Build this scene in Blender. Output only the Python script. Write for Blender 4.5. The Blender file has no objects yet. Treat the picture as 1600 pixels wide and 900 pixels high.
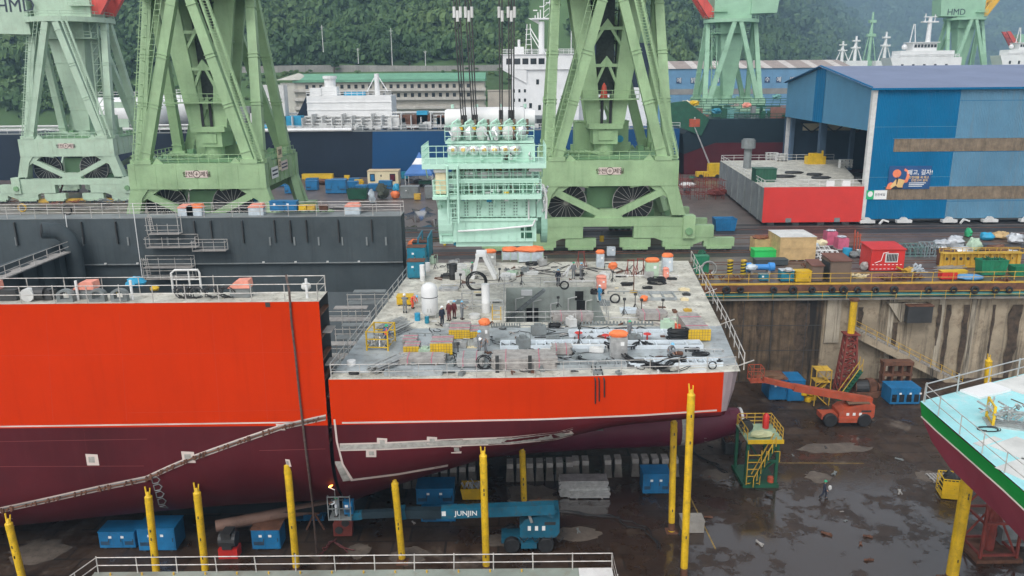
import bpy, bmesh, math, random
import numpy as np
from mathutils import Vector, Matrix
C = bpy.context.scene
COL = C.collection
R = math.radians
PI = math.pi
rnd = random.Random(7)

# ---------------------------------------------------------------- camera, world, sun, exposure
CAMZ, PITCH, ROLL, FPX = 39.0, R(14.86), R(-0.5), 1244.0
cam_d = bpy.data.cameras.new('camera'); cam = bpy.data.objects.new('camera', cam_d); COL.objects.link(cam)
cam.location = (0, 0, CAMZ)
cam.rotation_euler = (Matrix.Rotation(PI/2 - PITCH, 3, 'X') @ Matrix.Rotation(ROLL, 3, 'Z')).to_euler()
cam_d.sensor_width = 36; cam_d.lens = 36*FPX/1600; cam_d.clip_start = 1; cam_d.clip_end = 6000
C.camera = cam
C.view_settings.view_transform = 'Standard'; C.view_settings.look = 'None'
C.view_settings.exposure = 0.74; C.view_settings.gamma = 1
SUN_EL, SUN_AZ = 50, 205      # azimuth in degrees clockwise from +Y (behind the camera, a little to the left)
w = bpy.data.worlds.new('World'); C.world = w; w.use_nodes = True
nt = w.node_tree; bg = nt.nodes['Background']
sk = nt.nodes.new('ShaderNodeTexSky'); sk.sky_type = 'NISHITA'; sk.sun_disc = False
sk.sun_elevation = R(SUN_EL); sk.sun_rotation = R(SUN_AZ); sk.dust_density = 2; sk.air_density = 1.0; sk.altitude = 0
hs = nt.nodes.new('ShaderNodeHueSaturation'); hs.inputs['Saturation'].default_value = 0.16
nt.links.new(sk.outputs[0], hs.inputs['Color']); nt.links.new(hs.outputs[0], bg.inputs[0])
bg.inputs[1].default_value = 0.15
sd = bpy.data.lights.new('sun', 'SUN'); sd.energy = 0.6; sd.angle = R(22); sd.color = (1, .97, .93)
so = bpy.data.objects.new('sun', sd); COL.objects.link(so)
_d = Vector((math.sin(R(SUN_AZ))*math.cos(R(SUN_EL)), math.cos(R(SUN_AZ))*math.cos(R(SUN_EL)), math.sin(R(SUN_EL))))
so.rotation_euler = _d.to_track_quat('Z', 'Y').to_euler(); so.location = (-60, -80, 150)
C.cycles.use_denoising = True
C.cycles.max_bounces = 6; C.cycles.volume_bounces = 0; C.cycles.transparent_max_bounces = 6

# ---------------------------------------------------------------- pixel -> point on a given plane
_F = Vector((0, math.cos(PITCH), -math.sin(PITCH))); _U0 = Vector((0, math.sin(PITCH), math.cos(PITCH))); _R0 = Vector((1, 0, 0))
_Rv = _R0*math.cos(ROLL) + _U0*math.sin(ROLL); _Uv = -_R0*math.sin(ROLL) + _U0*math.cos(ROLL)
def at(px, py, x=None, y=None, z=None):
    d = _F + _Rv*((px-800)/FPX) - _Uv*((py-450)/FPX); o = Vector((0, 0, CAMZ))
    t = (z-o.z)/d.z if z is not None else ((y-o.y)/d.y if y is not None else (x-o.x)/d.x)
    return o + d*t
def ppm(p):                       # photograph pixels per metre at a point
    return FPX/((Vector(p)-Vector((0, 0, CAMZ))).dot(_F))

# ---------------------------------------------------------------- materials
MATS = {}
def lin(c):
    return tuple(((v/12.92) if v <= .04045 else ((v+.055)/1.055)**2.4) for v in c)
def rgb(r, g, b): return lin((r/255, g/255, b/255))
def M(name, col, rough=.55, metal=0, var=.18, scale=.35, dirt=0, dcol=(.06, .035, .02), streak=0, scol=(.07, .04, .025), bump=0, bscale=6, wave=0, wdir='X', wscale=1.0, spots=0, spec=.5, sr=(.52, .75), ss=1.3):
    if name in MATS: return MATS[name]
    m = bpy.data.materials.new(name); m.use_nodes = True; t = m.node_tree; N = t.nodes; L = t.links
    b = N['Principled BSDF']; b.inputs['Roughness'].default_value = rough; b.inputs['Metallic'].default_value = metal; b.inputs['Specular IOR Level'].default_value = spec
    g = N.new('ShaderNodeNewGeometry'); P = g.outputs['Position']
    def noise(sc, detail=5, vec=None, rg=.6):
        n = N.new('ShaderNodeTexNoise'); n.inputs['Scale'].default_value = sc; n.inputs['Detail'].default_value = detail; n.inputs['Roughness'].default_value = rg
        L.new(vec or P, n.inputs['Vector']); return n.outputs['Fac']
    def ramp(f, a, c):
        r = N.new('ShaderNodeMapRange'); r.inputs['From Min'].default_value = a; r.inputs['From Max'].default_value = c; L.new(f, r.inputs['Value']); return r.outputs[0]
    def mix(f, a, c):
        x = N.new('ShaderNodeMix'); x.data_type = 'RGBA'
        if isinstance(f, (int, float)): x.inputs[0].default_value = f
        else: L.new(f, x.inputs[0])
        for s, v in ((6, a), (7, c)):
            if isinstance(v, tuple): x.inputs[s].default_value = (*v, 1)
            else: L.new(v, x.inputs[s])
        return x.outputs[2]
    lo = tuple(max(0, v*(1-var)) for v in col); hi = tuple(min(1, v*(1+var)+.004*var) for v in col)
    c = mix(ramp(noise(scale, 6), .3, .7), lo, hi)
    if dirt: c = mix(_mul(N, L, ramp(noise(scale*2.3+.3, 8, rg=.72), .52, .72), dirt), c, dcol)
    if streak:
        mp = N.new('ShaderNodeMapping'); mp.inputs['Scale'].default_value = (1, 1, .05); L.new(P, mp.inputs['Vector'])
        c = mix(_mul(N, L, ramp(noise(ss, 7, mp.outputs[0], .7), *sr), streak), c, scol)
    if spots: c = mix(_mul(N, L, ramp(noise(2.6, 8, rg=.82), .57, .66), spots), c, (.045, .03, .022))
    L.new(c, b.inputs['Base Color'])
    h = None
    if wave:
        wv = N.new('ShaderNodeTexWave'); wv.bands_direction = wdir; wv.inputs['Scale'].default_value = wscale; wv.wave_profile = 'SIN'
        L.new(P, wv.inputs['Vector']); bp = N.new('ShaderNodeBump'); bp.inputs['Strength'].default_value = wave; bp.inputs['Distance'].default_value = .12
        L.new(wv.outputs['Fac'], bp.inputs['Height']); h = bp.outputs[0]
    if bump:
        bp = N.new('ShaderNodeBump'); bp.inputs['Strength'].default_value = bump; bp.inputs['Distance'].default_value = .05
        L.new(noise(bscale, 4), bp.inputs['Height'])
        if h: L.new(h, bp.inputs['Normal'])
        h = bp.outputs[0]
    if h: L.new(h, b.inputs['Normal'])
    MATS[name] = m; return m
def _mul(N, L, f, k):
    x = N.new('ShaderNodeMath'); x.operation = 'MULTIPLY'; x.inputs[1].default_value = k; L.new(f, x.inputs[0]); return x.outputs[0]

ORANGE = M('orange_hull_paint', (.56, .03, .0), .7, var=.07, scale=.12, spec=.06, streak=.3, scol=(.38, .02, .002), bump=.25, bscale=.5)
MAROON = M('maroon_antifouling', (.075, .0075, .0115), .6, var=.22, scale=.15, spec=.2, streak=.12, scol=(.15, .04, .04))
PURPLE = M('purple_antifouling', (.1, .012, .028), .5, var=.2, scale=.3, spec=.35)
BOUND = M('white_boundary_paint', (.6, .5, .45), .6, var=.2)
PRIMER = M('grey_weld_primer', (.33, .32, .29), .65, var=.3, scale=2, dirt=.6, dcol=(.13, .1, .07))
DGREY = M('dark_grey_primer', (.05, .065, .072), .65, var=.2, scale=.3, streak=.55, scol=(.02, .026, .028), dirt=.25, dcol=(.1, .1, .09))
MGREY = M('mid_grey_primer', (.2, .22, .22), .6, var=.2, scale=.5, dirt=.4, dcol=(.1, .07, .05), streak=.3)
DECK = M('worn_pale_deck', (.53, .51, .44), .6, var=.35, scale=.55, dirt=.95, dcol=(.17, .14, .09), spots=.9)
DECK2 = M('worn_grey_deck', (.33, .36, .37), .4, var=.35, scale=.4, dirt=.85, dcol=(.14, .13, .11), spots=.7)
DECKW = M('deck_frame_white', (.62, .68, .72), .5, var=.15, dirt=.3, dcol=(.3, .25, .2))
TURQ = M('turquoise_deck', (.34, .68, .7), .5, var=.15, scale=.3, dirt=.8, dcol=(.62, .7, .7), spots=.25)
GREENH = M('green_hull_paint', (.008, .3, .05), .5, var=.1, spec=.2)
CGREEN = M('crane_green', (.29, .43, .23), .55, var=.18, scale=.3, streak=.5, scol=(.15, .27, .12), dirt=.2, dcol=(.24, .24, .14), spots=.28)
CPALE = M('crane_pale_green', (.4, .53, .4), .55, var=.12, scale=.3, streak=.5, scol=(.26, .33, .23), dirt=.3, dcol=(.3, .26, .18), spots=.25)
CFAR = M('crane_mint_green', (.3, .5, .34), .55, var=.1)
EGREEN = M('engine_mint', (.46, .7, .57), .45, var=.08, scale=.8, dirt=.2, dcol=(.3, .5, .38))
EGREEN2 = M('engine_mint_dark', (.3, .52, .4), .45, var=.15)
WHITE = M('white_paint', (.75, .75, .74), .5, var=.08, streak=.15, scol=(.5, .45, .4))
WHITE2 = M('weathered_white', (.62, .62, .6), .6, var=.15, dirt=.4, dcol=(.35, .3, .25))
FOIL = M('crinkled_foil', (.7, .71, .7), .3, .75, var=.25, scale=3, bump=.9, bscale=9)
STEEL = M('galvanised_steel', (.5, .5, .49), .42, .6, var=.25, scale=2)
RAILM = M('pale_rail_steel', (.5, .48, .45), .5, .2, var=.3, scale=1.5, dirt=.6, dcol=(.25, .14, .08))
DSTEEL = M('dark_steel', (.05, .05, .05), .5, .3, var=.3)
BLACK = M('black_rubber', (.016, .016, .017), .6, var=.4, scale=2)
RUST = M('rusty_steel', (.13, .055, .03), .8, var=.45, scale=1.2, dirt=.5, dcol=(.05, .03, .025))
RED = M('red_paint', (.55, .025, .02), .45, var=.12, scale=.6)
REDB = M('red_hull_panel', (.62, .03, .022), .5, var=.08, scale=.3)
REDLAT = M('red_oxide', (.2, .035, .025), .7, var=.3, scale=.8, dirt=.4)
ORG = M('orange_tarp', (.85, .2, .06), .6, var=.15, scale=1.5, bump=.6, bscale=4)
PINK = M('faded_salmon_tarp', (.78, .3, .22), .6, var=.15, scale=1.5, bump=.6, bscale=4)
LIFTO = M('lift_orange', (.40, .07, .03), .5, var=.22, scale=.8, dirt=.6, dcol=(.2, .14, .1))
YEL = M('yellow_paint', (.66, .42, .012), .5, var=.16, scale=.9, dirt=.3, dcol=(.25, .13, .03), streak=.25, scol=(.3, .16, .03))
YELP = M('yellow_prop_paint', (.7, .44, .01), .55, var=.22, scale=1.2, dirt=.6, dcol=(.3, .16, .03), streak=.55, scol=(.2, .11, .03), spots=.55)
YRAIL = M('yellow_rail_paint', (.55, .34, .04), .6, var=.25, scale=1, dirt=.5, dcol=(.25, .14, .05))
BLUE = M('blue_box_paint', (.008, .15, .34), .45, var=.2, scale=.8, dirt=.35, dcol=(.06, .08, .09), streak=.2)
TEAL = M('teal_box_paint', (.01, .19, .28), .45, var=.2, scale=.8, dirt=.3)
LIFTB = M('lift_teal_blue', (.008, .11, .18), .5, var=.25, scale=.8, dirt=.75, dcol=(.1, .065, .04))
BTARP = M('blue_tarp', (.02, .3, .5), .5, var=.2, scale=1, bump=.8, bscale=4)
SBLUE = M('shed_bright_blue', (.0, .15, .33), .6, var=.12, scale=.2, wave=.8, wscale=1.1, spec=.12, streak=.45, scol=(.025, .12, .24), ss=.6)
SFADE = M('shed_faded_blue', (.105, .26, .39), .6, var=.14, scale=.15, wave=.8, wscale=1.1, streak=.6, scol=(.17, .22, .25))
SGABLE = M('shed_gable_blue', (.08, .26, .42), .55, var=.08, scale=.2, wave=.5, wdir='Y', wscale=1.1)
SROOF = M('shed_roof_blue', (.17, .205, .31), .7, var=.12, scale=.12, wave=.3, wscale=.6, dirt=.3, dcol=(.16, .2, .3))
SBAND = M('shed_translucent_band', (.24, .18, .12), .7, var=.35, scale=.9, wave=.9, wscale=1.1, streak=.8, scol=(.1, .075, .05))
NAVY = M('navy_hull', (.008, .016, .032), .5, var=.15, spec=.25, scale=.1, streak=.12, scol=(.04, .05, .08))
BHULL = M('blue_hull', (.002, .055, .16), .5, var=.1, spec=.25, scale=.1)
BKHULL = M('black_green_hull', (.01, .022, .03), .5, var=.15, spec=.25, scale=.1)
DGREEN = M('dark_green_paint', (.01, .085, .045), .5, var=.25, scale=.6, dirt=.4)
SKIPG = M('green_skip_paint', (.012, .19, .09), .5, var=.2, scale=.7, dirt=.35)
BGREEN = M('bright_green_paint', (.03, .55, .12), .45, var=.1)
PLY = M('plywood', (.52, .36, .17), .7, var=.2, scale=1.2, dirt=.3, dcol=(.4, .25, .1))
PLANK = M('weathered_plank', (.33, .31, .29), .7, var=.3, scale=2, dirt=.5, dcol=(.2, .15, .12))
BRWN = M('brown_cabin', (.17, .12, .09), .6, var=.15, wave=.4, wscale=2.2)
BRROOF = M('brown_roof', (.16, .065, .045), .7, var=.25)
CREAM = M('cream_panel', (.72, .62, .4), .55, var=.08, dirt=.2)
GLASS = M('dark_window', (.02, .025, .03), .12, var=.3)
CONC = M('pale_concrete', (.3, .28, .25), .8, var=.2, scale=.6, dirt=.5, dcol=(.14, .12, .1))
PLAST = M('clear_wrap', (.5, .56, .6), .25, var=.2, scale=1.5, bump=.8, bscale=5)
PINKW = M('pink_wrap', (.55, .12, .2), .35, var=.2, scale=1.5, bump=.7, bscale=5)
SILV = M('silver_wrap', (.6, .62, .64), .3, .4, var=.2, scale=1.5, bump=1, bscale=3)
SKIN = M('skin', (.45, .25, .17), .6, var=.08)
ASH = M('ash_coverall', (.2, .21, .22), .8, var=.15, scale=3)
NAVYC = M('navy_coverall', (.02, .025, .045), .8, var=.2, scale=3)
REDC = M('dark_red_coverall', (.12, .02, .025), .8, var=.2, scale=3)
BLUEC = M('blue_coverall', (.06, .12, .25), .8, var=.15, scale=3)
VEST = M('orange_vest', (.85, .12, .06), .6, var=.1)
HELB = M('light_blue_helmet', (.2, .5, .7), .35); HELG = M('green_helmet', (.02, .4, .2), .35); HELW = M('white_helmet', (.8, .8, .8), .35)
BOOT = M('dark_boot', (.02, .018, .016), .7)
def emis(name, col, s):
    m = bpy.data.materials.new(name); m.use_nodes = True; b = m.node_tree.nodes['Principled BSDF']
    b.inputs['Base Color'].default_value = (*col, 1); b.inputs['Emission Color'].default_value = (*col, 1); b.inputs['Emission Strength'].default_value = s
    return m

# ---------------------------------------------------------------- mesh builder
class MB:
    def __init__(s): s.v = []; s.f = []; s.m = []
    def add(s, vs, fs, m=0):
        o = len(s.v); s.v += [tuple(v) for v in vs]; s.f += [tuple(i+o for i in f) for f in fs]; s.m += [m]*len(fs); return s
    def box(s, x0, x1, y0, y1, z0, z1, m=0):
        return s.add([(x0,y0,z0),(x1,y0,z0),(x1,y1,z0),(x0,y1,z0),(x0,y0,z1),(x1,y0,z1),(x1,y1,z1),(x0,y1,z1)],
                     [(3,2,1,0),(4,5,6,7),(0,1,5,4),(1,2,6,5),(2,3,7,6),(3,0,4,7)], m)
    def cbox(s, c, d, m=0, rz=0, ry=0, rx=0):
        a, b, h = d[0]/2, d[1]/2, d[2]/2; Q = Matrix.Rotation(rz, 3, 'Z') @ Matrix.Rotation(ry, 3, 'Y') @ Matrix.Rotation(rx, 3, 'X')
        vs = [Q @ Vector(p) + Vector(c) for p in ((-a,-b,-h),(a,-b,-h),(a,b,-h),(-a,b,-h),(-a,-b,h),(a,-b,h),(a,b,h),(-a,b,h))]
        return s.add(vs, [(3,2,1,0),(4,5,6,7),(0,1,5,4),(1,2,6,5),(2,3,7,6),(3,0,4,7)], m)
    def bar(s, p, q, w, h=None, m=0, up=(0, 0, 1), w2=None, h2=None):
        h = h or w; w2 = w2 or w; h2 = h2 or h; p = Vector(p); q = Vector(q); d = (q-p).normalized(); u = Vector(up)
        if abs(d.dot(u)) > .98: u = Vector((0, 1, 0))
        r = d.cross(u).normalized(); u = r.cross(d)
        vs = [p-r*w/2-u*h/2, p+r*w/2-u*h/2, p+r*w/2+u*h/2, p-r*w/2+u*h/2, q-r*w2/2-u*h2/2, q+r*w2/2-u*h2/2, q+r*w2/2+u*h2/2, q-r*w2/2+u*h2/2]
        return s.add(vs, [(0,1,2,3),(7,6,5,4),(0,4,5,1),(1,5,6,2),(2,6,7,3),(3,7,4,0)], m)
    def tube(s, pts, r, n=6, m=0, closed=False):
        pts = [Vector(p) for p in pts if p is not None]; k = len(pts)
        if k < 2: return s
        rs = r if isinstance(r, (list, tuple)) else [r]*k; vs = []
        u = None
        for i, p in enumerate(pts):
            if closed: d = (pts[(i+1) % k]-pts[i-1]).normalized()
            else: d = (pts[min(i+1, k-1)]-pts[max(i-1, 0)]).normalized()
            if u is None: u = d.orthogonal().normalized()
            u = (u-d*u.dot(d)).normalized() if (u-d*u.dot(d)).length > 1e-6 else d.orthogonal().normalized()
            w_ = d.cross(u)
            vs += [p+(u*math.cos(2*PI*j/n)+w_*math.sin(2*PI*j/n))*rs[i] for j in range(n)]
        fs = []
        for i in range(k if closed else k-1):
            a, b = i*n, ((i+1) % k)*n
            fs += [(a+j, a+(j+1) % n, b+(j+1) % n, b+j) for j in range(n)]
        if not closed: fs += [tuple(range(n-1, -1, -1)), tuple((k-1)*n+j for j in range(n))]
        return s.add(vs, fs, m)
    def cyl(s, c, r, h, n=16, m=0, r2=None, axis='Z'):
        c = Vector(c); d = {'X': Vector((1,0,0)), 'Y': Vector((0,1,0)), 'Z': Vector((0,0,1))}[axis]
        return s.tube([c, c+d*h], [r, r if r2 is None else r2], n, m)
    def lathe(s, prof, n=16, c=(0,0,0), axis='Z', m=0):
        c = Vector(c); d = {'X': Vector((1,0,0)), 'Y': Vector((0,1,0)), 'Z': Vector((0,0,1))}[axis]
        return s.tube([c+d*z for r, z in prof], [max(r, .001) for r, z in prof], n, m)
    def prism(s, poly, axis, a, b, m=0):           # poly: 2-D outline in the plane normal to axis
        def P(u, v, t): return {'X': (t, u, v), 'Y': (u, t, v), 'Z': (u, v, t)}[axis]
        n = len(poly); vs = [P(u, v, a) for u, v in poly] + [P(u, v, b) for u, v in poly]
        return s.add(vs, [tuple(range(n)), tuple(range(2*n-1, n-1, -1))] + [(i, (i+1) % n+0, (i+1) % n+n, i+n) for i in range(n)], m)
    def grid(s, rows, m=0, closed=False):          # rows of points
        n = len(rows[0]); vs = [p for r in rows for p in r]; fs = []
        for i in range(len(rows)-1):
            fs += [(i*n+j, i*n+j+1, (i+1)*n+j+1, (i+1)*n+j) for j in range(n-1)]
        return s.add(vs, fs, m)
    def lump(s, c, d, seed=0, m=0, n=10, k=7, rough=.18):   # an uneven tarp-like lump
        q = random.Random(seed); rows = []
        for i in range(k+1):
            t = i/k*PI; rr = []
            for j in range(n):
                a = 2*PI*j/n; f = 1+q.uniform(-rough, rough) if 0 < i < k else 1
                rr.append((c[0]+d[0]/2*math.sin(t)**.7*math.cos(a)*f, c[1]+d[1]/2*math.sin(t)**.7*math.sin(a)*f, c[2]+d[2]/2*(1-math.cos(t))*(1 if i in (0, k) else 1+q.uniform(-rough, rough)*.5)))
            rows.append(rr+[rr[0]])
        return s.grid(rows, m)
    def build(s, name, mats, parent=None, smooth=False, loc=None):
        me = bpy.data.meshes.new(name); me.from_pydata(s.v, [], s.f)
        if not isinstance(mats, (list, tuple)): mats = [mats]
        for m in mats: me.materials.append(m)
        if len(mats) > 1: me.polygons.foreach_set('material_index', s.m)
        bm = bmesh.new(); bm.from_mesh(me); bmesh.ops.recalc_face_normals(bm, faces=bm.faces); bm.to_mesh(me); bm.free()
        if smooth:
            me.polygons.foreach_set('use_smooth', [True]*len(me.polygons)); me.set_sharp_from_angle(angle=R(40))
        o = bpy.data.objects.new(name, me); COL.objects.link(o)
        if parent: o.parent = parent
        if loc is not None: o.location = loc
        return o
def tag(o, label=None, cat=None, group=None, kind=None):
    if label: o['label'] = label
    if cat: o['category'] = cat
    if group: o['group'] = group
    if kind: o['kind'] = kind
    return o
def thing(name, label, cat, group=None, loc=(0,0,0), rz=0):
    o = bpy.data.objects.new(name, None); COL.objects.link(o); o.location = loc; o.rotation_euler.z = rz; o.empty_display_size = .5
    return tag(o, label, cat, group)
def rebase(root, loc):            # a thing built in world coordinates gets its origin at its base
    loc = Vector(loc); root.location = loc
    for c in root.children: c.location = Vector(c.location)-loc
KIDS = {}
def dup(root, loc, rz=0, label=None, group=None, s=None):
    def cp(o, p):
        c = o.copy(); COL.objects.link(c)
        if p: c.parent = p
        for ch in o.children: cp(ch, c)
        return c
    r = cp(root, None); r.location = loc; r.rotation_euler.z = rz
    if s: r.scale = s if isinstance(s, (tuple, list)) else (s, s, s)
    if label: r['label'] = label
    if group: r['group'] = group
    return r
def structure(mb, name, mats, smooth=False): return tag(mb.build(name, mats, smooth=smooth), kind='structure')
def lerp(a, b, t): return Vector(a)*(1-t)+Vector(b)*t
def text(name, body, size, loc, rot, mat, parent=None, depth=.01, align='CENTER', sx=1):
    cu = bpy.data.curves.new(name, 'FONT'); cu.body = body; cu.size = size; cu.align_x = align; cu.align_y = 'CENTER'; cu.extrude = depth; cu.resolution_u = 2; cu.offset = 0 if size > 2 else min(size*.012, .008)
    t = bpy.data.objects.new(name, cu); COL.objects.link(t); dg = bpy.context.evaluated_depsgraph_get(); dg.update()
    me = bpy.data.meshes.new_from_object(t.evaluated_get(dg)); bpy.data.objects.remove(t); me.name = name; me.materials.clear(); me.materials.append(mat)
    o = bpy.data.objects.new(name, me); COL.objects.link(o); o.location = loc; o.rotation_euler = rot; o.scale.x = sx
    if parent: o.parent = parent
    return o
def railing(parent, pts, h=1.1, n=2, step=1.8, mat=None, r=.03, sub=True, name='railing', lean=0, closed=False):
    """rails along pts (feet line) as one part, its posts as sub-parts (merged into the part when far off)"""
    mat = mat or RAILM; a = MB(); pts = [Vector(p) for p in pts]
    for k in range(1, n+1):
        hh = h*k/n; a.tube([p+Vector((0, 0, hh)) for p in pts], r, 5)
    posts = []
    for p, q in zip(pts, pts[1:]):
        L = (q-p).length; k = max(1, round(L/step)); posts += [lerp(p, q, i/k) for i in range(k)]
    posts.append(pts[-1])
    if not sub:
        for p in posts: a.tube([p, p+Vector((0, 0, h))], r, 4)
        return a.build(name, mat, parent)
    o = a.build(name, mat, parent)
    for p in posts:
        b = MB(); j = Vector((rnd.uniform(-.04, .04), rnd.uniform(-.04, .04), h+rnd.uniform(.0, .12)))
        b.tube([p, p+j], r*1.15, 5).build('post', mat, o)
    return o
# ================================================================ setting: dock floor, quay, water, hills
QZ = 13.3; WALLY = 98.6
def floor_mat():
    m = bpy.data.materials.new('wet_dock_floor'); m.use_nodes = True; t = m.node_tree; N = t.nodes; L = t.links; b = N['Principled BSDF']
    g = N.new('ShaderNodeNewGeometry'); P = g.outputs['Position']
    def noise(sc, d=6, rg=.62, vec=None):
        n = N.new('ShaderNodeTexNoise'); n.inputs['Scale'].default_value = sc; n.inputs['Detail'].default_value = d; n.inputs['Roughness'].default_value = rg; L.new(vec or P, n.inputs['Vector']); return n.outputs['Fac']
    def ramp(f, a, c, x=0, y=1):
        r = N.new('ShaderNodeMapRange'); r.inputs[1].default_value = a; r.inputs[2].default_value = c; r.inputs[3].default_value = x; r.inputs[4].default_value = y; L.new(f, r.inputs[0]); return r.outputs[0]
    def mix(f, a, c):
        x = N.new('ShaderNodeMix'); x.data_type = 'RGBA'; L.new(f, x.inputs[0])
        for s, v in ((6, a), (7, c)):
            if isinstance(v, tuple): x.inputs[s].default_value = (*v, 1)
            else: L.new(v, x.inputs[s])
        return x.outputs[2]
    def math_(op, a, c):
        x = N.new('ShaderNodeMath'); x.operation = op
        for i, v in enumerate((a, c)):
            if isinstance(v, (int, float)): x.inputs[i].default_value = v
            else: L.new(v, x.inputs[i])
        return x.outputs[0]
    # water gathers in the low ground round (29, 57)
    def low(cx, cy, rad):
        d = N.new('ShaderNodeVectorMath'); d.operation = 'DISTANCE'; d.inputs[1].default_value = (cx, cy, 0); L.new(P, d.inputs[0]); return ramp(d.outputs['Value'], 0, rad, 1, 0)
    lw = math_('MAXIMUM', low(27, 55, 26), low(6, 66, 12)); lw = math_('MAXIMUM', lw, math_('MULTIPLY', low(33, 71, 16), .8))
    wet = math_('ADD', math_('MULTIPLY', lw, .24), noise(.3, 10, .7))
    pud = ramp(wet, .60, .65); damp = ramp(wet, .44, .62)
    br = N.new('ShaderNodeTexBrick'); br.inputs['Scale'].default_value = .11; br.inputs['Mortar Size'].default_value = .012; br.offset = .3
    br.inputs['Color1'].default_value = (.4, .4, .4, 1); br.inputs['Color2'].default_value = (.62, .62, .62, 1); br.inputs['Mortar'].default_value = (.2, .2, .2, 1); L.new(P, br.inputs['Vector'])
    slab = N.new('ShaderNodeRGBToBW'); L.new(br.outputs['Color'], slab.inputs[0])
    c = mix(ramp(noise(.5, 8, .7), .3, .72), (.034, .018, .0095), (.09, .053, .032))
    c = mix(ramp(slab.outputs[0], .2, .62), (.015, .009, .006), c)
    c = mix(ramp(noise(.23, 5), .58, .66), c, (.13, .1, .076))
    c = mix(damp, c, mix(ramp(noise(.8, 8), .35, .65), (.019, .0095, .005), (.046, .026, .015)))
    c = mix(pud, c, (.042, .027, .02))
    L.new(c, b.inputs['Base Color'])
    rg = math_('SUBTRACT', ramp(damp, 0, 1, .75, .3), math_('MULTIPLY', pud, .24)); L.new(rg, b.inputs['Roughness']); L.new(ramp(pud, 0, 1, .5, 1.0), b.inputs['Specular IOR Level'])
    bp = N.new('ShaderNodeBump'); bp.inputs['Strength'].default_value = .35; bp.inputs['Distance'].default_value = .03
    hgt = math_('MULTIPLY', noise(5, 4), ramp(pud, 0, 1, 1, .45)); L.new(hgt, bp.inputs['Height']); L.new(bp.outputs[0], b.inputs['Normal'])
    return m
FLOORM = floor_mat()
structure(MB().add([(-260,-80,0),(260,-80,0),(260,WALLY,0),(-260,WALLY,0)], [(0,1,2,3)]), 'dock_floor', FLOORM)
QUAYM = M('quay_ground', (.115, .085, .072), .55, var=.35, scale=.25, dirt=.95, dcol=(.04, .03, .027), spots=.5)
QUAYM.node_tree.nodes['Principled BSDF'].inputs['Roughness'].default_value = .38
structure(MB().box(-260, 260, 97.2, 214, QZ-1.0, QZ), 'quay', QUAYM)
TRACK = M('dark_track_bed', (.03, .028, .028), .6, var=.35, scale=.4, dirt=.5, dcol=(.1, .06, .045), streak=.2)
for nm, y0, y1 in (('crane_track', 113.5, 120.5), ('crane_track', 130.5, 136.5)):
    structure(MB().box(-260, 260, y0, y1, QZ-.4, QZ+.012), nm, TRACK)
structure(MB().box(-250, 250, 137.5, 139.6, QZ-.3, QZ+.014), 'shed_track', TRACK)
structure(MB().add([(-600,214,9.2),(700,214,9.2),(700,300,9.2),(-600,300,9.2)], [(0,1,2,3)]), 'water', M('harbour_water', (.02, .045, .045), .08, var=.2, bump=.3, bscale=.6))
# rails, painted quay lines
rl = MB()
for y in (116.2, 117.6, 134.2): rl.box(-250, 250, y, y+.12, QZ, QZ+.1)
for y in (103.0, 105.2, 108.5, 109.9, 122.4, 126.8, 129.0): rl.box(-60, 250, y, y+.2, QZ, QZ+.05)
tag(rl.build('rail_track', RUST), 'rusty steel rails running along the whole quay', 'rail track')

# dock wall with its service gallery
def wall_mat():
    return M('stained_dock_concrete', (.33, .27, .19), .85, var=.3, scale=.3, dirt=.8, dcol=(.13, .085, .05), streak=1, scol=(.02, .014, .01), spots=.3, sr=(.5, .64), ss=.45, bump=.3, bscale=1.5)
WALLM = wall_mat(); WALLD = M('dark_stained_concrete', (.12, .08, .046), .85, var=.55, scale=.5, dirt=.9, dcol=(.04, .028, .02), streak=1, scol=(.012, .01, .008), sr=(.46, .62), ss=.5, bump=.3, bscale=1.5)
PIL = M('light_pilaster_concrete', (.4, .35, .27), .85, var=.2, scale=.5, streak=.95, scol=(.06, .045, .03), sr=(.48, .62))
dw = thing('dock_wall', 'tall stained concrete dock wall with a pipe gallery under the quay edge', 'dock wall', loc=(0, WALLY, 0))
def wpart(name, m, *bx):
    b = MB()
    for q in bx: b.box(q[0], q[1], q[2]-WALLY, q[3]-WALLY, q[4], q[5])
    return b.build(name, m, dw)
xa = at(1205, 520, y=98).x; xb = at(1283, 520, y=98).x; xc = at(1316, 520, y=98).x
wpart('wall_face', WALLM, (xb, 250, WALLY, WALLY+2, -.2, 11.2))
wpart('stained_panel', WALLD, (-250, xb, WALLY-.5, WALLY+1.5, -.2, 11.15))
wpart('pilaster', PIL, (xb+.6, xc-.3, WALLY-.35, WALLY+1.2, 5.2, 11.1))
for px in (1392, 1470, 1520): x = at(px, 520, y=98).x; wpart('buttress', PIL, (x-.35, x+.35, WALLY-.16, WALLY+1, 0, 11.12))
wpart('gallery_floor', CONC, (-250, 250, 97.4, WALLY+2, 11.2, 11.5))
wpart('gallery_back', DSTEEL, (-250, 250, WALLY+1, WALLY+2, 11.5, 12.28))
for i in range(14): x = 14+i*9.1; wpart('gallery_column', CONC if i % 3 else RUST, (x-.4, x+.4, 97.5, 98.2, 11.5, 12.28))
wpart('edge_beam', RUST, (-250, 250, 96.95, 97.19, 12.3, 13.36))
MB().tube([(-250, -1.25, 11.95), (250, -1.25, 11.95)], .33, 10).build('service_pipe', M('teal_pipe', (.06, .25, .24), .5, var=.25, scale=.6), dw)
railing(dw, [(8, -1.9, 11.5), (120, -1.9, 11.5)], 1.0, 2, 3.1, YRAIL, .035)
wpart('kerb', YRAIL, (-250, 250, 97.0, 97.5, QZ+.002, QZ+.2))
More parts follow.
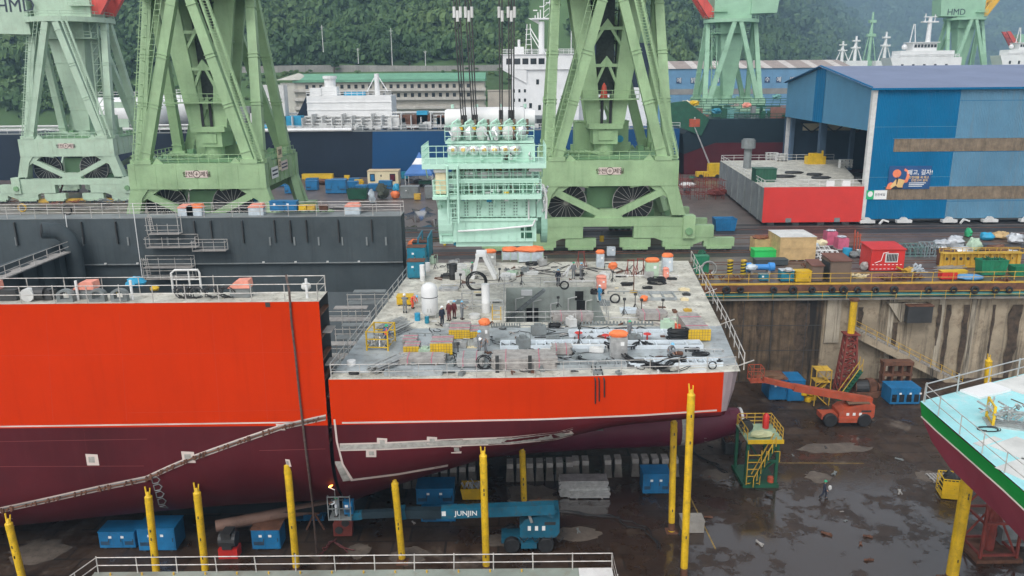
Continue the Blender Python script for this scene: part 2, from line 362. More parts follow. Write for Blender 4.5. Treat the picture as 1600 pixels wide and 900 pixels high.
railing(dw, [(17, 97.25-WALLY, QZ+.2), (120, 97.25-WALLY, QZ+.2)], 1.25, 2, 2.6, YRAIL, .04)
STAIN = M('wet_rust_stain', (.06, .04, .025), .75, var=.7, scale=1.5, dirt=.6, dcol=(.09, .05, .028), spots=.5)
q = random.Random(19)
def stain(px, py0, py1, wpx, yw):
    a = at(px, py0, y=yw); c = at(px, py1, y=yw); hw = wpx/26; n = 9; L_ = []; R_ = []
    for i in range(n+1):
        t = i/n; z = a.z+(c.z-a.z)*t; k = (1-.55*t*t); L_.append((a.x-hw*k*q.uniform(.55, 1.25), z)); R_.append((a.x+hw*k*q.uniform(.55, 1.25), z))
    MB().prism([(x, z) for x, z in L_]+[(x, z) for x, z in reversed(R_)], 'Y', yw-WALLY-.012, yw-WALLY-.004).build('stain', STAIN, dw)
for a_ in ((1122, 474, 560, 24), (1158, 474, 512, 9), (1190, 474, 540, 13), (1256, 474, 604, 26)): stain(*a_, WALLY-.5)
for a_ in ((1484, 476, 596, 9), (1512, 476, 600, 12), (1590, 476, 596, 22), (1345, 480, 520, 10), (1400, 504, 560, 9), (1555, 476, 560, 6), (1470, 476, 540, 7)): stain(*a_, WALLY-.165)
for z_ in (4.2, 7.6): MB().box(8, xb, -.515, -.503, z_, z_+.09).build('wall_joint', DSTEEL, dw)
for px in (1110, 1160, 1205, 1258): x = at(px, 520, y=98).x; MB().box(x, x+.09, -.518, -.505, .1, 11.1).build('wall_joint', DSTEEL, dw)
# stair down the wall
st = thing('dock_stair', 'long concrete stair slanting down the dock wall with a yellow handrail', 'stair', loc=(0, 0, 0))
p0 = at(1333, 512, y=97.6); p1 = at(1500, 598, y=97.6); dz = (p1.z-p0.z)/(p1.x-p0.x)
MB().prism([(p0.x, p0.z), (p1.x, p1.z), (p1.x, p1.z-.9), (p0.x, p0.z-1.1)], 'Y', 97.0, WALLY-.02).build('stair_flight', WALLM, st)
sb = MB()
for i in range(40): t = i/40; sb.box(p0.x+(p1.x-p0.x)*t, p0.x+(p1.x-p0.x)*(t+.02), 97.05, WALLY-.02, p0.z+(p1.z-p0.z)*t-.05, p0.z+(p1.z-p0.z)*t+.16)
sb.build('step', CONC, st)
railing(st, [(p0.x, 97.1, p0.z), (p1.x, 97.1, p1.z)], 1.1, 2, 1.7, YRAIL, .035)
rebase(st, (p1.x, 98, 0))
bx = thing('steel_hopper', 'dark steel hopper box fixed high on the dock wall beside the stair', 'hopper')
q0 = at(1418, 478, y=97.4); q1 = at(1453, 503, y=97.4)
MB().prism([(q0.x-2.2, q0.z+.2), (q1.x, q0.z+.2), (q1.x, q1.z-.2), (q0.x-.4, q1.z-.2)], 'Y', 97.9, WALLY-.02).build('wedge_bracket', PIL, bx)
MB().box(q0.x, q1.x, 97.0, 97.88, q1.z, q0.z).build('box', DSTEEL, bx); MB().box(q0.x-.1, q1.x+.1, 96.9, 97.9, q0.z+.01, q0.z+.15).build('lid', RUST, bx); rebase(bx, (q0.x, 98, q1.z))
# tyres hung along the quay edge
tyre = None
for i, px in enumerate((1135, 1157, 1209, 1239, 1269, 1300, 1318, 1340, 1368, 1397, 1451, 1490, 1523, 1556, 1577)):
    p = at(px, 453, y=96.7); r = .62 if i % 3 else .75
    if tyre is None:
        prof = [(.36, -.14), (.6, -.17), (.72, -.1), (.72, .1), (.6, .17), (.36, .14), (.3, .07), (.3, -.07)]
        b = MB(); b.grid([[(rr*math.cos(2*PI*j/18), yy, rr*math.sin(2*PI*j/18)) for rr, yy in prof+prof[:1]] for j in range(19)]); tyre = b.build('tyre', BLACK, smooth=True)
        o = tag(tyre, 'worn black rubber tyre hung as a fender along the rusty quay edge', 'tyre', 'tyres hung along the quay edge')
    else: o = tyre.copy(); COL.objects.link(o)
    o.location = p; o.scale = (r, 1, r)

# hills
rng = np.random.default_rng(5)
def vnoise(x, y, s, seed=0):
    x = np.asarray(x)/s+seed*17.3; y = np.asarray(y)/s+seed*9.1; xi = np.floor(x).astype(int); yi = np.floor(y).astype(int); fx = x-xi; fy = y-yi
    fx = fx*fx*(3-2*fx); fy = fy*fy*(3-2*fy)
    h = lambda i, j: np.modf(np.abs(np.sin(i*127.1+j*311.7+seed*74.7)*43758.5453))[0]
    return (h(xi, yi)*(1-fx)+h(xi+1, yi)*fx)*(1-fy)+(h(xi, yi+1)*(1-fx)+h(xi+1, yi+1)*fx)*fy
def foot(x): return 335+np.minimum(2300, np.maximum(0, np.asarray(x, float)-45)*1.9)
def hill(x, y):
    d = y-foot(x); n = vnoise(x, y, 70, 1)*.6+vnoise(x, y, 30, 2)*.3
    z = 14+np.clip(d, 0, 48)*.62+np.maximum(d-58, 0)*.42*(.72+.55*n)
    z = np.where(d > 160, z+np.maximum(d-160, 0)*.12*vnoise(x, y, 120, 3), z)
    return np.minimum(z, 190+20*vnoise(x, y, 90, 4)+np.clip((y-800)*.16, 0, 330))
xs = np.linspace(-620, 2560, 220); ys = np.linspace(300, 3880, 230)
X, Y = np.meshgrid(xs, ys); Z = hill(X, Y)
hm = MB(); hm.v = list(zip(X.ravel().tolist(), Y.ravel().tolist(), Z.ravel().tolist()))
hm.f = [(j*220+i, j*220+i+1, (j+1)*220+i+1, (j+1)*220+i) for j in range(229) for i in range(219)]; hm.m = [0]*len(hm.f)
HILLM = M('hill_grass', (.06, .12, .035), .9, var=.35, scale=.02, dirt=.6, dcol=(.085, .12, .055), spots=.35)
structure(hm, 'hills', HILLM, smooth=True)
# forest: thousands of crowns built as leaf clumps
def crown_proto(seed):
    q = np.random.default_rng(seed); V = []; F = []
    lobes = [(q.uniform(-.5, .5), q.uniform(-.5, .5), q.uniform(.35, .85), q.uniform(.38, .6)) for _ in range(4)]
    for lx, ly, lz, lr in lobes:
        for _ in range(30):
            d = q.normal(size=3); d /= np.linalg.norm(d); d[2] = abs(d[2])*.9-.15; c = np.array((lx, ly, lz))+d*lr*q.uniform(.75, 1.12)
            nrm = d+q.normal(size=3)*.45; nrm /= np.linalg.norm(nrm); a = np.cross(nrm, (0, 0, 1.01)); a /= np.linalg.norm(a)+1e-6; b = np.cross(nrm, a); s = q.uniform(.11, .2)
            o = len(V); V += [c-a*s-b*s, c+a*s-b*s*.6, c+a*s*.8+b*s, c-a*s*.7+b*s*.9]; F.append((o, o+1, o+2, o+3))
        o = len(V); r = lr*.72   # the dense inside of each lobe
        for (i, j, k) in ((1,0,0),(0,1,0),(-1,0,0),(0,-1,0),(0,0,1),(0,0,-1)): V.append(np.array((lx+i*r, ly+j*r, lz+k*r)))
        for t in ((0,1,4),(1,2,4),(2,3,4),(3,0,4)): F.append((o+t[0], o+t[1], o+t[2], o+t[2]))
    return np.array(V), np.array(F)
def leaf_mat(name, a, b, c):
    m = bpy.data.materials.new(name); m.use_nodes = True; t = m.node_tree; N = t.nodes; L = t.links; p = N['Principled BSDF']; p.inputs['Roughness'].default_value = .75
    at_ = N.new('ShaderNodeAttribute'); at_.attribute_name = 'tint'; g = N.new('ShaderNodeNewGeometry')
    r = N.new('ShaderNodeValToRGB'); e = r.color_ramp.elements; e[0].color = (*a, 1); e[1].color = (*c, 1); x = e.new(.5); x.color = (*b, 1); L.new(at_.outputs['Fac'], r.inputs[0])
    L.new(r.outputs[0], p.inputs['Base Color']); return m
LEAF = leaf_mat('forest_leaves', (.022, .052, .018), (.052, .112, .034), (.12, .19, .055))
protos = [crown_proto(i) for i in range(6)]
def crowns(name, pts, kind='stuff', mat=LEAF):
    VV = []; FF = []; TT = []; o = 0
    for (x, y, z, s, hgt, tint) in pts:
        V, F = protos[rng.integers(6)]; a = rng.uniform(0, 6.28); ca, sa = math.cos(a), math.sin(a)
        P = np.empty_like(V); P[:, 0] = (V[:, 0]*ca-V[:, 1]*sa)*s+x; P[:, 1] = (V[:, 0]*sa+V[:, 1]*ca)*s+y; P[:, 2] = V[:, 2]*hgt+z
        VV.append(P); FF.append(F+o); TT.append(np.clip(tint+rng.normal(0, .06, len(F)), 0, 1)); o += len(V)
    VV = np.concatenate(VV); FF = np.concatenate(FF); TT = np.concatenate(TT)
    me = bpy.data.meshes.new(name); faces = [tuple(f) if f[2] != f[3] else tuple(f[:3]) for f in FF.tolist()]
    me.from_pydata(VV.tolist(), [], faces); at_ = me.attributes.new('tint', 'FLOAT', 'FACE'); at_.data.foreach_set('value', TT.astype(np.float32)); me.materials.append(mat)
    ob = bpy.data.objects.new(name, me); COL.objects.link(ob); return ob
N_ = 46000; fx = np.where(rng.uniform(0, 1, N_) < .62, rng.uniform(-330, 330, N_), rng.uniform(330, 2400, N_)); fy = foot(fx)+rng.uniform(6, 420, N_)*np.where(fx > 330, 2.0, 1); fz = hill(fx, fy); dd = fy-foot(fx)
vis = (np.abs(fx/fy) < .70)
open_ = vnoise(fx, fy, 26, 7)
left = fx < -165+rng.normal(0, 6, N_)
keep = vis & (left | (dd > 60)) & np.where((fx > 8) & (fx < 210) & (dd < 150), open_ > .56, np.where(dd < 100, open_ > .22, True)) & (fz < 520)
keep &= rng.uniform(0, 1, N_) < np.where(fy > 700, .8, .8)
idx = np.nonzero(keep)[0]
pts = []
for i in idx:
    s = rng.choice((2.4, 3.4, 4.2, 6.2), p=(.25, .35, .28, .12))*rng.uniform(.85, 1.2)*(1+min(3.0, max(0, fy[i]-500)/600)); pts.append((fx[i], fy[i], fz[i]-1.2, s, s*rng.uniform(1.1, 1.6), float(np.clip(vnoise(fx[i], fy[i], 55, 9)*.75+vnoise(fx[i], fy[i], 14, 12)*.3-.04+rng.normal(0, .07), .02, .98))))
fo = crowns('forest', pts); tag(fo, 'dense green woodland covering the hazy hillside', 'forest', kind='stuff')
# scrub on the grassy slope below the wall
sx = rng.uniform(-160, 160, 900); sy = foot(sx)+rng.uniform(4, 60, 900); sz = hill(sx, sy)
pts = [(sx[i], sy[i], sz[i]-.4, rng.uniform(.8, 2.0), rng.uniform(.8, 1.6), float(rng.uniform(.45, .95))) for i in range(900) if not 46 < sy[i]-foot(sx[i]) < 60]
tag(crowns('scrub', pts), 'low pale scrub on the grassy bank behind the yard', 'scrub', kind='stuff')
# retaining wall along the hill road
rw = MB(); rows = []
for i in range(31):
    x = -135+i*4.6; y = 335+49; z = float(hill(np.array([x]), np.array([y+1]))[0]); rows.append((x, y, z))
for a, b in zip(rows, rows[1:]): rw.box(a[0], b[0]-.06, 383.0, 384.2, a[2]-4.5, 44.6+.35*math.sin(a[0]*.05))
tag(rw.build('retaining_wall', M('retaining_concrete', (.26, .25, .23), .85, var=.2, scale=.2, streak=.7, scol=(.12, .12, .11))), 'long grey concrete retaining wall along the wooded hillside', 'retaining wall')
# single trees on the bank
def tree(px, py, y, h, label, narrow=False):
    p = at(px, py, y=y); z = float(hill(np.array([p.x]), np.array([p.y]))[0]); t = thing('tree', label, 'tree', loc=(p.x, p.y, z))
    MB().tube([(0, 0, -.5), (.1, 0, h*.4), (0, .1, h*.8)], [.35, .25, .08], 7).build('trunk', M('bark', (.09, .07, .05), .9, var=.3), t)
    k = [(rng.uniform(-1, 1)*h*.16, rng.uniform(-1, 1)*h*.16, h*.12+j*h*.2, h*(.2 if narrow else .34), h*.33, .15) for j in range(4)]
    c = crowns('crown', k); c.parent = t
tree(522, 108, 380, 7, 'round dark tree growing on the bank against the retaining wall')
tree(612, 95, 392, 14, 'tall narrow dark tree just above the retaining wall', True)
tree(640, 98, 395, 7, 'small bushy tree just right of the narrow dark tree above the wall')
tree(575, 95, 398, 8, 'bushy tree just left of the narrow dark tree above the wall')
for px, py, h, lb in ((505, 78, 11, 'slim grey utility pole in front of the trees above the dark round tree'), (613, 100, 16, 'tall pale utility pole standing beside the narrow dark tree'), (665, 100, 6, 'short lamp pole on the hill road left of the crane ropes'), (560, 96, 6, 'short lamp pole on the hill road above the long dormitory roof')):
    p = at(px, py, y=386); b = MB(); b.tube([(0, 0, -1), (0, 0, h)], [.2, .13], 6); b.bar((-.9, 0, h*.92), (.9, 0, h*.92), .12); b.bar((-.6, 0, h*.84), (.6, 0, h*.84), .1)
    tag(b.build('utility_pole', WHITE2, loc=(p.x, p.y, p.z)), lb, 'pole')
# ================================================================ the ships in the dock
from mathutils.bvhtree import BVHTree
def bvh_of(objs):
    V = []; F = []
    for o in objs:
        k = len(V); V += [v.co.copy() for v in o.data.vertices]; F += [tuple(i+k for i in p.vertices) for p in o.data.polygons]
    return BVHTree.FromPolygons(V, F)
def hit(bv, px, py, lift=.015):
    d = (at(px, py, y=50)-Vector((0, 0, CAMZ))).normalized(); r = bv.ray_cast(Vector((0, 0, CAMZ)), d)
    if r[0] is None: return None
    n = r[1] if r[1].dot(d) < 0 else -r[1]
    return r[0]+n*lift
def strip_px(bv, a, b, seg=10, lift=.015):
    """a band on a surface between two pixel polylines with the same number of points"""
    mb = MB(); ra = []; rb = []
    for k in range(len(a)-1):
        for i in range(seg+(k == len(a)-2)):
            t = i/seg; pa = hit(bv, a[k][0]+(a[k+1][0]-a[k][0])*t, a[k][1]+(a[k+1][1]-a[k][1])*t, lift); pb = hit(bv, b[k][0]+(b[k+1][0]-b[k][0])*t, b[k][1]+(b[k+1][1]-b[k][1])*t, lift)
            if pa and pb: ra.append(pa); rb.append(pb)
    mb.grid([ra, rb]); return mb
def line_px(bv, pts, wd, **k):
    return strip_px(bv, [(x, y-wd/2) for x, y in pts], [(x, y+wd/2) for x, y in pts], **k)

# ---- midship block: near side shell, far side shell, open hold between
HX0, HX1 = -80.0, -14.25; HY = 56.5; HZ = 23.1; WL = 13.2
hb = thing('hull_block', 'huge orange and maroon ship hull section with an open hold and dark grey inner walls', 'ship hull')
def bil(x):
    t = min(1, max(0, (x+62)/48)); t = t*t*(3-2*t)
    return 5+6*t, 4+10*t, 3.2+6*t
def sec(x, n=14):
    zt, A, B = bil(x); r = [(x, HY, zt+(WL-zt)*k/3) for k in (3, 2, 1)]
    return r+[(x, HY+A*(1-math.cos(t)), zt-B*math.sin(t)) for t in np.linspace(0, PI/2, n)]+[(x, 80, 1.8)]
xsn = [HX0+(HX1-HX0)*i/28 for i in range(29)]
o1 = MB().grid([[(x, HY, HZ), (x, HY, 18), (x, HY, WL)] for x in xsn]).build('topside_plating', ORANGE, hb)
o2 = MB().grid([sec(x) for x in xsn]).build('bottom_plating', MAROON, hb, smooth=True)
bv = bvh_of([o1, o2])
MB().box(HX0, HX1, HY, HY+.06, WL-.07, WL+.07).v
line_px(bv, [(0, 666.5), (250, 663), (512, 659)], 2.2).build('boundary_line', BOUND, hb)
MB().grid([[(HX0, HY+.02, HZ), (HX0, 59.4, HZ)], [(HX1, HY+.02, HZ), (HX1, 59.4, HZ)]]).build('side_deck', DECK, hb)
# inner skin and the cut end with its frames
MB().grid([[(HX0, 59.4, HZ-.01), (HX1, 59.4, HZ-.01)], [(HX0, 59.4, 6), (HX1, 59.4, 6)], [(HX0, 66, 2.4), (HX1, 66, 2.4)]]).build('inner_skin', DGREY, hb)
ef = MB()
for k in range(7): z = 11.6+k*1.72; ef.box(HX1-.35, HX1+.02, HY+.05, 59.38, z, z+.14)
for k in range(5): y = HY+.15+k*.62; ef.box(HX1-1.4, HX1-1.3, y, y+.12, 11, HZ-.1)
ef.box(HX1-1.75, HX1-1.6, HY+.05, 59.38, 11, HZ-.05)
ef.build('cut_end_frames', RUST, hb)
for k in range(4):
    z = 12.6+k*2.6; MB().box(HX1-.1, HX1+.55, HY+.8, 59.0, z, z+.07).build('scaffold_board', PLANK, hb)
# far side: inner face dark, knuckle, hopper slope, side deck
FX1 = -13.1; FY = 93.5
fw = MB(); fw.grid([[(HX0-20, y, z), (FX1, y, z)] for y, z in ((FY, HZ), (FY, 17.6), (FY+.35, 17.4), (FY+.35, 13.8), (FY-6.5, 7.2), (FY-8, 2.4))])
fo_ = fw.build('far_inner_wall', DGREY, hb)
lb = MB(); lb.box(HX0-20, FX1, FY-.14, FY+.2, 17.5, 17.62); lb.box(HX0-20, FX1, FY-.05, FY+3.05, HZ+.01, HZ+.1); lb.build('stringer_ledge', MGREY, hb)
MB().box(HX0-20, FX1, FY+.5, 96.6, 2, HZ-.02).build('far_side_shell', DGREY, hb)
MB().grid([[(HX0-20, 62, 2.5), (FX1, 62, 2.5)], [(HX0-20, FY-5, 2.5), (FX1, FY-5, 2.5)]]).build('tank_top', M('hold_floor', (.02, .024, .026), .7, var=.4), hb)
for k in range(7):
    x = -15.6-1.5*(k % 2); y = 64+k*3.4; z = 9.5+k*.9; pb = MB(); pb.box(x-2.6, x+2.0, y, y+1.3, z, z+.09); pb.box(x-2.2, x+1.4, y+1.5, y+2.6, z+.9, z+.98); o_ = pb.build('hold_platform', PLANK if k % 2 else MGREY, hb); r_ = MB()
    for q_ in range(4): r_.bar((x-2.5+q_*1.5, y, 3), (x-2.5+q_*1.5, y, z+1.2), .07)
    r_.bar((x-2.6, y, z+1.1), (x+2, y, z+1.1), .06); r_.bar((x-2.6, y, z+.6), (x+2, y, z+.6), .06); r_.build('pipes', RAILM, o_)
for px in (22, 127, 180, 303, 329, 378, 428, 453, 478, 528, 580):
    p = at(px, 346, y=FY-.1); MB().box(p.x-.07, p.x+.07, FY-.3, FY, HZ-3.0, HZ-.3).build('bracket', DSTEEL, hb)
for px in (165, 215, 412, 462, 512, 561):
    p = at(px, 407, y=FY-.1); MB().box(p.x-.12, p.x+.12, FY-.28, FY-.1, 17.62, 17.8).build('lug', WHITE2, hb)
for px in (25, 130, 200, 262, 422, 460, 498, 535, 573, 603):
    p = at(px, 377, y=FY-.1); MB().box(p.x-.1, p.x+.1, FY-.13, FY, p.z-.5, p.z+.5).build('clip', MGREY, hb)
railing(hb, [(HX0-20, FY+.2, HZ+.1), (FX1, FY+.2, HZ+.1)], 1.3, 2, 3.4, RAILM, .035)
railing(hb, [(HX0-20, FY+2.8, HZ+.1), (FX1, FY+2.8, HZ+.1)], 1.3, 2, 3.4, RAILM, .035)
railing(hb, [(HX0, HY+.15, HZ), (HX1-.1, HY+.15, HZ), (HX1-.1, 59.2, HZ)], 1.3, 2, 2.45, RAILM, .035)
railing(hb, [(HX0, 59.2, HZ), (HX1-.1, 59.2, HZ)], 1.3, 2, 2.9, RAILM, .035)
# transverse bulkhead with walkways and the bent vent pipe
tb = MB(); tb.box(-53.6, -53, 60, FY-.02, 2.5, 20.4)
for k in range(9): y = 62+k*3.5; tb.box(-53.02, -52.35, y, y+1.5, 2.6, 19.8)
tb.build('cross_bulkhead', DGREY, hb)
for z, x1, y1 in ((19.6, -51.4, 91.5), (14.2, -51.2, 92)):
    wb = MB().box(-52.98, x1, 66, y1, z, z+.14).build('walkway', PLANK, hb)
    railing(wb, [(x1-.1, 66, z+.14), (x1-.1, y1, z+.14)], 1.2, 2, 2.6, RAILM, .04, sub=False)
vp = MB(); c0 = at(77, 362, y=91); vp.tube([(c0.x-.4, 90.2, c0.z+.3), (c0.x+.9, 91.2, c0.z+.05), (c0.x+1.7, 91.6, c0.z-.8), (c0.x+2.0, 91.8, c0.z-2.2), (c0.x+2.0, 91.8, 9)], [.95, .95, .95, .95, .95], 14)
vp.build('vent_pipe', DGREY, hb, smooth=True)
MB().tube([(c0.x-.46, 90.16, c0.z+.31), (c0.x-.42, 90.19, c0.z+.3)], .8, 14).build('pipe_mouth', BLACK, hb)
# weld seams, patches and the hanging line on the near side
seam = [(0, 797), (70, 782), (150, 764), (228, 748), (260, 733), (300, 716), (370, 691), (440, 667), (509, 652)]
strip_px(bv, [(x, y-4.5) for x, y in seam], [(x, y+4.5) for x, y in seam], 8).build('weld_seam', BOUND, hb); strip_px(bv, [(x, y-2.6) for x, y in seam], [(x, y+3) for x, y in seam], 8, .03).build('weld_seam', MGREY, hb)
sm = MB(); smp = [q for q in (hit(bv, x, y, .08) for x, y in seam) if q]
sm.tube(smp, .07, 6)
for a, b in zip(smp, smp[1:]):
    for t in np.sort(np.random.default_rng(2).uniform(0, 1, 9)): p = lerp(a, b, t); sm.cbox(p+Vector((0, -.06, 0)), (.1, .14, rnd.uniform(.2, .46)), rz=0, ry=rnd.uniform(-.3, .6))
sm.build('seam_clamps', RUST, hb)
def patch(bvx, px, py, wp, hp, parent, m=PRIMER, inner=None, name='bare_patch', sk=3):
    strip_px(bvx, [(px-wp/2, py-hp/2), (px+wp/2, py-hp/2+1)], [(px-wp/2+sk, py+hp/2), (px+wp/2+sk, py+hp/2)], 4, .02).build(name, m, parent)
    if inner: strip_px(bvx, [(px-wp/4, py-hp/4), (px+wp/4, py-hp/4)], [(px-wp/4+1, py+hp/4), (px+wp/4+1, py+hp/4)], 2, .035).build(name, inner, parent)
for px, py, a, b in ((143, 718, 19, 18), (293, 714, 20, 18), (437, 667, 12, 10), (307, 768, 9, 10), (449, 723, 7, 12), (15, 815, 10, 12)): patch(bv, px, py, a, b, hb, BOUND, PRIMER)
for px, py in ((97, 478), (261, 474), (418, 476)): patch(bv, px, py, 15, 15, hb, MGREY, DSTEEL, sk=0)
for pts in ([(0, 690), (230, 686)], [(0, 729), (225, 728)], [(130, 665), (140, 740)], [(200, 645), (500, 640)], [(0, 556), (494, 550)], [(405, 704), (520, 701)]):
    line_px(bv, pts, .7, lift=.01).build('plate_seam', M('seam_paint', (.2, .04, .04), .5), hb) if pts[0][1] > 660 else line_px(bv, pts, .6, lift=.01).build('plate_seam', M('seam_orange', (.5, .02, .0), .5), hb)
for k in range(5):
    x, y = 238+k*3.2, 752+k*11; MB().tube([hit(bv, x+dx, y+dy, .03) for dx, dy in ((-1, -5), (7, -7), (12, -3), (9, 2), (1, 3))], .05, 4, closed=True).build('bilge_ring', MGREY, hb)
for px_ in (70, 185, 330, 405): line_px(bv, [(px_, 470), (px_+6, 560), (px_+13, 658)], .01, lift=.008); strip_px(bv, [(px_, 470), (px_+6, 560), (px_+13, 658)], [(px_+.5, 470), (px_+6.5, 560), (px_+13.5, 658)], 5, .008).build('plate_seam', M('seam_orange', (.5, .02, .0), .5), hb)
rebase(hb, (-45, 76, 0))
hose = MB(); L1 = [(449, 440), (451, 462)]; pp = [at(447, 430, y=57.5)]+[at(452, 455, y=56.4)]+[(hit(bv, x, y, .14)) for x, y in ((456, 500), (463, 560), (470, 630), (477, 690), (482, 730))]+[at(488, 785, y=58.0), at(492, 830, y=58.5), at(495, 865, y=59)]
hose.tube(pp, .085, 6); tag(hose.build('hose_bundle', M('hose_brown', (.09, .06, .05), .7, var=.5, scale=3)), 'long brown hose bundle hanging down over the orange hull side', 'hose')
for x0, y0, x1, y1, lb in ((102, 335, 114, 425, 'white rope hanging down the dark hold wall near the vent pipe'), (207, 318, 223, 438, 'white rope hanging down the dark hold wall beside the crane leg')):
    a = at(x0, y0, y=93.2); b = at(x1, y1, y=92.6); tag(MB().tube([lerp(a, b, i/8) for i in range(9)], .045, 5).build('rope', WHITE), lb, 'rope')

# ---- aft block
DZ = 17.0
front_px = [(513, 593), (640, 592), (840, 590), (1000, 585.5), (1100, 582.5), (1140, 581), (1157, 580)]
fpt = [at(x, y, z=DZ) for x, y in front_px]
def yfront(x):
    for a, b in zip(fpt, fpt[1:]):
        if x <= b.x: return a.y+(b.y-a.y)*(x-a.x)/(b.x-a.x)
    return fpt[-1].y
lpt = [at(513, 593, z=DZ), at(660, 400, z=DZ)]; rpt = [at(1157, 580, z=DZ), at(1130, 515, z=DZ), at(1074, 405, z=DZ)]
YB = 95.2
def xl(y): return lpt[0].x+(lpt[1].x-lpt[0].x)*(y-lpt[0].y)/(lpt[1].y-lpt[0].y)
def xr(y):
    for a, b in zip(rpt, rpt[1:]):
        if y <= b.y: return a.x+(b.x-a.x)*(y-a.y)/(b.y-a.y)
    return b.x+(b.x-a.x)/(b.y-a.y)*(y-b.y)
SX0, SX1 = fpt[0].x, fpt[-1].x
sbk = thing('stern_block', 'orange sided stern section of a ship with a cluttered pale open deck', 'ship hull')
def ss(t): t = min(1, max(0, t)); return t*t*(3-2*t)
def wl2(x): return 13.25+.45*(x-SX0)/(SX1-SX0)
def asec(x, e=0):
    t = (x-SX0)/(SX1-SX0); zt = 10.7+2.7*min(1, t*1.45); A = 14+4*t; B = (9.0-8.0*t**.9)*(1 if t < 1 else 1); y0 = yfront(x); b = wl2(x)
    if zt > b-.1: zt = b-.1
    p = [(x, y0, DZ), (x-e*.3, y0+.02, 15.2), (x-e*.7, y0+.05, b)]
    q = [(x-e*.7, y0+.05, b)]+[(x-e, y0+.05+A*(1-math.cos(u)), zt-B*math.sin(u)) for u in np.linspace(0, PI/2, 12)]+[(x-e, 76, zt-B-.05)]
    return p, q
sx_ = [SX0+(SX1-SX0)*i/24 for i in range(24)]+[SX1-.95, SX1-.5, SX1]
S_ = [asec(x, 0 if x < SX1-1 else (.5 if x < SX1 else .9)) for x in sorted(sx_)]
for k, (dy) in ((-1, .55), (-2, .12)):
    S_[k] = ([(x, y+dy, z) for x, y, z in S_[k][0]], [(x, y+dy, z) for x, y, z in S_[k][1]])
s1 = MB().grid([s[0] for s in S_[:-3]]).build('topside_plating', ORANGE, sbk)
s2 = MB().grid([s[1] for s in S_]).build('bottom_plating', MAROON, sbk, smooth=True)
s3 = MB().grid([s[0] for s in S_[-4:]]).build('bare_stern_edge', M('grey_violet_primer', (.3, .24, .25), .55, var=.2, scale=.5), sbk)
ec = S_[-1]; tr = MB(); rows = [list(ec[0])+list(ec[1][1:]), [(rpt[-1].x if z > 12 else 12, 94, z) for x, y, z in list(ec[0])+list(ec[1][1:])]]
tr.grid(rows).build('transom', MGREY, sbk)
bv2 = bvh_of([s1, s2, s3])
line_px(bv2, [(516, 661), (700, 658), (850, 655), (1000, 649), (1120, 641)], 2.6).build('boundary_line', BOUND, sbk)
# bare welded bands outlined in white
def band(pts, wd, parent=sbk):
    line_px(bv2, pts, wd+4, seg=8, lift=.012).build('white_band', BOUND, parent); line_px(bv2, pts, wd, seg=8, lift=.03).build('bare_band', PRIMER, parent)
band([(521, 699), (600, 697), (700, 692), (800, 688), (870, 681), (895, 674)], 8)
strip_px(bv2, [(514, 655), (517, 690), (524, 725), (536, 752)], [(522, 655), (526, 690), (535, 725), (549, 750)], 8, .02).build('bare_band', PRIMER, sbk)
strip_px(bv2, [(521, 655), (525, 690), (534, 725), (548, 750)], [(524, 655), (528, 690), (537, 725), (552, 749)], 8, .024).build('white_band', BOUND, sbk)
line_px(bv2, [(548, 750), (620, 741), (700, 727)], 3, lift=.02).build('white_band', BOUND, sbk)
for px, py in ((597, 690), (675, 688), (580, 708), (713, 702)): patch(bv2, px, py, 16, 12, sbk, BOUND, PRIMER, sk=0)
for px, py in ((886, 675), (942, 672)): patch(bv2, px, py, 14, 5, sbk, BOUND, None, sk=4)
# skeg and shaft boss
sk_ = [(-14, 9, 3, 5), (-6, 6.5, 2.9, 4.8), (2, 4.2, 2.6, 4.5), (9, 2.8, 2.3, 4.3), (15, 2.1, 2.05, 4.1), (19, 1.8, 1.85, 4.1), (22, 1.4, 1.45, 4.55)]
g = MB(); g.grid([[(x, 75.5+a*math.cos(u), zc+b*math.sin(u)) for u in np.linspace(0, 2*PI, 25)] for x, a, b, zc in sk_]); g.build('shaft_skeg', PURPLE, sbk, smooth=True)
g = MB(); g.grid([[(x, 75.5+a*math.cos(u), zc+b*math.sin(u)) for u in np.linspace(0, 2*PI, 25)] for x, a, b, zc in ((22.01, 1.42, 1.47, 4.56), (22.7, 1.34, 1.38, 4.65), (23.3, 1.2, 1.2, 4.75), (23.31, .75, .75, 4.75), (23.9, .7, .7, 4.8), (23.91, .02, .02, 4.8))]); g.build('shaft_boss', PURPLE, sbk, smooth=True); MB().lathe([(1.22, 0), (1.3, .04), (1.3, .28), (1.1, .32), (.78, .34)], 24, (23.1, 75.5, 4.74), 'X').build('boss_ring', WHITE2, sbk, smooth=True)
g = MB(); g.grid([[(x, 75.5+a*math.cos(u), zc+b*math.sin(u)) for u in np.linspace(0, 2*PI, 25)] for x, a, b, zc in ((17.0, 1.98, 2.0, 4.1), (17.5, 1.95, 1.97, 4.1))]); g.build('bare_band', PRIMER, sbk)
MB().prism([(-14, 3), (-14, 8.5), (4, 12.2), (16, 12.8), (17, 5), (10, 4)], 'Y', 74.4, 76.6).build('skeg_web', MAROON, sbk)
bv3 = bvh_of([o for o in sbk.children if o.name.startswith('shaft_skeg')])
for px, py in ((985, 708), (1104, 687)): patch(bv3, px, py, 16, 12, sbk, BOUND, PRIMER)
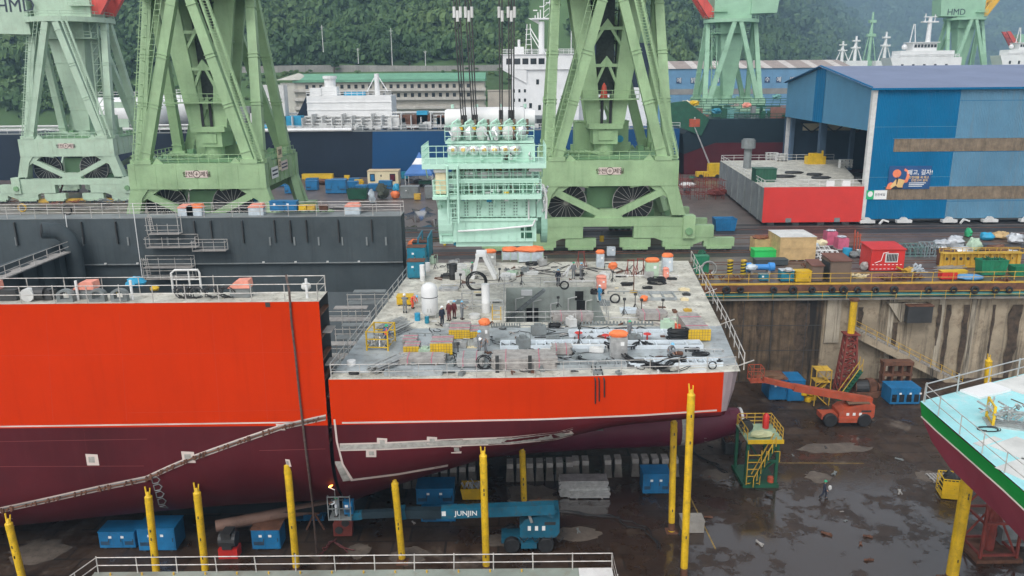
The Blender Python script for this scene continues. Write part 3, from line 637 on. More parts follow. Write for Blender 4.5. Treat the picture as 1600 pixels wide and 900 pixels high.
# deck, made of four plates round the engine opening
PX0, PX1, PY0, PY1 = at(790, 500, z=DZ).x, at(946, 500, z=DZ).x, at(850, 503, z=DZ).y, at(850, 449, z=DZ).y
def plate(y0, y1, xa, xb, n, m, name, z=DZ):
    rows = []
    for i in range(n+1):
        y = y0+(y1-y0)*i/n; a = xl(y) if xa is None else xa; b = xr(y) if xb is None else xb; rows.append([(a+(b-a)*j/8, y, z) for j in range(9)])
    return MB().grid(rows).build(name, m, sbk)
fe = [x for x in np.linspace(SX0, SX1, 25)]; YM = at(800, 512, z=DZ).y
MB().grid([[(x, yfront(x)+.0, DZ) for x in fe], [(xl(yfront(x)+1.4)+(x-SX0)/(SX1-SX0)*(xr(yfront(x)+1.4)-xl(yfront(x)+1.4)), yfront(x)+1.4, DZ) for x in fe]]).build('margin_plate', DECK, sbk)
MB().grid([[(xl(yfront(x)+1.4)+(x-SX0)/(SX1-SX0)*(xr(yfront(x)+1.4)-xl(yfront(x)+1.4)), yfront(x)+1.4, DZ) for x in fe], [(xl(YM)+(x-SX0)/(SX1-SX0)*(xr(YM)-xl(YM)), YM, DZ) for x in fe]]).build('fore_deck', DECK2, sbk)
plate(YM, PY0, None, None, 2, DECK, 'deck_plate'); plate(PY0, PY1, None, PX0, 3, DECK, 'deck_plate'); plate(PY0, PY1, PX1, None, 3, DECK, 'deck_plate'); plate(PY1, YB, None, None, 4, DECK, 'deck_plate')
EW = M('engine_room_wall', (.42, .46, .42), .55, var=.15, scale=.4, dirt=.5, dcol=(.2, .2, .17), streak=.3)
er = MB(); er.grid([[(PX0, PY1, DZ), (PX1, PY1, DZ)], [(PX0, PY1, 6), (PX1, PY1, 6)]]); er.grid([[(PX0, PY0, DZ), (PX0, PY1, DZ)], [(PX0, PY0, 6), (PX0, PY1, 6)]]); er.grid([[(PX1, PY0, DZ), (PX1, PY1, DZ)], [(PX1, PY0, 6), (PX1, PY1, 6)]]); er.grid([[(PX0, PY0, 6), (PX1, PY0, 6)], [(PX0, PY1, 6), (PX1, PY1, 6)]])
er.build('engine_well', EW, sbk)
for px, py, a, b in ((832, 493, 1.3, 1.7), (908, 478, 1.0, 1.2), (905, 462, .9, 1.0)):
    p = at(px, py, y=PY1-.06); MB().box(p.x-a/2, p.x+a/2, PY1-.12, PY1-.02, p.z-b/2, p.z+b/2).build('doorway', BLACK, sbk)
p = at(823, 457, y=PY1-.06); MB().box(p.x-.6, p.x+.6, PY1-.3, PY1-.02, p.z-.3, p.z+.3).build('junction_box', WHITE, sbk)
wst = MB(); a = at(790, 500, y=PY1-.8); b = at(850, 452, y=PY1-.8); wst.bar(a, b, .1, .25); wst.bar(a+Vector((0, -.7, 0)), b+Vector((0, -.7, 0)), .1, .25)
for i in range(11): wst.bar(lerp(a, b, i/10), lerp(a, b, i/10)+Vector((0, -.7, 0)), .3, .05)
wst.build('well_stair', MGREY, sbk)
railing(sbk, [(PX0-.2, PY0-.2, DZ), (PX1+.2, PY0-.2, DZ), (PX1+.2, PY1+.2, DZ), (PX0-.2, PY1+.2, DZ), (PX0-.2, PY0-.2, DZ)], 1.05, 2, 1.9, STEEL, .028)
# guard rails round the deck, leaning out on the right
railing(sbk, [(x, yfront(x)+.12, DZ) for x in np.linspace(SX0+.2, SX1-.4, 8)], 1.15, 2, 2.7, RAILM, .026)
railing(sbk, [(xl(y)+.15, y, DZ) for y in np.linspace(fpt[0].y+.3, YB-2, 8)], 1.2, 2, 2.4, STEEL, .04)
rr = [Vector((xr(y)+.05, y, DZ)) for y in np.linspace(fpt[-1].y+.3, YB-.5, 8)]
railing(sbk, [p+Vector((.25, 0, 0)) for p in rr], 1.3, 2, 2.2, RAILM, .04)
bk = MB()
for p in rr[::2]: bk.bar(p+Vector((.9, -.3, .9)), p+Vector((-.6, .2, .1)), .07)
bk.build('rail_brace', RAILM, sbk)
# raised white frames on the deck: long ladder-like stiffener panels
def frame(px0, px1, py, dep, n, m=DECKW):
    a = at(px0, py, z=DZ); b = at(px1, py, z=DZ); f = MB()
    f.box(a.x, b.x, a.y, a.y+.16, DZ+.004, DZ+.3); f.box(a.x, b.x, a.y+dep-.16, a.y+dep, DZ+.004, DZ+.3)
    for i in range(n+1): x = a.x+(b.x-a.x)*i/n; f.box(x-.05, x+.05, a.y+.162, a.y+dep-.162, DZ+.004, DZ+.26)
    f.build('deck_frame', m, sbk)
frame(782, 952, 546, 1.6, 12); frame(956, 1100, 546, 1.5, 6); frame(890, 1060, 527, 1.3, 8); frame(985, 1131, 574, 1.4, 11); frame(862, 980, 577, 1.2, 8, DECK2)
frame(1003, 1058, 470, 2.6, 3, DECK2); frame(600, 690, 588, .8, 6, DECK2)
wp = MB()
for k in range(6): x = PX0+1+k*1.9; wp.tube([(x, PY1-.3, 8), (x, PY1-.3, DZ-1.2-.3*(k % 3)), (x+.9, PY1-.35, DZ-1.0-.3*(k % 3))], .09, 6)
for z in (10.5, 13.2): wp.bar((PX0+.2, PY1-1.0, z), (PX1-.2, PY1-1.0, z), .9, .1); wp.bar((PX0+.2, PY1-1.4, z+1), (PX1-.2, PY1-1.4, z+1), .05)
wp.build('well_pipes', WHITE2, sbk)
lg = MB()
for i in range(30): p = at(860+i*5.5, 508+(i % 2), z=DZ); lg.box(p.x-.08, p.x+.08, p.y, p.y+.15, DZ+.003, DZ+.38)
for i in range(12): p = at(768+i*4, 512, z=DZ); lg.box(p.x-.06, p.x+.06, p.y, p.y+.15, DZ+.003, DZ+.4)
a = at(860, 509, z=DZ); c = at(1020, 509, z=DZ); lg.box(a.x, c.x, a.y-.1, a.y+.3, DZ+.002, DZ+.05); a2 = at(768, 512, z=DZ); c2 = at(812, 512, z=DZ); lg.box(a2.x, c2.x, a2.y-.05, a2.y+.25, DZ+.002, DZ+.05); lg.box(c2.x, a.x, a.y, a.y+.1, DZ+.002, DZ+.05); lg.build('lug_row', MGREY, sbk)
rebase(sbk, (2, 76, 0))
# ================================================================ portal cranes
BRN = M('brown_sign_board', (.62, .52, .46), .6, var=.1); BROWNT = M('brown_lettering', (.05, .02, .015), .6); SIGNW = M('sign_white', (.78, .78, .76), .5, var=.05); DBLUET = M('dark_lettering', (.02, .03, .05), .6)
def portal_crane(name, label, cx, yf, z0, g, group=None, top=False, sign='안전⊕제일', W=18.2, D=17.0, far=False, topdetail=None):
    root = thing(name, label, 'crane', group, loc=(cx, yf, z0))
    zb = 13.7; zs = 5.2; zt = 37.6; h = W/2; GD = M('crane_dark_green', (.16, .31, .15), .55, var=.15)  # GD: darker even green for deck plate, pins, underframe and some cabinets
    for y, front in ((0, 1), (D, 0)):
        f = MB()
        f.box(-h-1, h+1, y-.8, y+.8, zb-3.7, zb)                                          # portal beam
        f.prism([(-h-1, zb-3.68), (-h+1.6, zb-3.68), (-h+.6, zb-5.0), (-h-.3, zs+.4), (-h-2.3, zs+.4)], 'Y', y-.72, y+.72); f.prism([(h+1, zb-3.68), (h-1.6, zb-3.68), (h-.6, zb-5.0), (h+.3, zs+.4), (h+2.3, zs+.4)], 'Y', y-.72, y+.72)
        for s in (-1, 1):
            f.bar((s*(h-.6), y, zb-4.3), (s*1.5, y, zs+.7), 1.0, .95, up=(0, 1, 0)); f.prism([(s*(h-.4), zb-3.69), (s*(h-3.4), zb-3.69), (s*(h-.4), zb-5.6)], 'Y', y-.5, y+.5)
            f.prism([(s*(h-6), zb-3.69), (s*(h-4), zb-3.69), (s*(h-6), zb-4.0)], 'Y', y-.6, y+.6); f.prism([(s*(h-4.2), zb+.01), (s*(h-2.6), zb+.01), (s*(h-3.3), zb+.9)], 'Y', y-.5, y-.2)
        f.prism([(-2.2, zs+.01), (2.2, zs+.01), (1.2, zs+1.3), (-1.2, zs+1.3)], 'Y', y-.45, y+.45)
        f.box(-h-2.6, h+2.6, y-.7, y+.7, zs-1.25, zs)
        for s in (-1, 1): f.box(s*(h+2.9)-.9, s*(h+2.9)+.9, y-1.0, y+1.0, 2.1, zs+.3)
        for k in range(7): f.box(-h+k*W/6-.05, -h+k*W/6+.05, y-.83, y-.81, zb-3.6, zb-.02)
        f.build('portal_frame', g, root)
        for s in (-1, 1):
            b = MB(); X = s*(h+2.2)
            b.box(X-7.5 if s > 0 else X-4.5, X+4.5 if s > 0 else X+7.5, y-.65, y+.65, 2.15, 4.0-.02)
            b.prism([(X-4.4, 2.14), (X+4.4, 2.14), (X+1.2, .95), (X-1.2, .95)], 'Y', y-.6, y+.6); b.build('equaliser_beam', g, root)
        for X in (-h-7.6, -h-1, -h+5, h-5, h+1.4, h+7.6):
            q = MB(); q.box(X-2.3, X+2.3, y-.55, y+.55, .75, 2.05); q.box(X-1.9, X+1.9, y-.75, y+.75, .42, .8)
            bo = q.build('bogie', g, root); wv = MB()
            for dx in (-1.5, -.5, .5, 1.5): wv.cyl((X+dx, y-.3, .38), .37, .6, 12, axis='Y')
            wv.build('wheels', DSTEEL, bo)
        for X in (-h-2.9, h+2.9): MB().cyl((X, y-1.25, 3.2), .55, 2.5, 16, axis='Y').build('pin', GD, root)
    for s in (-1, 1):
        sb = MB(); sb.box(s*h-.8, s*h+.8, .83, D-.83, zb-3.6, zb-.02)
        for k in range(6): sb.box(s*h-.95, s*h+.95, 1.5+k*2.7, 1.7+k*2.7, zb-3.5, zb-.1)
        for y, e in ((.75, 1), (D-.75, -1)): sb.bar((s*(h+.2), y, zb-3.7), (s*(h+2.0), y+e*1.6, 3.6), 1.3, .9)
        sb.build('side_frame', g, root)
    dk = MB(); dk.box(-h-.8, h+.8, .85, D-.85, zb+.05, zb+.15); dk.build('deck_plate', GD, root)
    railing(root, [(-h+1.6, .4, zb+.01), (h-1.6, .4, zb+.01)], 1.2, 2, 1.5, g, .05, sub=False)
    railing(root, [(h+.7, .4, zb+.01), (h+.7, D-.4, zb+.01)], 1.2, 2, 1.5, g, .05, sub=False); railing(root, [(-h-.7, .4, zb+.01), (-h-.7, D-.4, zb+.01)], 1.2, 2, 1.5, g, .05, sub=False)
    # eight raking legs between the four corners and the four mid-side apexes
    top_pts = {'F': (0, .6, zt), 'B': (0, D-.6, zt), 'L': (-7.6, D/2, zt), 'R': (7.6, D/2, zt)}
    for sx, sy, aps in ((-1, 0, 'FL'), (1, 0, 'FR'), (-1, 1, 'BL'), (1, 1, 'BR')):
        c = (sx*(h-.2), .1+sy*(D-.2), zb)
        for a in aps:
            t = top_pts[a]; dx = 1.1 if a in 'FB' else 0; cc = (c[0]-sx*dx, c[1]+(0 if a in 'FB' else (1.2 if sy == 0 else -1.2)), zb); tt = (t[0]+(sx*1.0 if a in 'FB' else 0), t[1]+(0 if a in 'FB' else (-1 if sy == 0 else 1)*.9), t[2])
            l = MB(); l.bar(cc, tt, 1.5, 1.25, up=(0, 1, 0), w2=1.3, h2=1.1)
            p = lerp(cc, tt, .02); l.cbox((cc[0], cc[1], zb+.3), (2.5, 2.0, .6))
            for f_ in (.07, .34, .36, .63, .65, .93): pp_a = lerp(cc, tt, f_); dv = (Vector(tt)-Vector(cc)).normalized(); l.bar(pp_a-dv*.06, pp_a+dv*.06, 1.5-.2*f_+.22, 1.25-.15*f_+.22, up=(0, 1, 0))
            l.build('leg', g, root)
    # inner kingpost: two raking plate legs with lattice bracing, bearing box below
    if not topdetail:
        kp = MB()
        for y in (D/2-2.4, D/2+2.4):
            for s in (-1, 1): kp.bar((s*1.75, y, 18.6), (s*4.3, y, zt), 2.1, .7, up=(0, 1, 0), w2=3.0)
            for z, a in ((21.5, 1.0), (27.2, 1.5), (32.5, 2.4)):
                kp.box(-a-1.2, a+1.2, y-.3, y+.3, z-.2, z+.25)
                for s in (-1, 1): kp.bar((s*(a*.25), y, z), (s*(a+.4), y, z-3.4), .45, .4)
                kp.prism([(-.9, z+.26), (.9, z+.26), (.0, z+1.4)], 'Y', y-.25, y+.25)
        for s in (-1, 1):
            for z in (21, 26, 31): a = 1.75+(z-18.6)*.134; kp.box(s*a-.35, s*a+.35, D/2-2.05, D/2+2.05, z, z+.4)
        kp.box(-2.6, 2.6, D/2-3.3, D/2+3.3, 17.9, 18.7)
        kp.build('kingpost', g, root)
        dm = MB()
        dm.box(-1.3, 1.3, D/2-.4, D/2+.4, 23, zt); [dm.bar((-s*(1.2+.1*k), D/2+.6, 22+2.2*k), (s*(1.3+.1*k), D/2+.6, 24+2.2*k), .16) for k in range(7) for s in (-1, 1)]; [dm.bar((-1.4-.1*k, D/2+.6, 22+2.2*k), (1.4+.1*k, D/2+.6, 22+2.2*k), .16) for k in range(7)]; [dm.bar((s*1.3, D/2+.6, 21), (s*2.2, D/2+.6, zt), .22) for s in (-1, 1)]
        dm.build('dark_trunking', M('dark_trunk_mesh', (.03, .04, .035), .7, var=.5, scale=3), root)
        bb = MB(); bb.box(-1.9, 1.9, D/2-2.8, D/2+2.4, 15.6, 17.88); bb.box(-1.1, 1.1, D/2-3.0, D/2-2.82, 16.2, 17.6); bb.cyl((0, D/2-1, 13.9), 1.5, 1.7, 18); bb.build('bearing_box', g, root)
        mh = MB(); mh.box(-4.3, 4.3, D/2+2.6, D/2+6.0, zb+.16, 18.6); mh.box(-4.4, 4.4, D/2+2.5, D/2+6.1, 18.62, 18.8); mh.build('machine_house', g, root)
        MB().cyl((2.9, D/2+2.0, 16), .55, .55, 14, axis='Y').build('fan', BTARP, root)
        pf = MB().box(-6.0, 4.8, D/2-4.0, D/2-3.0, 22.2, 22.4).build('platform', g, root); railing(pf, [(-6, D/2-4, 22.4), (4.8, D/2-4, 22.4)], 1.2, 2, 1.4, g, .045, sub=False)
        MB().lathe([(.05, 24.7), (.3, 24.3), (.5, 23.2), (.55, 22.5)], 12, (-.4, D/2-3.2, 0)).build('warning_cone', M('red_cone', (.5, .06, .03), .5), root)
        cl = MB()
        for r, zz in ((.55, 21.5), (.75, 21.2)): cl.tube([(-r, D/2-3.1, 22.2), (-r, D/2-3.1, 18.5), (0, D/2-3.1, 17.9), (r, D/2-3.1, 18.5), (r, D/2-3.1, 22.2)], .13, 6)
        cl.build('cable_loop', BLACK, root)
    else:
        kp = MB(); rows = []
        for z, a, b in ((15.0, 1.6, 1.6), (19.5, 2.0, 1.9), (24.5, 2.7, 2.3), (29.5, 3.3, 2.8), (34, 3.8, 3.0), (zt, 4.1, 3.2)): rows.append([(-a, D/2-b, z), (a, D/2-b, z), (a, D/2+b, z), (-a, D/2+b, z), (-a, D/2-b, z)])
        kp.grid(rows)
        for z, a, b in ((19.5, 2.0, 1.9), (24.5, 2.7, 2.3), (29.5, 3.3, 2.8), (34, 3.8, 3.0)): kp.box(-a-.08, a+.08, D/2-b-.08, D/2+b+.08, z-.1, z+.1)
        kp.cyl((0, D/2, zb), 1.7, 1.4, 16); kp.build('kingpost', g, root)
        lt = MB()
        for x in (4.4, 6.0): lt.bar((x-.3, D/2-2, 17), (x+.6, D/2-2, zt), .3)
        for k in range(9): z = 18+k*2.2; lt.bar((4.2+.04*k, D/2-2, z), (5.9+.04*k, D/2-2, z+1.9), .14); lt.bar((4.2+.04*k, D/2-2, z), (5.8+.04*k, D/2-2, z), .14)
        lt.build('lift_lattice', g, root)
        mh = MB().box(-1, 4.5, D/2+2, D/2+6, zb+.16, 18); mh.build('machine_house', g, root)
        pf = MB().box(-4.6, 6.5, D/2-5, D/2+4, zt-3.3, zt-3.1).build('platform', g, root); railing(pf, [(-4.6, D/2-5, zt-3.1), (6.5, D/2-5, zt-3.1)], 1.2, 2, 1.5, g, .06, sub=False)
    # cable reels behind the front frame
    for X in (-h+2.9, h-5.2):
        rr = MB(); rr.cyl((X, 2.0, 7.2), 3.0, .7, 36, axis='Y'); o = rr.build('cable_reel', BLACK, root); sp = MB()
        for k in range(20): a = 2*PI*k/20; sp.bar((X+.3*math.cos(a), 1.93, 7.2+.3*math.sin(a)), (X+3.0*math.cos(a), 1.93, 7.2+3.0*math.sin(a)), .055)
        sp.lathe([(.4, 0), (.4, .15), (.02, .16)], 12, (X, 1.75, 7.2), 'Y'); sp.tube([(X+3.05*math.cos(2*PI*k/40), 1.95, 7.2+3.05*math.sin(2*PI*k/40)) for k in range(40)], .07, 4, closed=True)
        sp.build('spokes', RAILM, o)
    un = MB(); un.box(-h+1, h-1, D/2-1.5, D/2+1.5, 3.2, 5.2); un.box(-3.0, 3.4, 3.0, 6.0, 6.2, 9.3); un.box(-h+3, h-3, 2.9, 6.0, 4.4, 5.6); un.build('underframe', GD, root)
    if not far:
        # caged ladders up the left leg, stair up the right front leg
        a = Vector((-h+.1, .6, zb+.3)); b = Vector((-7.6, D/2-1.6, zt)); ld = MB()
        for s in (-.55, .55): ld.bar(a+Vector((s, -.75, 0)), b+Vector((s, -.75, 0)), .09)
        for k in range(44): p = lerp(a, b, k/44)+Vector((0, -.75, 0)); ld.bar(p-Vector((.55, 0, 0)), p+Vector((.55, 0, 0)), .07)
        for k in range(14): p = lerp(a, b, (k+.5)/14)+Vector((0, -.9, 0)); ld.tube([p+Vector((-.6, 0, 0)), p+Vector((-.5, -.7, .1)), p+Vector((.5, -.7, .1)), p+Vector((.6, 0, 0))], .05, 4)
        ld.build('caged_ladder', g, root)
        a = Vector((h-1.0, -.9, zb+.3)); b = Vector((1.7, -.2, zt)); ld = MB()
        for s in (0, .9): ld.bar(a+Vector((s+.9, 0, 0)), b+Vector((s+.9, 0, 0)), .1, .3)
        for k in range(60): p = lerp(a, b, k/60)+Vector((.9, 0, 0)); ld.bar(p, p+Vector((.9, 0, 0)), .3, .06)
        for s in (0, .9):
            ld.bar(a+Vector((s+.9, 0, 1.1)), b+Vector((s+.9, 0, 1.1)), .06); ld.bar(a+Vector((s+.9, 0, .6)), b+Vector((s+.9, 0, .6)), .05)
            for k in range(16): p = lerp(a, b, k/16)+Vector((s+.9, 0, 0)); ld.bar(p, p+Vector((0, 0, 1.1)), .05)
        ld.build('stair', g, root)
        a = Vector((-h+1.6, -.9, zb+.3)); b = Vector((-1.4, -.3, zt)); ld = MB()
        for s in (-1.6, -.8): ld.bar(a+Vector((s, 0, 0)), b+Vector((s, 0, 0)), .08)
        for k in range(30): p = lerp(a, b, k/30); ld.bar(p+Vector((-1.6, 0, 0)), p+Vector((-.8, 0, 0)), .06)
        ld.build('ladder', g, root)
        cb = MB()
        for k in range(5): x = -h+2+k*.8; cb.tube([(x, D/2-4, zb+.5), (x+.6, D/2-5, zb+1.1), (x+2.4, D/2-4.5, zb+.6), (x+4, D/2-3.5, zb+.9)], .14, 5)
        cb.build('cable_run', g, root)
        for k in range(8): x = -h+2.2+k*2.2; MB().box(x, x+1.0, D-3.2, D-2.2, zb+.16, zb+.9+.3*(k % 3)).build('cabinet', g if k % 2 else GD, root)
    if sign:
        s = MB().box(-1.65, 1.65, -.87, -.835, zb-2.0, zb-.95).build('name_board', BRN if sign != 'white' else SIGNW, root)
        text('lettering', '안전⊕제일', .82, (0, -.885, zb-1.52), (PI/2, 0, 0), BROWNT, s, .01)
    if zt:
        rg = MB(); rg.cyl((0, D/2, zt+.0), 8.7, 1.0, 36); rg.build('slew_ring', g, root)
        railing(root, [(8.6*math.cos(k*PI/12), D/2+8.6*math.sin(k*PI/12), zt+1.0) for k in range(25)], 1.1, 2, 2.2, g, .05, sub=False)
    if topdetail: topdetail(root, D, zt, g)
    return root
def house_top(text_, tx, jibm, boxw, drop=2.6):
    def f(root, D, zt, g):
        y = D/2; z = zt+1.02
        MB().box(-5.5, 6.5, y-4, y+5, z, z+9).build('machinery_house', g, root)
        cw = MB().prism([(-13.2, z-drop+.2), (-boxw, z-drop), (-boxw, z+8), (-13.9, z+8)], 'Y', y-4.6, y+3.5).build('counterweight_house', g, root)
        text('lettering', text_, 3.9, (tx, y-4.66, z+2.3), (PI/2, 0, 0), DBLUET, cw, .03, sx=.95)
        j = MB()
        for yy in (y-3.4, y+2.2): j.prism([(4.5, z+.6), (8.2, z+.6), (15.5, z+11), (13.0, z+11)], 'Y', yy, yy+1.2)
        for k in range(4): xx = 6.5+k*2; j.box(xx, xx+.6, y-2.18, y+2.18, z+1.5+k*2.6, z+2+k*2.6)
        j.build('jib_foot', jibm, root)
        pl = MB().box(2.5, 7.5, y-5.2, y-4.02, z+2.2, z+2.4).build('platform', g, root); railing(pl, [(2.5, y-5.2, z+2.4), (7.5, y-5.2, z+2.4)], 1.1, 2, 1.2, g, .06, sub=False)
    return f
JIBR = M('red_jib', (.62, .07, .05), .5, var=.15, streak=.3); JIBY = M('yellow_jib', (.72, .4, .03), .5, var=.15)
cr1 = portal_crane('portal_crane', 'tall green portal crane with black cable reels standing behind the hanging engine', 14.5, 118, QZ, CGREEN, 'green portal cranes')
cr2 = dup(cr1, (-46.3, 118.6, QZ), 0, 'tall green portal crane standing behind the dark grey hold wall', 'green portal cranes')
def side_sign(root, x, y, z, w, h, m):
    b = MB().box(x, x+.06, y, y+w, z, z+h).build('side_sign', m, root); lb = MB()
    for k in range(2): lb.box(x+.062, x+.075, y+.3, y+w-.3, z+h*(.25+.35*k), z+h*(.4+.35*k))
    lb.build('lettering', DBLUET, b)
for c in [c for c in cr2.children if c.name.startswith('warning_cone')]: bpy.data.objects.remove(c)
side_sign(cr2, 10.06, 2.4, 11.0, 3.4, 1.7, SIGNW); side_sign(cr2, 10.06, 7.6, 11.6, 3.8, 1.5, BRN)
for yy, zz, ww, hh in ((6.0, 13.75, 2.6, 1.7), (6.2, 11.9, 1.3, 1.7)): b = MB().box(10.1, 10.16, yy, yy+ww, zz, zz+hh).build('side_sign', CREAM, cr2); text('lettering', '200' if ww > 2 else '52', 1.2, (10.18, yy+ww/2, zz+hh/2), (PI/2, 0, PI/2), BROWNT, b)
cr3 = portal_crane('portal_crane', 'pale green portal crane with a red jib and solid kingpost at the far left', at(117, 300, y=173).x, 173, QZ, CPALE, 'green portal cranes', topdetail=house_top('HMD', -8.8, JIBR, 6.5, drop=3.4))
p = at(1146, 155, y=262)
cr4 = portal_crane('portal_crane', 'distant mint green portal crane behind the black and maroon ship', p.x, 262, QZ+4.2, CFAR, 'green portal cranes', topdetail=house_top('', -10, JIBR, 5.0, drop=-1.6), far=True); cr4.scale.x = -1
p = at(1519, 60, y=372)
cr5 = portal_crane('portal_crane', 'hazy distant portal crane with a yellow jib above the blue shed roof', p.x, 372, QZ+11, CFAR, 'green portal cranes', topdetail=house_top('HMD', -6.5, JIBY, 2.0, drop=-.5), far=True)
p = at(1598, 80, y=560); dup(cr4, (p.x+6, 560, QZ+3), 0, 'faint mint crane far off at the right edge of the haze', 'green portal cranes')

# ================================================================ the hanging engine
EY = 70.0
def ez(py): return at(760, py, y=EY).z
def ex(px): return at(px, 290, y=EY).x
en = thing('ship_engine', 'mint green large ship diesel engine hanging from crane ropes over the deck', 'engine', loc=(0, 0, 0))
x0, x1 = ex(706), ex(838); D0, D1 = EY, EY+4.2
b = MB(); b.box(x0+.2, x1-.3, D0+.3, D1-.3, ez(386), ez(378)); b.box(x0, x1, D0, D1, ez(378)+.01, ez(344))
for k in range(10): x = x0+.3+k*(x1-x0-.6)/9; b.box(x-.05, x+.05, D0-.09, D0-.01, ez(376), ez(346))
b.box(x0-.1, x1+.1, D0-.14, D0+.1, ez(345), ez(341)); b.build('bedplate', EGREEN, en)
b = MB(); b.box(x0+.05, x1-.05, D0+.1, D1-.1, ez(344)+.26, ez(303)); b.build('crankcase', EGREEN, en)
n = 6
for k in range(n):
    xa = x0+.35+k*(x1-x0-.9)/n; xb = xa+(x1-x0-.9)/n-.42; d = MB(); d.box(xa, xb, D0+.02, D0+.12, ez(337), ez(312)); d.cyl(((xa+xb)/2, D0-.06, (ez(337)+ez(312))/2), .07, .1, 8, axis='Y'); dd_ = d.build('crankcase_door', EGREEN, en)
    bo = MB()
    for i in range(6):
        for xx in (xa-.1, xb+.1): bo.cyl((xx, D0+.03, ez(336)+i*.27), .05, .08, 6, axis='Y', m=0)
    bo.build('bolts', DSTEEL, dd_)
b = MB()
for k in range(16): b.cyl((x0+.4+k*(x1-x0-.8)/15, D0+.02, ez(341)), .06, .1, 6, axis='Y')
b.build('bolt_row', EGREEN2, en)
for xx, yy, w_, h_ in ((ex(817), 357, .22, .42), (ex(826), 357, .22, .42), (ex(818), 368, .24, .5), (ex(827), 368, .24, .5)): MB().box(xx-w_, xx+w_, D0-.06, D0-.005, ez(yy)-h_/2, ez(yy)+h_/2).build('access_hole', DGREEN, en)
MB().tube([(ex(714), D0-.3, ez(360)), (ex(775), D0-.3, ez(357)), (ex(832), D0-.3, ez(352)), (ex(836), D0-.3, ez(343))], .09, 8).build('oil_pipe', WHITE, en)
# flywheel housings at both ends
b = MB(); b.cyl((ex(683), EY+2.1, ez(350)+.2), 2.3, ex(706)-ex(683)-.02, 28, axis='X'); b.box(ex(683)+.05, x0-.02, D0+.2, D1-.2, ez(381), ez(362)); b.box(ex(684), ex(688), D0+.1, D1-.1, ez(379), ez(320)); b.build('turning_wheel_housing', EGREEN, en)
b = MB(); b.cyl((ex(846), EY+2.1, ez(352)), 2.0, .55, 32, axis='X'); b.cyl((x1+.02, EY+2.1, ez(352)), 1.2, ex(846)-x1-.03, 20, axis='X'); b.build('flywheel', EGREEN2, en)
# middle: entablature with pumps
b = MB(); b.box(x0+.1, x1-.2, D0+.9, D1-.2, ez(303)+.02, ez(258)); b.box(x0+.2, x1-.3, D0+.2, D0+.88, ez(292), ez(276)); b.build('entablature', EGREEN2, en)
b = MB(); b.box(x0+.3, x1-.3, D0+.06, D0+.3, ez(276)+.02, ez(270)); b.tube([(x0, D0+.2, ez(268)), (x1, D0+.2, ez(268))], .07, 6); b.tube([(x0, D0+.4, ez(289)), (x1, D0+.4, ez(286))], .06, 6); b.build('manifold_pipe', STEEL, en)
for k in range(7):
    x = x0+.7+k*(x1-x0-1.5)/6; b = MB(); b.cyl((x, D0+.5, ez(291)), .3, 1.1, 12); b.cyl((x, D0+.5, ez(291)+1.1), .2, .35, 10); b.cyl((x-.35, D0+.35, ez(285)), .1, .7, 8); b.build('fuel_pump', STEEL if k % 2 else EGREEN, en)
b = MB()
for k in range(6): x = x0+.4+k*1.2; b.tube([(x, D0+.7, ez(263)), (x+.3, D0+.35, ez(264)), (x+.35, D0+.3, ez(276))], .06, 6)
b.bar((ex(672), D0+.3, ez(262)), (ex(850), D0+.3, ez(261)), .16, .2); b.build('yellow_beam', YRAIL, en)
for px, py, m in ((725, 308, BTARP), (762, 304, STEEL), (764, 311, BTARP), (791, 304, YEL), (792, 310, FOIL), (757, 273, STEEL)): x = ex(px); MB().box(x-.22, x+.22, D0-.12, D0+.05, ez(py)-.25, ez(py)+.25).build('sensor_box', m, en)
# platforms with rails
def plat(pxa, pxb, py, name, pyr, out=1.5):
    z = ez(py); q = MB(); q.box(ex(pxa), ex(pxb), D0-out, D1+.6, z-.24, z); q.box(ex(pxa)-.02, ex(pxb)+.02, D0-out-.07, D0-out-.01, z-.4, z+.02)
    for k in range(8): x = ex(pxa)+.3+k*(ex(pxb)-ex(pxa)-.6)/7; q.bar((x, D0-out, z-.3), (x, D0+.1, z-1.3), .1)
    o = q.build(name, EGREEN, en); h = ez(pyr)-z
    railing(o, [(ex(pxa), D1+.5, z), (ex(pxa), D0-out, z), (ex(pxb), D0-out, z), (ex(pxb), D1+.5, z)], h, 3, .62, EGREEN, .034, sub=False); return o
plat(663, 852, 254, 'upper_platform', 226, 1.2); plat(678, 845, 302, 'lower_platform', 279, 1.0); plat(686, 842, 278, 'middle_platform', 262, .55)
b = MB()
for px in (701, 717): b.tube([(ex(px), D0-1.2, ez(345)), (ex(px), D0-1.35, ez(256))], .11, 6)
for k in range(12): z = ez(343)+k*.42; b.bar((ex(701), D0-1.25, z), (ex(717), D0-1.25, z), .05)
b.build('ladder', EGREEN, en)
b = MB(); b.box(ex(678), ex(700), D0-1.7, D0-.2, ez(307), ez(303)); 
b.build('end_landing', EGREEN, en); b = MB()
b.box(ex(682), ex(698), D0-.8, D0+1, ez(300), ez(268)); b.build('governor_cabinet', CREAM, en)
MB().box(ex(680), ex(700), D0-1.0, D0+1.2, ez(267), ez(262)).build('cabinet_roof', WHITE2, en); MB().box(ex(826), ex(846), D0-.8, D0+1.2, ez(267), ez(260)).build('cabinet_roof', WHITE2, en)
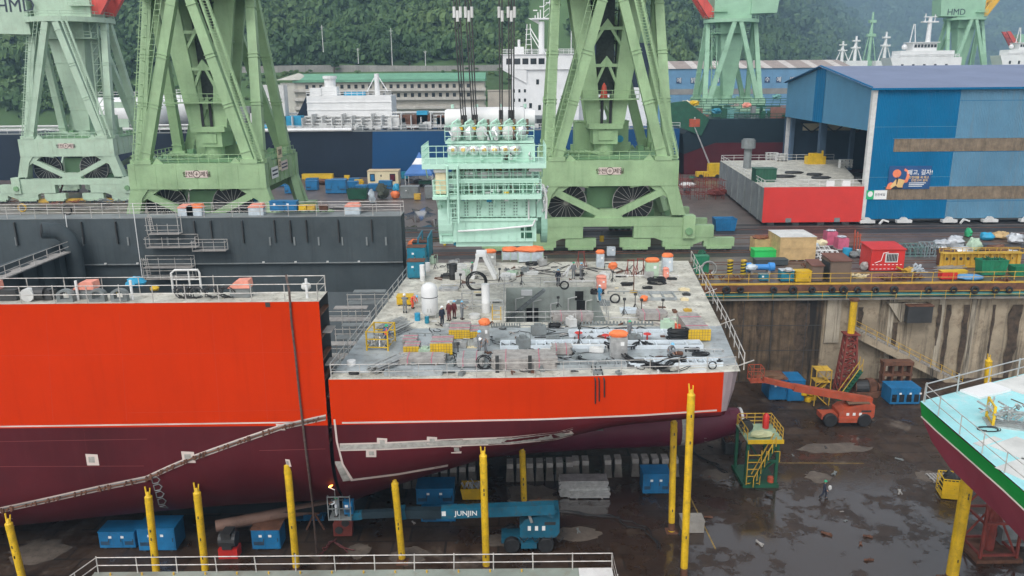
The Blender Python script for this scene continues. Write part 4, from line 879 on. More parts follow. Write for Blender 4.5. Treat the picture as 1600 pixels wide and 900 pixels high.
# upper works: foil-wrapped cylinder covers, exhaust valves, mid gallery, receiver
b = MB(); b.box(x0-.3, x1-.1, D0+.2, D1, ez(254)+.02, ez(226)); b.build('cylinder_block', EGREEN, en)
for k in range(7):
    x = ex(709)+k*(ex(806)-ex(709))/6; b = MB(); b.lump((x, D0-.05, ez(243)), (1.0, .7, ez(226)-ez(243)), k, 0, 10, 6, .12); b.build('wrapped_cover', FOIL, en, smooth=True)
    MB().lump((x, D0-.36, ez(238)), (.42, .2, .42), k+30, 0, 7, 4, .3).build('gold_wrap', M('gold_wrap', (.65, .45, .15), .35, .5, var=.3, scale=3), en)
b = MB(); zg = ez(221); b.box(x0-.5, x1-.2, D0+.3, D1+.3, zg-.2, zg); o = b.build('top_gallery', EGREEN, en); railing(o, [(x0-.5, D0+.25, zg), (x1-.2, D0+.25, zg)], 1.3, 3, 1.05, EGREEN, .035, sub=False)
for k in range(6):
    x = ex(713)+k*(ex(815)-ex(713))/5; b = MB(); b.lump((x, D0+1.0, zg+.01), (1.0, 1.0, 1.25), k+60, 0, 10, 6, .15); o = b.build('wrapped_valve', FOIL if k % 2 else WHITE2, en, smooth=True)
    b = MB(); b.cyl((x+.2, D0+2.1, zg), .4, 1.2, 12); b.cyl((x+.2, D0+2.1, zg+1.2), .27, .5, 10); b.box(x-.5, x-.2, D0+1.9, D0+2.3, zg, zg+1.3); b.bar((x-.6, D0+.9, zg+1.3), (x+.6, D0+1.5, zg+1.45), .1); b.tube([(x+.2, D0+1.7, zg+1.8), (x-.3, D0+1.4, zg+1.5), (x-.4, D0+1.3, zg+.5)], .1, 6); b.build('exhaust_valve', EGREEN, en)
    MB().cyl((x+.55, D0+1.5, zg+.5), .12, 1.3, 8).build('valve_pipe', BRWN, en)
    if k in (0, 1, 3, 4): MB().box(x+.1, x+.6, D0+1.2, D0+1.6, zg+.9, zg+1.15).build('lifting_eye', YEL, en)
b = MB(); za = ez(194)+.3; b.lathe([(.05, 0), (.75, .05), (.85, .25), (.85, 1.6), (1.0, 1.65), (1.0, 7.2), (.85, 7.3), (.7, 8.2), (.05, 8.25)], 20, (ex(692), EY+4.2, za), 'X'); b.build('exhaust_receiver', WHITE, en, smooth=True)
for k in range(4): MB().cyl((ex(705)+k*2.2, EY+4.2, za+.9), .14, .35, 8).build('receiver_lug', EGREEN, en)
# right end pipe cluster
q = random.Random(3); b = MB()
for k in range(16):
    x = ex(838)+q.uniform(0, .9); y = D0+q.uniform(-.2, 2.5); z = ez(333)+q.uniform(0, 1.2); b.tube([(x, y, z), (x+q.uniform(-.3, .3), y, z+q.uniform(.4, .9)), (x+q.uniform(-.2, .4), y+q.uniform(-.4, .4), z+q.uniform(.9, 1.5))], q.uniform(.06, .17), 7)
b.build('pipe_cluster', FOIL, en)
b = MB(); b.tube([(ex(838), D0-.2, ez(284)), (ex(849), D0-.2, ez(290)), (ex(854), D0-.2, ez(312)), (ex(853), D0-.2, ez(342))], .1, 7); b.tube([(ex(826), D0-.15, ez(343)), (ex(826), D0-.15, ez(306)), (ex(832), D0-.15, ez(303))], .08, 7); b.build('side_pipe', WHITE2, en)
b = MB(); b.box(x1+.02, x1+.6, D0+.3, D1-.3, ez(341), ez(306)); b.build('chain_case', EGREEN, en)
q = random.Random(12)
for k in range(26):   # small pipework, brackets and boxes over the tiers
    x = q.uniform(x0, x1-.4); zz = q.choice((ez(300), ez(286), ez(272), ez(250), ez(219))); b = MB(); m_ = q.choice((EGREEN, EGREEN, FOIL, STEEL, BRWN))
    b.tube([(x, D0+.1, zz), (x+q.uniform(-.2, .2), D0-.05, zz+.4), (x+q.uniform(-.5, .5), D0+.1, zz+q.uniform(.6, 1.0))], q.uniform(.05, .11), 6); b.box(x-.15, x+.15, D0-.02, D0+.2, zz, zz+.25); b.build('small_pipe', m_, en)
for k in range(9): x = x0+.2+k*(x1-x0-.5)/8; MB().bar((x, D0+.02, ez(303)), (x, D0+.02, ez(256)), .14).build('column', EGREEN, en)
b = MB()
for k in range(5): b.box(ex(684)+.1, ex(704), D0+.05, D0+.12, ez(378)+k*.62, ez(378)+k*.62+.1)
b.build('housing_ribs', EGREEN2, en)
rebase(en, (ex(770), EY+2, ez(386)))
# the crane ropes
ROPE = M('steel_rope', (.055, .055, .055), .6, .3, var=.3)
def sling(px_top, px_bot, py_bot, n, label):
    t = thing('wire_sling', label, 'sling', 'steel ropes holding the engine'); a = at(px_bot, py_bot, y=EY+2); c = at(px_top, -20, y=EY+2)
    c = a+(c-a)*1.35
    for k in range(n):
        o = (k-(n-1)/2)*.27; MB().tube([(a.x+o*.7, a.y+.1*(k % 2), a.z), (c.x+o, c.y, c.z)], .06, 6).build('rope', ROPE, t)
        z = at(px_top, 22+6*(k % 2), y=EY+2).z; f = (z-a.z)/(c.z-a.z); p = lerp(a, c, f)+Vector((o, -.0, 0)); MB().cyl((p.x, p.y, p.z-.3), .13, .9, 8).build('socket', WHITE2, t)
        MB().cyl((a.x+o*.7, a.y, a.z), .1, 1.0, 8).build('lower_socket', DSTEEL, t)
    rebase(t, a)
sling(712, 725, 198, 3, 'leftmost bundle of three steel ropes lifting the engine'); sling(730, 742, 197, 3, 'second bundle of three steel ropes from the left lifting the engine')
sling(782, 783, 190, 2, 'pair of steel ropes lifting the engine just left of the white ship bridge'); sling(799, 799, 190, 3, 'rightmost thick bundle of steel ropes lifting the engine')
# ================================================================ blue shed, block on the quay, far ships and buildings
sh = thing('blue_shed', 'large corrugated blue shed on white wheels with an open gable end', 'shed', loc=(0, 0, 0))
SY = 139.0; a = at(1345, 355, y=SY); SX = a.x-.1; zb_ = QZ+.9; ZE = at(1366, 137, y=SY).z; SX2 = SX+95; RD = 76; SKX = .10  # gable runs back and right
def gx(y): return SX+(y-SY)*.30
def spanel(name, m, xa, xb, z0, z1, dy=0): return MB().box(xa, xb, SY-.16-dy, SY-.002-dy, z0, z1).build(name, m, sh)
for k in range(5): z_ = zb_+3+k*4.3; MB().box(SX, SX2, SY-.185, SY-.162, z_, z_+.07).build('sheet_lap', SFADE if k % 2 else SBLUE, sh)
X1 = lambda px, py: at(px, py, y=SY).x
Z1 = lambda px, py: at(px, py, y=SY).z
MB().prism([(SX, zb_), (SX2, zb_), (SX2, ZE), (SX, ZE)], 'Y', SY, SY+.3).build('wall', SFADE, sh)
xs1 = X1(1487, 250)
spanel('wall_sheeting', SBLUE, SX, xs1, zb_, ZE-.05)
spanel('wall_sheeting', SFADE, xs1+.02, SX2, zb_, ZE-.05)
for pxa, pya, pyb in ((1397, 217, 237), (1383, 292, 312)):
    xa = X1(pxa, pya); zt_ = Z1(pxa, pya); zl = Z1(pxa, pyb); q = MB(); q.box(xa, SX2, SY-.22, SY-.165, zl, zt_); q.build('skylight_band', SBAND, sh)
    MB().box(xa-.3, SX2, SY-.26, SY-.165, zt_+.02, zt_+.1).build('band_flashing', SFADE, sh)
MB().box(SX-.3, SX+.5, SY-.3, SY+.5, zb_, ZE).build('corner_post', WHITE2, sh)
yr = SY+RD; ym = SY+RD/2; zr_ = at(1291, 103.5, y=ym).z; xr_ = at(1291, 103.5, y=ym).x; xe = at(1231, 129, y=yr); slope = (xe.x-SX)/RD
def gl(y): return SX+(y-SY)*slope
ro = MB(); ro.grid([[(gl(SY)-1.0, SY-.8, ZE-.05), (SX2, SY-.8, ZE-.05)], [(gl(ym)-1.0, ym, zr_), (SX2, ym, zr_)], [(gl(yr)-1.0, yr+.8, xe.z), (SX2, yr+.8, xe.z)]]); ro.build('roof', SROOF, sh)
MB().box(SX-.8, SX2, SY-.85, SY-.62, ZE-.4, ZE-.06).build('gutter', SBLUE, sh)
zo = at(1360, 205, y=SY).z; zo2 = at(1230, 182, y=yr).z
gb = MB(); gb.grid([[(gl(y), y, zt_) for y, zt_ in ((SY+.31, ZE-.1), (ym, zr_-.1), (yr, xe.z-.1))], [(gl(y), y, z) for y, z in ((SY+.31, zo), (ym, (zo+zo2)/2), (yr, zo2))]]); gb.build('gable_sheeting', SGABLE, sh)
st_ = MB(); ya, yb_ = SY+RD*.46, SY+RD*.58; st_.grid([[(gl(y)-.06, y, zz) for y, zz in ((ya, zr_-.45), (yb_, zr_-.55))], [(gl(y)-.06, y, zo+(zo2-zo)*(y-SY)/RD) for y in (ya, yb_)]]); st_.build('gable_sheeting', SBLUE, sh)
ft = MB(); ft.bar((gl(SY)-.6, SY-.3, ZE), (gl(ym)-.6, ym, zr_+.05), .3, .35); ft.bar((gl(ym)-.6, ym, zr_+.05), (gl(yr)-.6, yr, xe.z), .3, .35); ft.build('verge_trim', SBLUE, sh)
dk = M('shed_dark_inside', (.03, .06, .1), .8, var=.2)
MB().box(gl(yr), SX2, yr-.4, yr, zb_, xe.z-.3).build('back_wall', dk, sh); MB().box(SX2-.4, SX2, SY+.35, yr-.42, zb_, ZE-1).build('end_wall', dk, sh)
p1 = at(1255, 193, y=yr-.5); p2 = at(1360, 203, y=yr-.5)
MB().box(p1.x, p2.x+8, yr-.6, yr-.42, p2.z, p1.z).build('light_band', CREAM, sh)
for y, m in ((yr, WHITE2), (SY+RD*.5, dk)): MB().box(gl(y)+.3, gl(y)+1.7, y-.9, y+.4, zb_, zo-.2).build('post', m, sh)
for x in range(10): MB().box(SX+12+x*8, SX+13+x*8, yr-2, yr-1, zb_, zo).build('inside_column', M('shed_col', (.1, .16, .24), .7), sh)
tr = MB()
for k in range(8): x = gl(yr)+4+k*6; tr.bar((x, yr-.9, p1.z), (x+3, yr-.9, p2.z-.5), .3); tr.bar((x+3, yr-.9, p2.z-.5), (x+6, yr-.9, p1.z), .3)
tr.build('inside_truss', DSTEEL, sh)
sk = MB().box(SX+.3, SX2, SY-.1, SY+.6, zb_-.35, zb_-.01).build('base_beam', DSTEEL, sh)
for px in (1350, 1407, 1477, 1540, 1598, 1650, 1700):
    x = X1(px, 358); w_ = MB(); w_.box(x-1.3, x+1.3, SY-1.2, SY-.3, QZ+.32, zb_-.1); w_.prism([(x-.7, zb_-.09), (x+.7, zb_-.09), (x+.3, zb_+.35), (x-.3, zb_+.35)], 'Y', SY-1.1, SY-.4); o = w_.build('wheel_bogie', WHITE2, sh); v_ = MB()
    for d in (-.8, .8): v_.cyl((x+d, SY-1.0, QZ+.36), .3, .5, 12, axis='Y')
    v_.build('wheels', DSTEEL, o)
for px in (1375, 1500, 1625): x = X1(px, 358); q = MB(); q.bar((x-.8, SY-1.2, QZ+.15), (x+.1, SY-.6, zb_-.1), .28); q.bar((x+.1, SY-.6, zb_-.1), (x+1.0, SY-.9, QZ+.5), .25); q.build('rail_clamp', WHITE2, sh)
# safety poster and small sign
xa, xb, zt_, zl = X1(1389, 258), X1(1455, 258), Z1(1420, 259), Z1(1420, 295)
ps = MB().box(xa, xb, SY-.34, SY-.27, zl, zt_).build('safety_poster', M('poster_blue', (.012, .07, .2), .5, var=.15), sh)
W_ = xb-xa; H_ = zt_-zl; PT = M('poster_orange', (.8, .22, .1), .55); PYL = M('poster_sand', (.75, .5, .2), .55); PRK = M('poster_dark', (.02, .02, .03), .6)
def pp_(pts, m, d=.345): return MB().prism([(xa+u*W_, zl+v*H_) for u, v in pts], 'Y', SY-d, SY-d+.004).build('poster_shape', m, ps)
pp_([(-.03, .0), (.0, .22), (.06, .3), (.12, .28), (.18, .42), (.28, .44), (.40, .40), (.43, .6), (.42, .75), (.35, .8), (.37, .9), (.46, .8), (.5, .55), (.46, .3), (.36, .25), (.36, .1), (.36, 0)], PT)
pp_([(.06, .12), (.13, .3), (.2, .46), (.3, .44), (.4, .36), (.35, .12), (.35, .02), (.12, .02)], PYL, .35)
pp_([(.12+.1*math.cos(k*PI/8)+.07, .68+.18*math.sin(k*PI/8)) for k in range(16)], PT, .352); pp_([(.08, .0), (.14, .1), (.2, .16), (.24, .08), (.36, .07), (.36, 0)], PRK, .355); pp_([(.19, .45), (.2, .55), (.24, .45), (.22, .2), (.2, .2)], PRK, .355)
text('poster_text', '매고, 걸자!', 1.0, (xa+W_*.735, SY-.36, zl+H_*.71), (PI/2, 0, 0), SIGNW, ps, .004)
text('poster_text', '안전대를 꼭 매고', .5, (xa+W_*.72, SY-.36, zl+H_*.5), (PI/2, 0, 0), PYL, ps, .004); text('poster_text', '안전고리 걸자', .5, (xa+W_*.74, SY-.36, zl+H_*.37), (PI/2, 0, 0), PYL, ps, .004)
b = MB()
for k in range(3): b.box(xa+W_*.5, xa+W_*(.9-.04*k), SY-.352, SY-.348, zl+H_*(.25-.07*k), zl+H_*(.28-.07*k))
b.build('poster_lines', SIGNW, ps)
xa, xb, zt_, zl = X1(1353, 297), X1(1385, 297), Z1(1370, 297), Z1(1370, 311)
sg = MB().box(xa+1.35, xb, SY-.34, SY-.29, zl, zt_).build('white_sign', SIGNW, sh); MB().box(xa, xa+1.33, SY-.34, SY-.29, zl, zt_).build('green_panel', M('sign_green', (.02, .4, .16), .5), sg)
text('lettering', '안전제일', .5, (xb-1.2, SY-.35, (zl+zt_)/2), (PI/2, 0, 0), DBLUET, sg, .004); MB().prism([(xa+.68+.45*math.cos(k*PI/8), (zl+zt_)/2+.15+.5*math.sin(k*PI/8)) for k in range(16)], 'Y', SY-.35, SY-.342).build('helmet_mark', SIGNW, sg)
# ---- hull block with the red front on the quay
rb = thing('hull_block', 'grey hull block with a bright red front panel standing beside the blue shed', 'ship block')
RY = 138.2; ra = at(1194, 294, y=RY); rt = ra.z; x2 = SX-.4; yk = at(1125, 251, z=rt).y; xk = at(1125, 251, z=rt).x
b = MB(); b.add([(ra.x, RY, QZ+.6), (ra.x, RY, rt), (xk, yk, rt), (xk, yk, QZ+.6), (x2, RY, QZ+.6), (x2, RY, rt), (x2+14, yk, rt), (x2+14, yk, QZ+.6)], [(0,1,2,3), (4,7,6,5), (3,2,6,7), (0,3,7,4)]); b.build('side_plating', MGREY, rb)
MB().grid([[(ra.x, RY, rt), (x2, RY, rt)], [(xk, yk, rt), (x2+14, yk, rt)]]).build('deck', DECK, rb); MB().box(ra.x, x2, RY-.12, RY-.005, QZ+.55, rt+.15).build('red_front', REDB, rb)
for k in range(7): t = (k+.5)/7; p = lerp((ra.x, RY, QZ+.6), (xk, yk, QZ+.6), t); MB().bar(p+Vector((-.1, 0, 0)), p+Vector((-.1, 0, rt-QZ-.6)), .2, .4).build('frame_rib', MGREY, rb)
for k in range(4): x = ra.x+1+k*4.4; MB().box(x, x+1.2, RY, RY+2, QZ, QZ+.55).build('support_block', DSTEEL, rb)
for px in (1231, 1307): p = at(px, 353, y=RY-.14); MB().box(p.x-.5, p.x+.5, RY-.15, RY-.121, QZ+.55, QZ+1.3).build('bare_patch', MGREY, rb)
railing(rb, [(ra.x, RY+.2, rt+.15), (x2, RY+.2, rt+.15)], 1.2, 2, 1.9, WHITE2, .045); railing(rb, [(ra.x+.3, RY+.5, rt), (xk+.3, yk, rt), (x2+13, yk, rt)], 1.2, 2, 3, WHITE2, .05, sub=False)
for px in (1298, 1323): p = at(px, 287, y=RY); MB().box(p.x-.7, p.x+.7, RY+.1, RY+.15, rt+.2, rt+1.2).build('white_board', SIGNW, rb)
rebase(rb, (ra.x+8, RY+20, QZ))
def on(px, py, z=None): return at(px, py, z=rt if z is None else z)
p = on(1167, 263); b = MB(); b.cyl((0, 0, 0), .8, 4.2, 16); b.cyl((0, 0, 4.2), 1.45, 1.7, 16); b.cyl((0, 0, 5.9), 1.2, .25, 16); tag(b.build('vent_post', MGREY, loc=p, smooth=True), 'grey mushroom vent post standing on the deck of the red fronted block', 'vent')
p = on(1193, 283); b = MB(); b.box(-1.9, 1.9, -1.3, 1.3, 0, 2.3)
for k in range(7): b.box(-1.9+k*.58, -1.6+k*.58, -1.38, -1.31, .1, 2.2)
b.box(-2, 2, -1.4, 1.4, 2.31, 2.45); tag(b.build('winch_unit', DGREEN, loc=p), 'dark green winch unit on the deck of the red fronted block', 'winch')
p = on(1273, 256); b = MB(); b.box(-2, 2, -1, 1, 0, 1.7); b.box(-1.2, 1.0, -1.05, 1.05, 1.71, 2.3); b.box(1.2, 1.5, -.6, .6, 1.71, 2.9); tag(b.build('pump_unit', YEL, loc=p), 'yellow pump unit on the block deck at the mouth of the blue shed', 'pump')
for i, (px, py, s) in enumerate(((1222, 277, 1.6), (1238, 271, 1.3), (1270, 274, 1.1), (1280, 279, 1.3), (1342, 280, .9))):
    p = on(px, py); b = MB()
    for k in range(5): b.tube([(s*(1+.1*k)*math.cos(u)+.1*k, .6*s*(1+.06*k)*math.sin(u), .12+.1*(k % 3)) for u in np.linspace(0, 5.6, 18)], .11, 5)
    tag(b.build('hose_coil', BLACK, loc=p), 'loose coil of black hose on the deck of the red fronted block', 'hose coil', 'hose coils on the red fronted block')
for px, py, lb in ((1320, 262, 'white pipe frame stack under the shed mouth on the block deck'), (1205, 250, 'white rack of fittings near the rear rail of the red fronted block'), (1220, 252, 'low white rack on the block deck behind the hose coils')):
    p = on(px, py); b = MB()
    for k in range(4): b.box(-1.2+k*.8, -1.1+k*.8, -.6, .6, 0, 1.7)
    for z in (.4, 1.0, 1.6): b.box(-1.3, 1.4, -.62, .62, z, z+.1)
    b.lump((0, 0, .5), (1.6, .9, .9), int(px)); tag(b.build('pipe_rack', WHITE2, loc=p), lb, 'rack')

# ---- far ships across the water
fs = thing('gas_carrier', 'long navy and blue gas carrier ship moored beyond the yard', 'ship'); GY = 222.0
def G(px, py, y=GY): return at(px, py, y=y)
xm = G(590, 230).x; xe_ = G(1061, 230).x; zt_ = 24.8
def hullside(name, m, xa, xb, lo=8): 
    return MB().box(xa, xb, GY, GY+26, lo, zt_).build(name, m, fs)
b = MB(); b.box(-250, xm, GY, GY+26, 8, zt_); b.build('hull', NAVY, fs)
b = MB(); b.prism([(xm+.02-1.2, zt_), (xe_, zt_), (xe_, 8), (xm-2.5, 8), (xm-1.6, 17)], 'Y', GY-.08, GY+26.1); b.build('blue_hull_side', BHULL, fs)
MB().box(-250, xe_-2, GY-.1, GY+.3, zt_, zt_+.35).build('sheer_strake', MGREY, fs)
railing(fs, [(-190, GY, zt_+.3), (xe_, GY, zt_+.3)], 1.4, 2, 3.5, WHITE2, .07, sub=False)
# pipes and clutter along its deck
q = random.Random(11); b = MB()
for k in range(5): b.tube([(-175 if k < 2 else -84, GY+4+k*1.6, zt_+1+.9*k), (-12, GY+4+k*1.6, zt_+1+.9*k)], .28, 6)
for k in range(26): x = -80+k*2.75; b.box(x, x+.22, GY+3.4, GY+10.6, zt_+.3, zt_+4.6-.5*(k % 3))
b.build('deck_piping', WHITE2, fs)
b = MB()
for k in range(70): x = q.uniform(-90, 15); y = GY+q.uniform(1, 4); MB().box(x, x+q.uniform(.4, 2.2), y, y+1, zt_+.36, zt_+.4+q.uniform(.4, 2.0)).build('deck_fitting', WHITE2 if k % 3 else MGREY, fs)
# white cargo machinery house
xa, xb = G(480, 170, GY+10).x, G(612, 170, GY+10).x; z0, z1 = G(500, 196, GY+10).z, G(500, 150, GY+10).z
b = MB(); b.box(xa, xb, GY+10, GY+20, z0-2, z1)
for k in range(4): b.box(xa-.1, xb+.1, GY+9.85, GY+9.99, z0+k*2.1, z0+k*2.1+.25)
b.prism([(xa-4.5, z0), (xa-.02, z0), (xa-.02, z1)], 'Y', GY+10, GY+12, m=1); b.build('cargo_house', [WHITE, NAVY], fs)
railing(fs, [(xa, GY+10.1, z1), (xb, GY+10.1, z1)], 1.3, 2, 1.6, WHITE, .08, sub=False)
b = MB(); p = G(590, 150, GY+14); b.cyl((p.x, p.y, z1), .7, G(590, 115, GY+14).z-z1, 12); b.bar((p.x-3, p.y, z1+1), (p.x, p.y, z1+6), .25); b.bar((p.x+3, p.y, z1+1), (p.x, p.y, z1+6), .25); b.build('mast', WHITE, fs)
p = G(517, 150, GY+14); b = MB(); b.box(p.x-2.2, p.x+2.2, p.y-2, p.y+2, z1+.02, z1+2.5); b.cyl((p.x, p.y, z1+2.5), 1.6, 2.2, 12); b.cyl((p.x, p.y, z1+4.7), 2.0, .8, 12); b.build('vent_tower', WHITE, fs)
p = G(495, 150, GY+13); MB().box(p.x-1.6, p.x+1.6, p.y-1.5, p.y+1.5, z1+.02, z1+2.2).build('locker', WHITE, fs); p = G(555, 150, GY+13); MB().box(p.x-3, p.x+3, p.y-1, p.y+1, z1+.02, z1+1.0).build('locker', BTARP, fs)
# tanks
for px0, px1, py, dy, r in ((116, 266, 177, 9, 4.3), (215, 308, 174, 17, 4.6)):
    a = G(px0, py, GY+dy); c = G(px1, py, GY+dy); L_ = c.x-a.x; pr = [(r*math.sin(u), r*.9*(1-math.cos(u))) for u in np.linspace(.02, PI/2, 6)]; pr = pr+[(rr, L_-zz) for rr, zz in reversed(pr)]
    MB().lathe(pr, 24, (a.x, a.y, a.z), 'X').build('gas_tank', WHITE, fs, smooth=True)
    railing(fs, [(a.x+3, a.y, a.z+r), (c.x-3, a.y, a.z+r)], 1.4, 2, 2.2, WHITE2, .08, sub=False)
for px, py, w_, h_, m in ((190, 172, 4, 4.5, CPALE), (420, 150, 9, 6, WHITE2), (408, 185, 8, 3, WHITE2), (455, 188, 6, 2.4, BTARP), (375, 175, 6, 3, MGREY), (330, 185, 10, 2.5, WHITE2), (650, 188, 9, 3, RUST), (700, 190, 6, 3.4, RUST), (660, 182, 3, 3, BTARP), (690, 192, 2.5, 3, TEAL), (620, 190, 5, 2, WHITE2), (735, 190, 8, 3, MGREY)):
    p = G(px, py, GY+6); MB().box(p.x-w_/2, p.x+w_/2, GY+5, GY+9, zt_+.3, p.z+h_/2).build('deck_house', m, fs)
MB().lump((G(415, 204).x, GY+1.5, zt_+.2), (7, 2, 1.8), 4).build('blue_cover', BTARP, fs)
MB().tube([(G(405, 204).x, GY-.6, zt_+.6), (G(550, 204).x, GY-.6, zt_+.6)], .45, 8).build('white_pipe', WHITE, fs)
# bridge superstructure with mast
sxa, sxb = G(785, 150, GY+14).x, G(905, 150, GY+14).x; zr_ = G(830, 85, GY+14).z; SYY = GY+14
b = MB(); b.box(sxa+2.5, sxb, SYY, SYY+9, zt_, zr_-4.2); b.box(sxa, sxb-.5, SYY-.6, SYY+9, zr_-4.18, zr_-.1); b.box(sxa-.3, sxb-.2, SYY-.9, SYY+9.2, zr_-.08, zr_+.15); b.prism([(sxa+.1, zr_-4.2), (sxa+7, zr_-4.2), (sxa+7, zr_-8)], 'Y', SYY-.5, SYY); b.build('bridge_house', WHITE, fs)
b = MB(); b.box(sxb+.02, G(1010, 150, GY+20).x, SYY+4, SYY+12, zt_, zr_-9.5); b.build('aft_house', WHITE, fs)
for i in range(5): xx = sxa+1.2+i*2.3; MB().box(xx, xx+1.7, SYY-.68, SYY-.62, zr_-2.7, zr_-1.1).build('bridge_window', GLASS, fs)
for k in range(4):
    for j in range(3): MB().box(sxa+3+j*1.6, sxa+3.6+j*1.6, SYY-.06, SYY-.01, zt_+2+k*2.6, zt_+2.9+k*2.6).build('window', GLASS, fs)
for px, py in ((840, 128), (843, 168), (815, 170), (829, 165)): p = G(px, py, SYY); MB().box(p.x-.4, p.x+.4, SYY-.06, SYY-.01, p.z-.7, p.z+.7).build('window', GLASS, fs)
p = G(845, 190, SYY); MB().box(p.x-9, p.x+8, SYY-4, SYY-.05, zt_+.3, zt_+3.4).build('lower_house', MGREY, fs)
p = G(843, 192, SYY); MB().box(p.x-1, p.x+1, SYY-4.1, SYY-4.02, zt_+.4, zt_+2.5).build('doorway', BLACK, fs)
railing(fs, [(sxa, SYY-.9, zr_+.15), (sxb-.3, SYY-.9, zr_+.15), (sxb-.3, SYY+9, zr_+.15)], 1.2, 3, 1.5, WHITE, .08, sub=False)
m_ = MB(); p = G(846, 80, SYY+4); zt2 = G(846, 5, SYY+4).z; m_.cyl((p.x, p.y, zr_), .85, zt2-zr_-5, 12); m_.box(p.x-2.8, p.x+2.6, p.y-1.6, p.y+1.6, zr_+9.6, zr_+10); m_.prism([(p.x-3.8, zr_+10), (p.x-.8, zr_+10), (p.x-.8, zr_+8.4)], 'Y', p.y-.3, p.y+.3)
for dx in (-1, 1): m_.bar((p.x+1.5+dx*.9, p.y, zr_+10), (p.x+1.5+dx*.8, p.y, zr_+18), .22)
for k in range(5): m_.bar((p.x+.6, p.y, zr_+10+k*1.6), (p.x+2.4, p.y, zr_+11.4+k*1.6), .14)
for dx in (-1.8, -1.0, -.3): m_.cyl((p.x+dx, p.y, zr_+10), .18, 2.6+dx, 6); 
for k in range(3): m_.box(p.x-2.4+k*1.8, p.x-1.2+k*1.8, p.y-.2, p.y+.2, zr_+12+k, zr_+12.3+k)
m_.build('radar_mast', WHITE, fs)
m_ = MB(); p = G(826, 80, SYY+4)
for dx in (-.9, .9): m_.bar((p.x+dx, p.y, zr_), (p.x+dx*.5, p.y, zr_+8.5), .22)
m_.bar((p.x+5, p.y, zr_+.2), (p.x+.4, p.y, zr_+7.5), .3); m_.bar((p.x+4, p.y, zr_+.2), (p.x+.4, p.y, zr_+6), .25)
for k in range(6): m_.bar((p.x-.9, p.y, zr_+k*1.4), (p.x+.9, p.y, zr_+k*1.4+.1), .14)
p = G(811, 80, SYY+4); m_.box(p.x-1.4, p.x+1.4, p.y-1, p.y+1, zr_+.2, zr_+2.2); m_.cyl((p.x, p.y, zr_+2.2), .4, 2.0, 8); m_.build('signal_mast', WHITE, fs); MB().cyl((G(894, 80, SYY).x, p.y, zr_+.16), .12, 8, 6).build('whip_aerial', WHITE, fs)
fn = MB(); p = G(970, 90, GY+24); fn.box(p.x-14, p.x+9, GY+24, GY+26, zt_, G(960, 45, GY+24).z-4); fn.build('dark_funnel', NAVY, fs)
rebase(fs, (-40, GY+13, 9.2))
# black and maroon ship on the right
bs = thing('cargo_ship', 'black and maroon cargo ship moored behind the red fronted block', 'ship'); BY = 224.0
bxa = at(1062, 200, y=BY).x; bz = at(1150, 186, y=BY).z; bw = at(1150, 223, y=BY).z
b = MB(); b.prism([(bxa+7, bz), (bxa+110, bz), (bxa+110, bw), (bxa+10, bw), (bxa+1.5, bw-3), (bxa+1, bz-4)], 'Y', BY, BY+28); b.build('hull', BKHULL, bs)
MB().prism([(bxa+10, bw-.02), (bxa+110, bw-.02), (bxa+110, 8), (bxa+2, 8), (bxa+1.5, bw-3.05)], 'Y', BY, BY+28).build('bottom_plating', MAROON, bs)
MB().prism([(bxa-3, bz+4.5), (bxa+1.5, bz+5), (bxa+8, bz+.1), (bxa+6, bz-4.4), (bxa-3, bz-1)], 'Y', BY-.5, BY+1.2).build('bow_bulwark', DGREEN, bs)
q = random.Random(4); GM = [DGREEN, M('pale_teal_paint', (.12, .3, .28), .6, var=.3), MGREY, M('rust_pipe', (.25, .12, .09), .7, var=.3)]
for j, m in enumerate(GM):
    b = MB()
    for k in range(28):
        x = bxa+q.uniform(8, 108); y = BY+q.uniform(1, 20); h = q.uniform(.6, 3.4); w_ = q.uniform(.5, 3); b = MB()
        if k % 3: b.box(x, x+w_, y, y+1, bz, bz+h)
        else: b.bar((x, y, bz+h), (x+q.uniform(4, 12), y, bz+h), .35)
        b.build('deck_fitting', m, bs)
for k in range(4): railing(bs, [(bxa+7, BY+.3+k*6, bz+k*1.2), (bxa+108, BY+.3+k*6, bz+k*1.2)], 1.3, 2, 2.2, DGREEN, .09, sub=False, name='deck_rail')
for px, py, m in ((1072, 160, CREAM), (1085, 160, YEL), (1166, 163, PINK), (1215, 150, GM[1]), (1120, 172, TEAL)): p = at(px, py, y=BY+2); MB().lump((p.x, BY+2, p.z-1.0), (2.4, 1.4, 1.5), px, 0, 12, 6, .4).build('deck_cover', m, bs)
rebase(bs, (bxa+50, BY+14, 9.2))
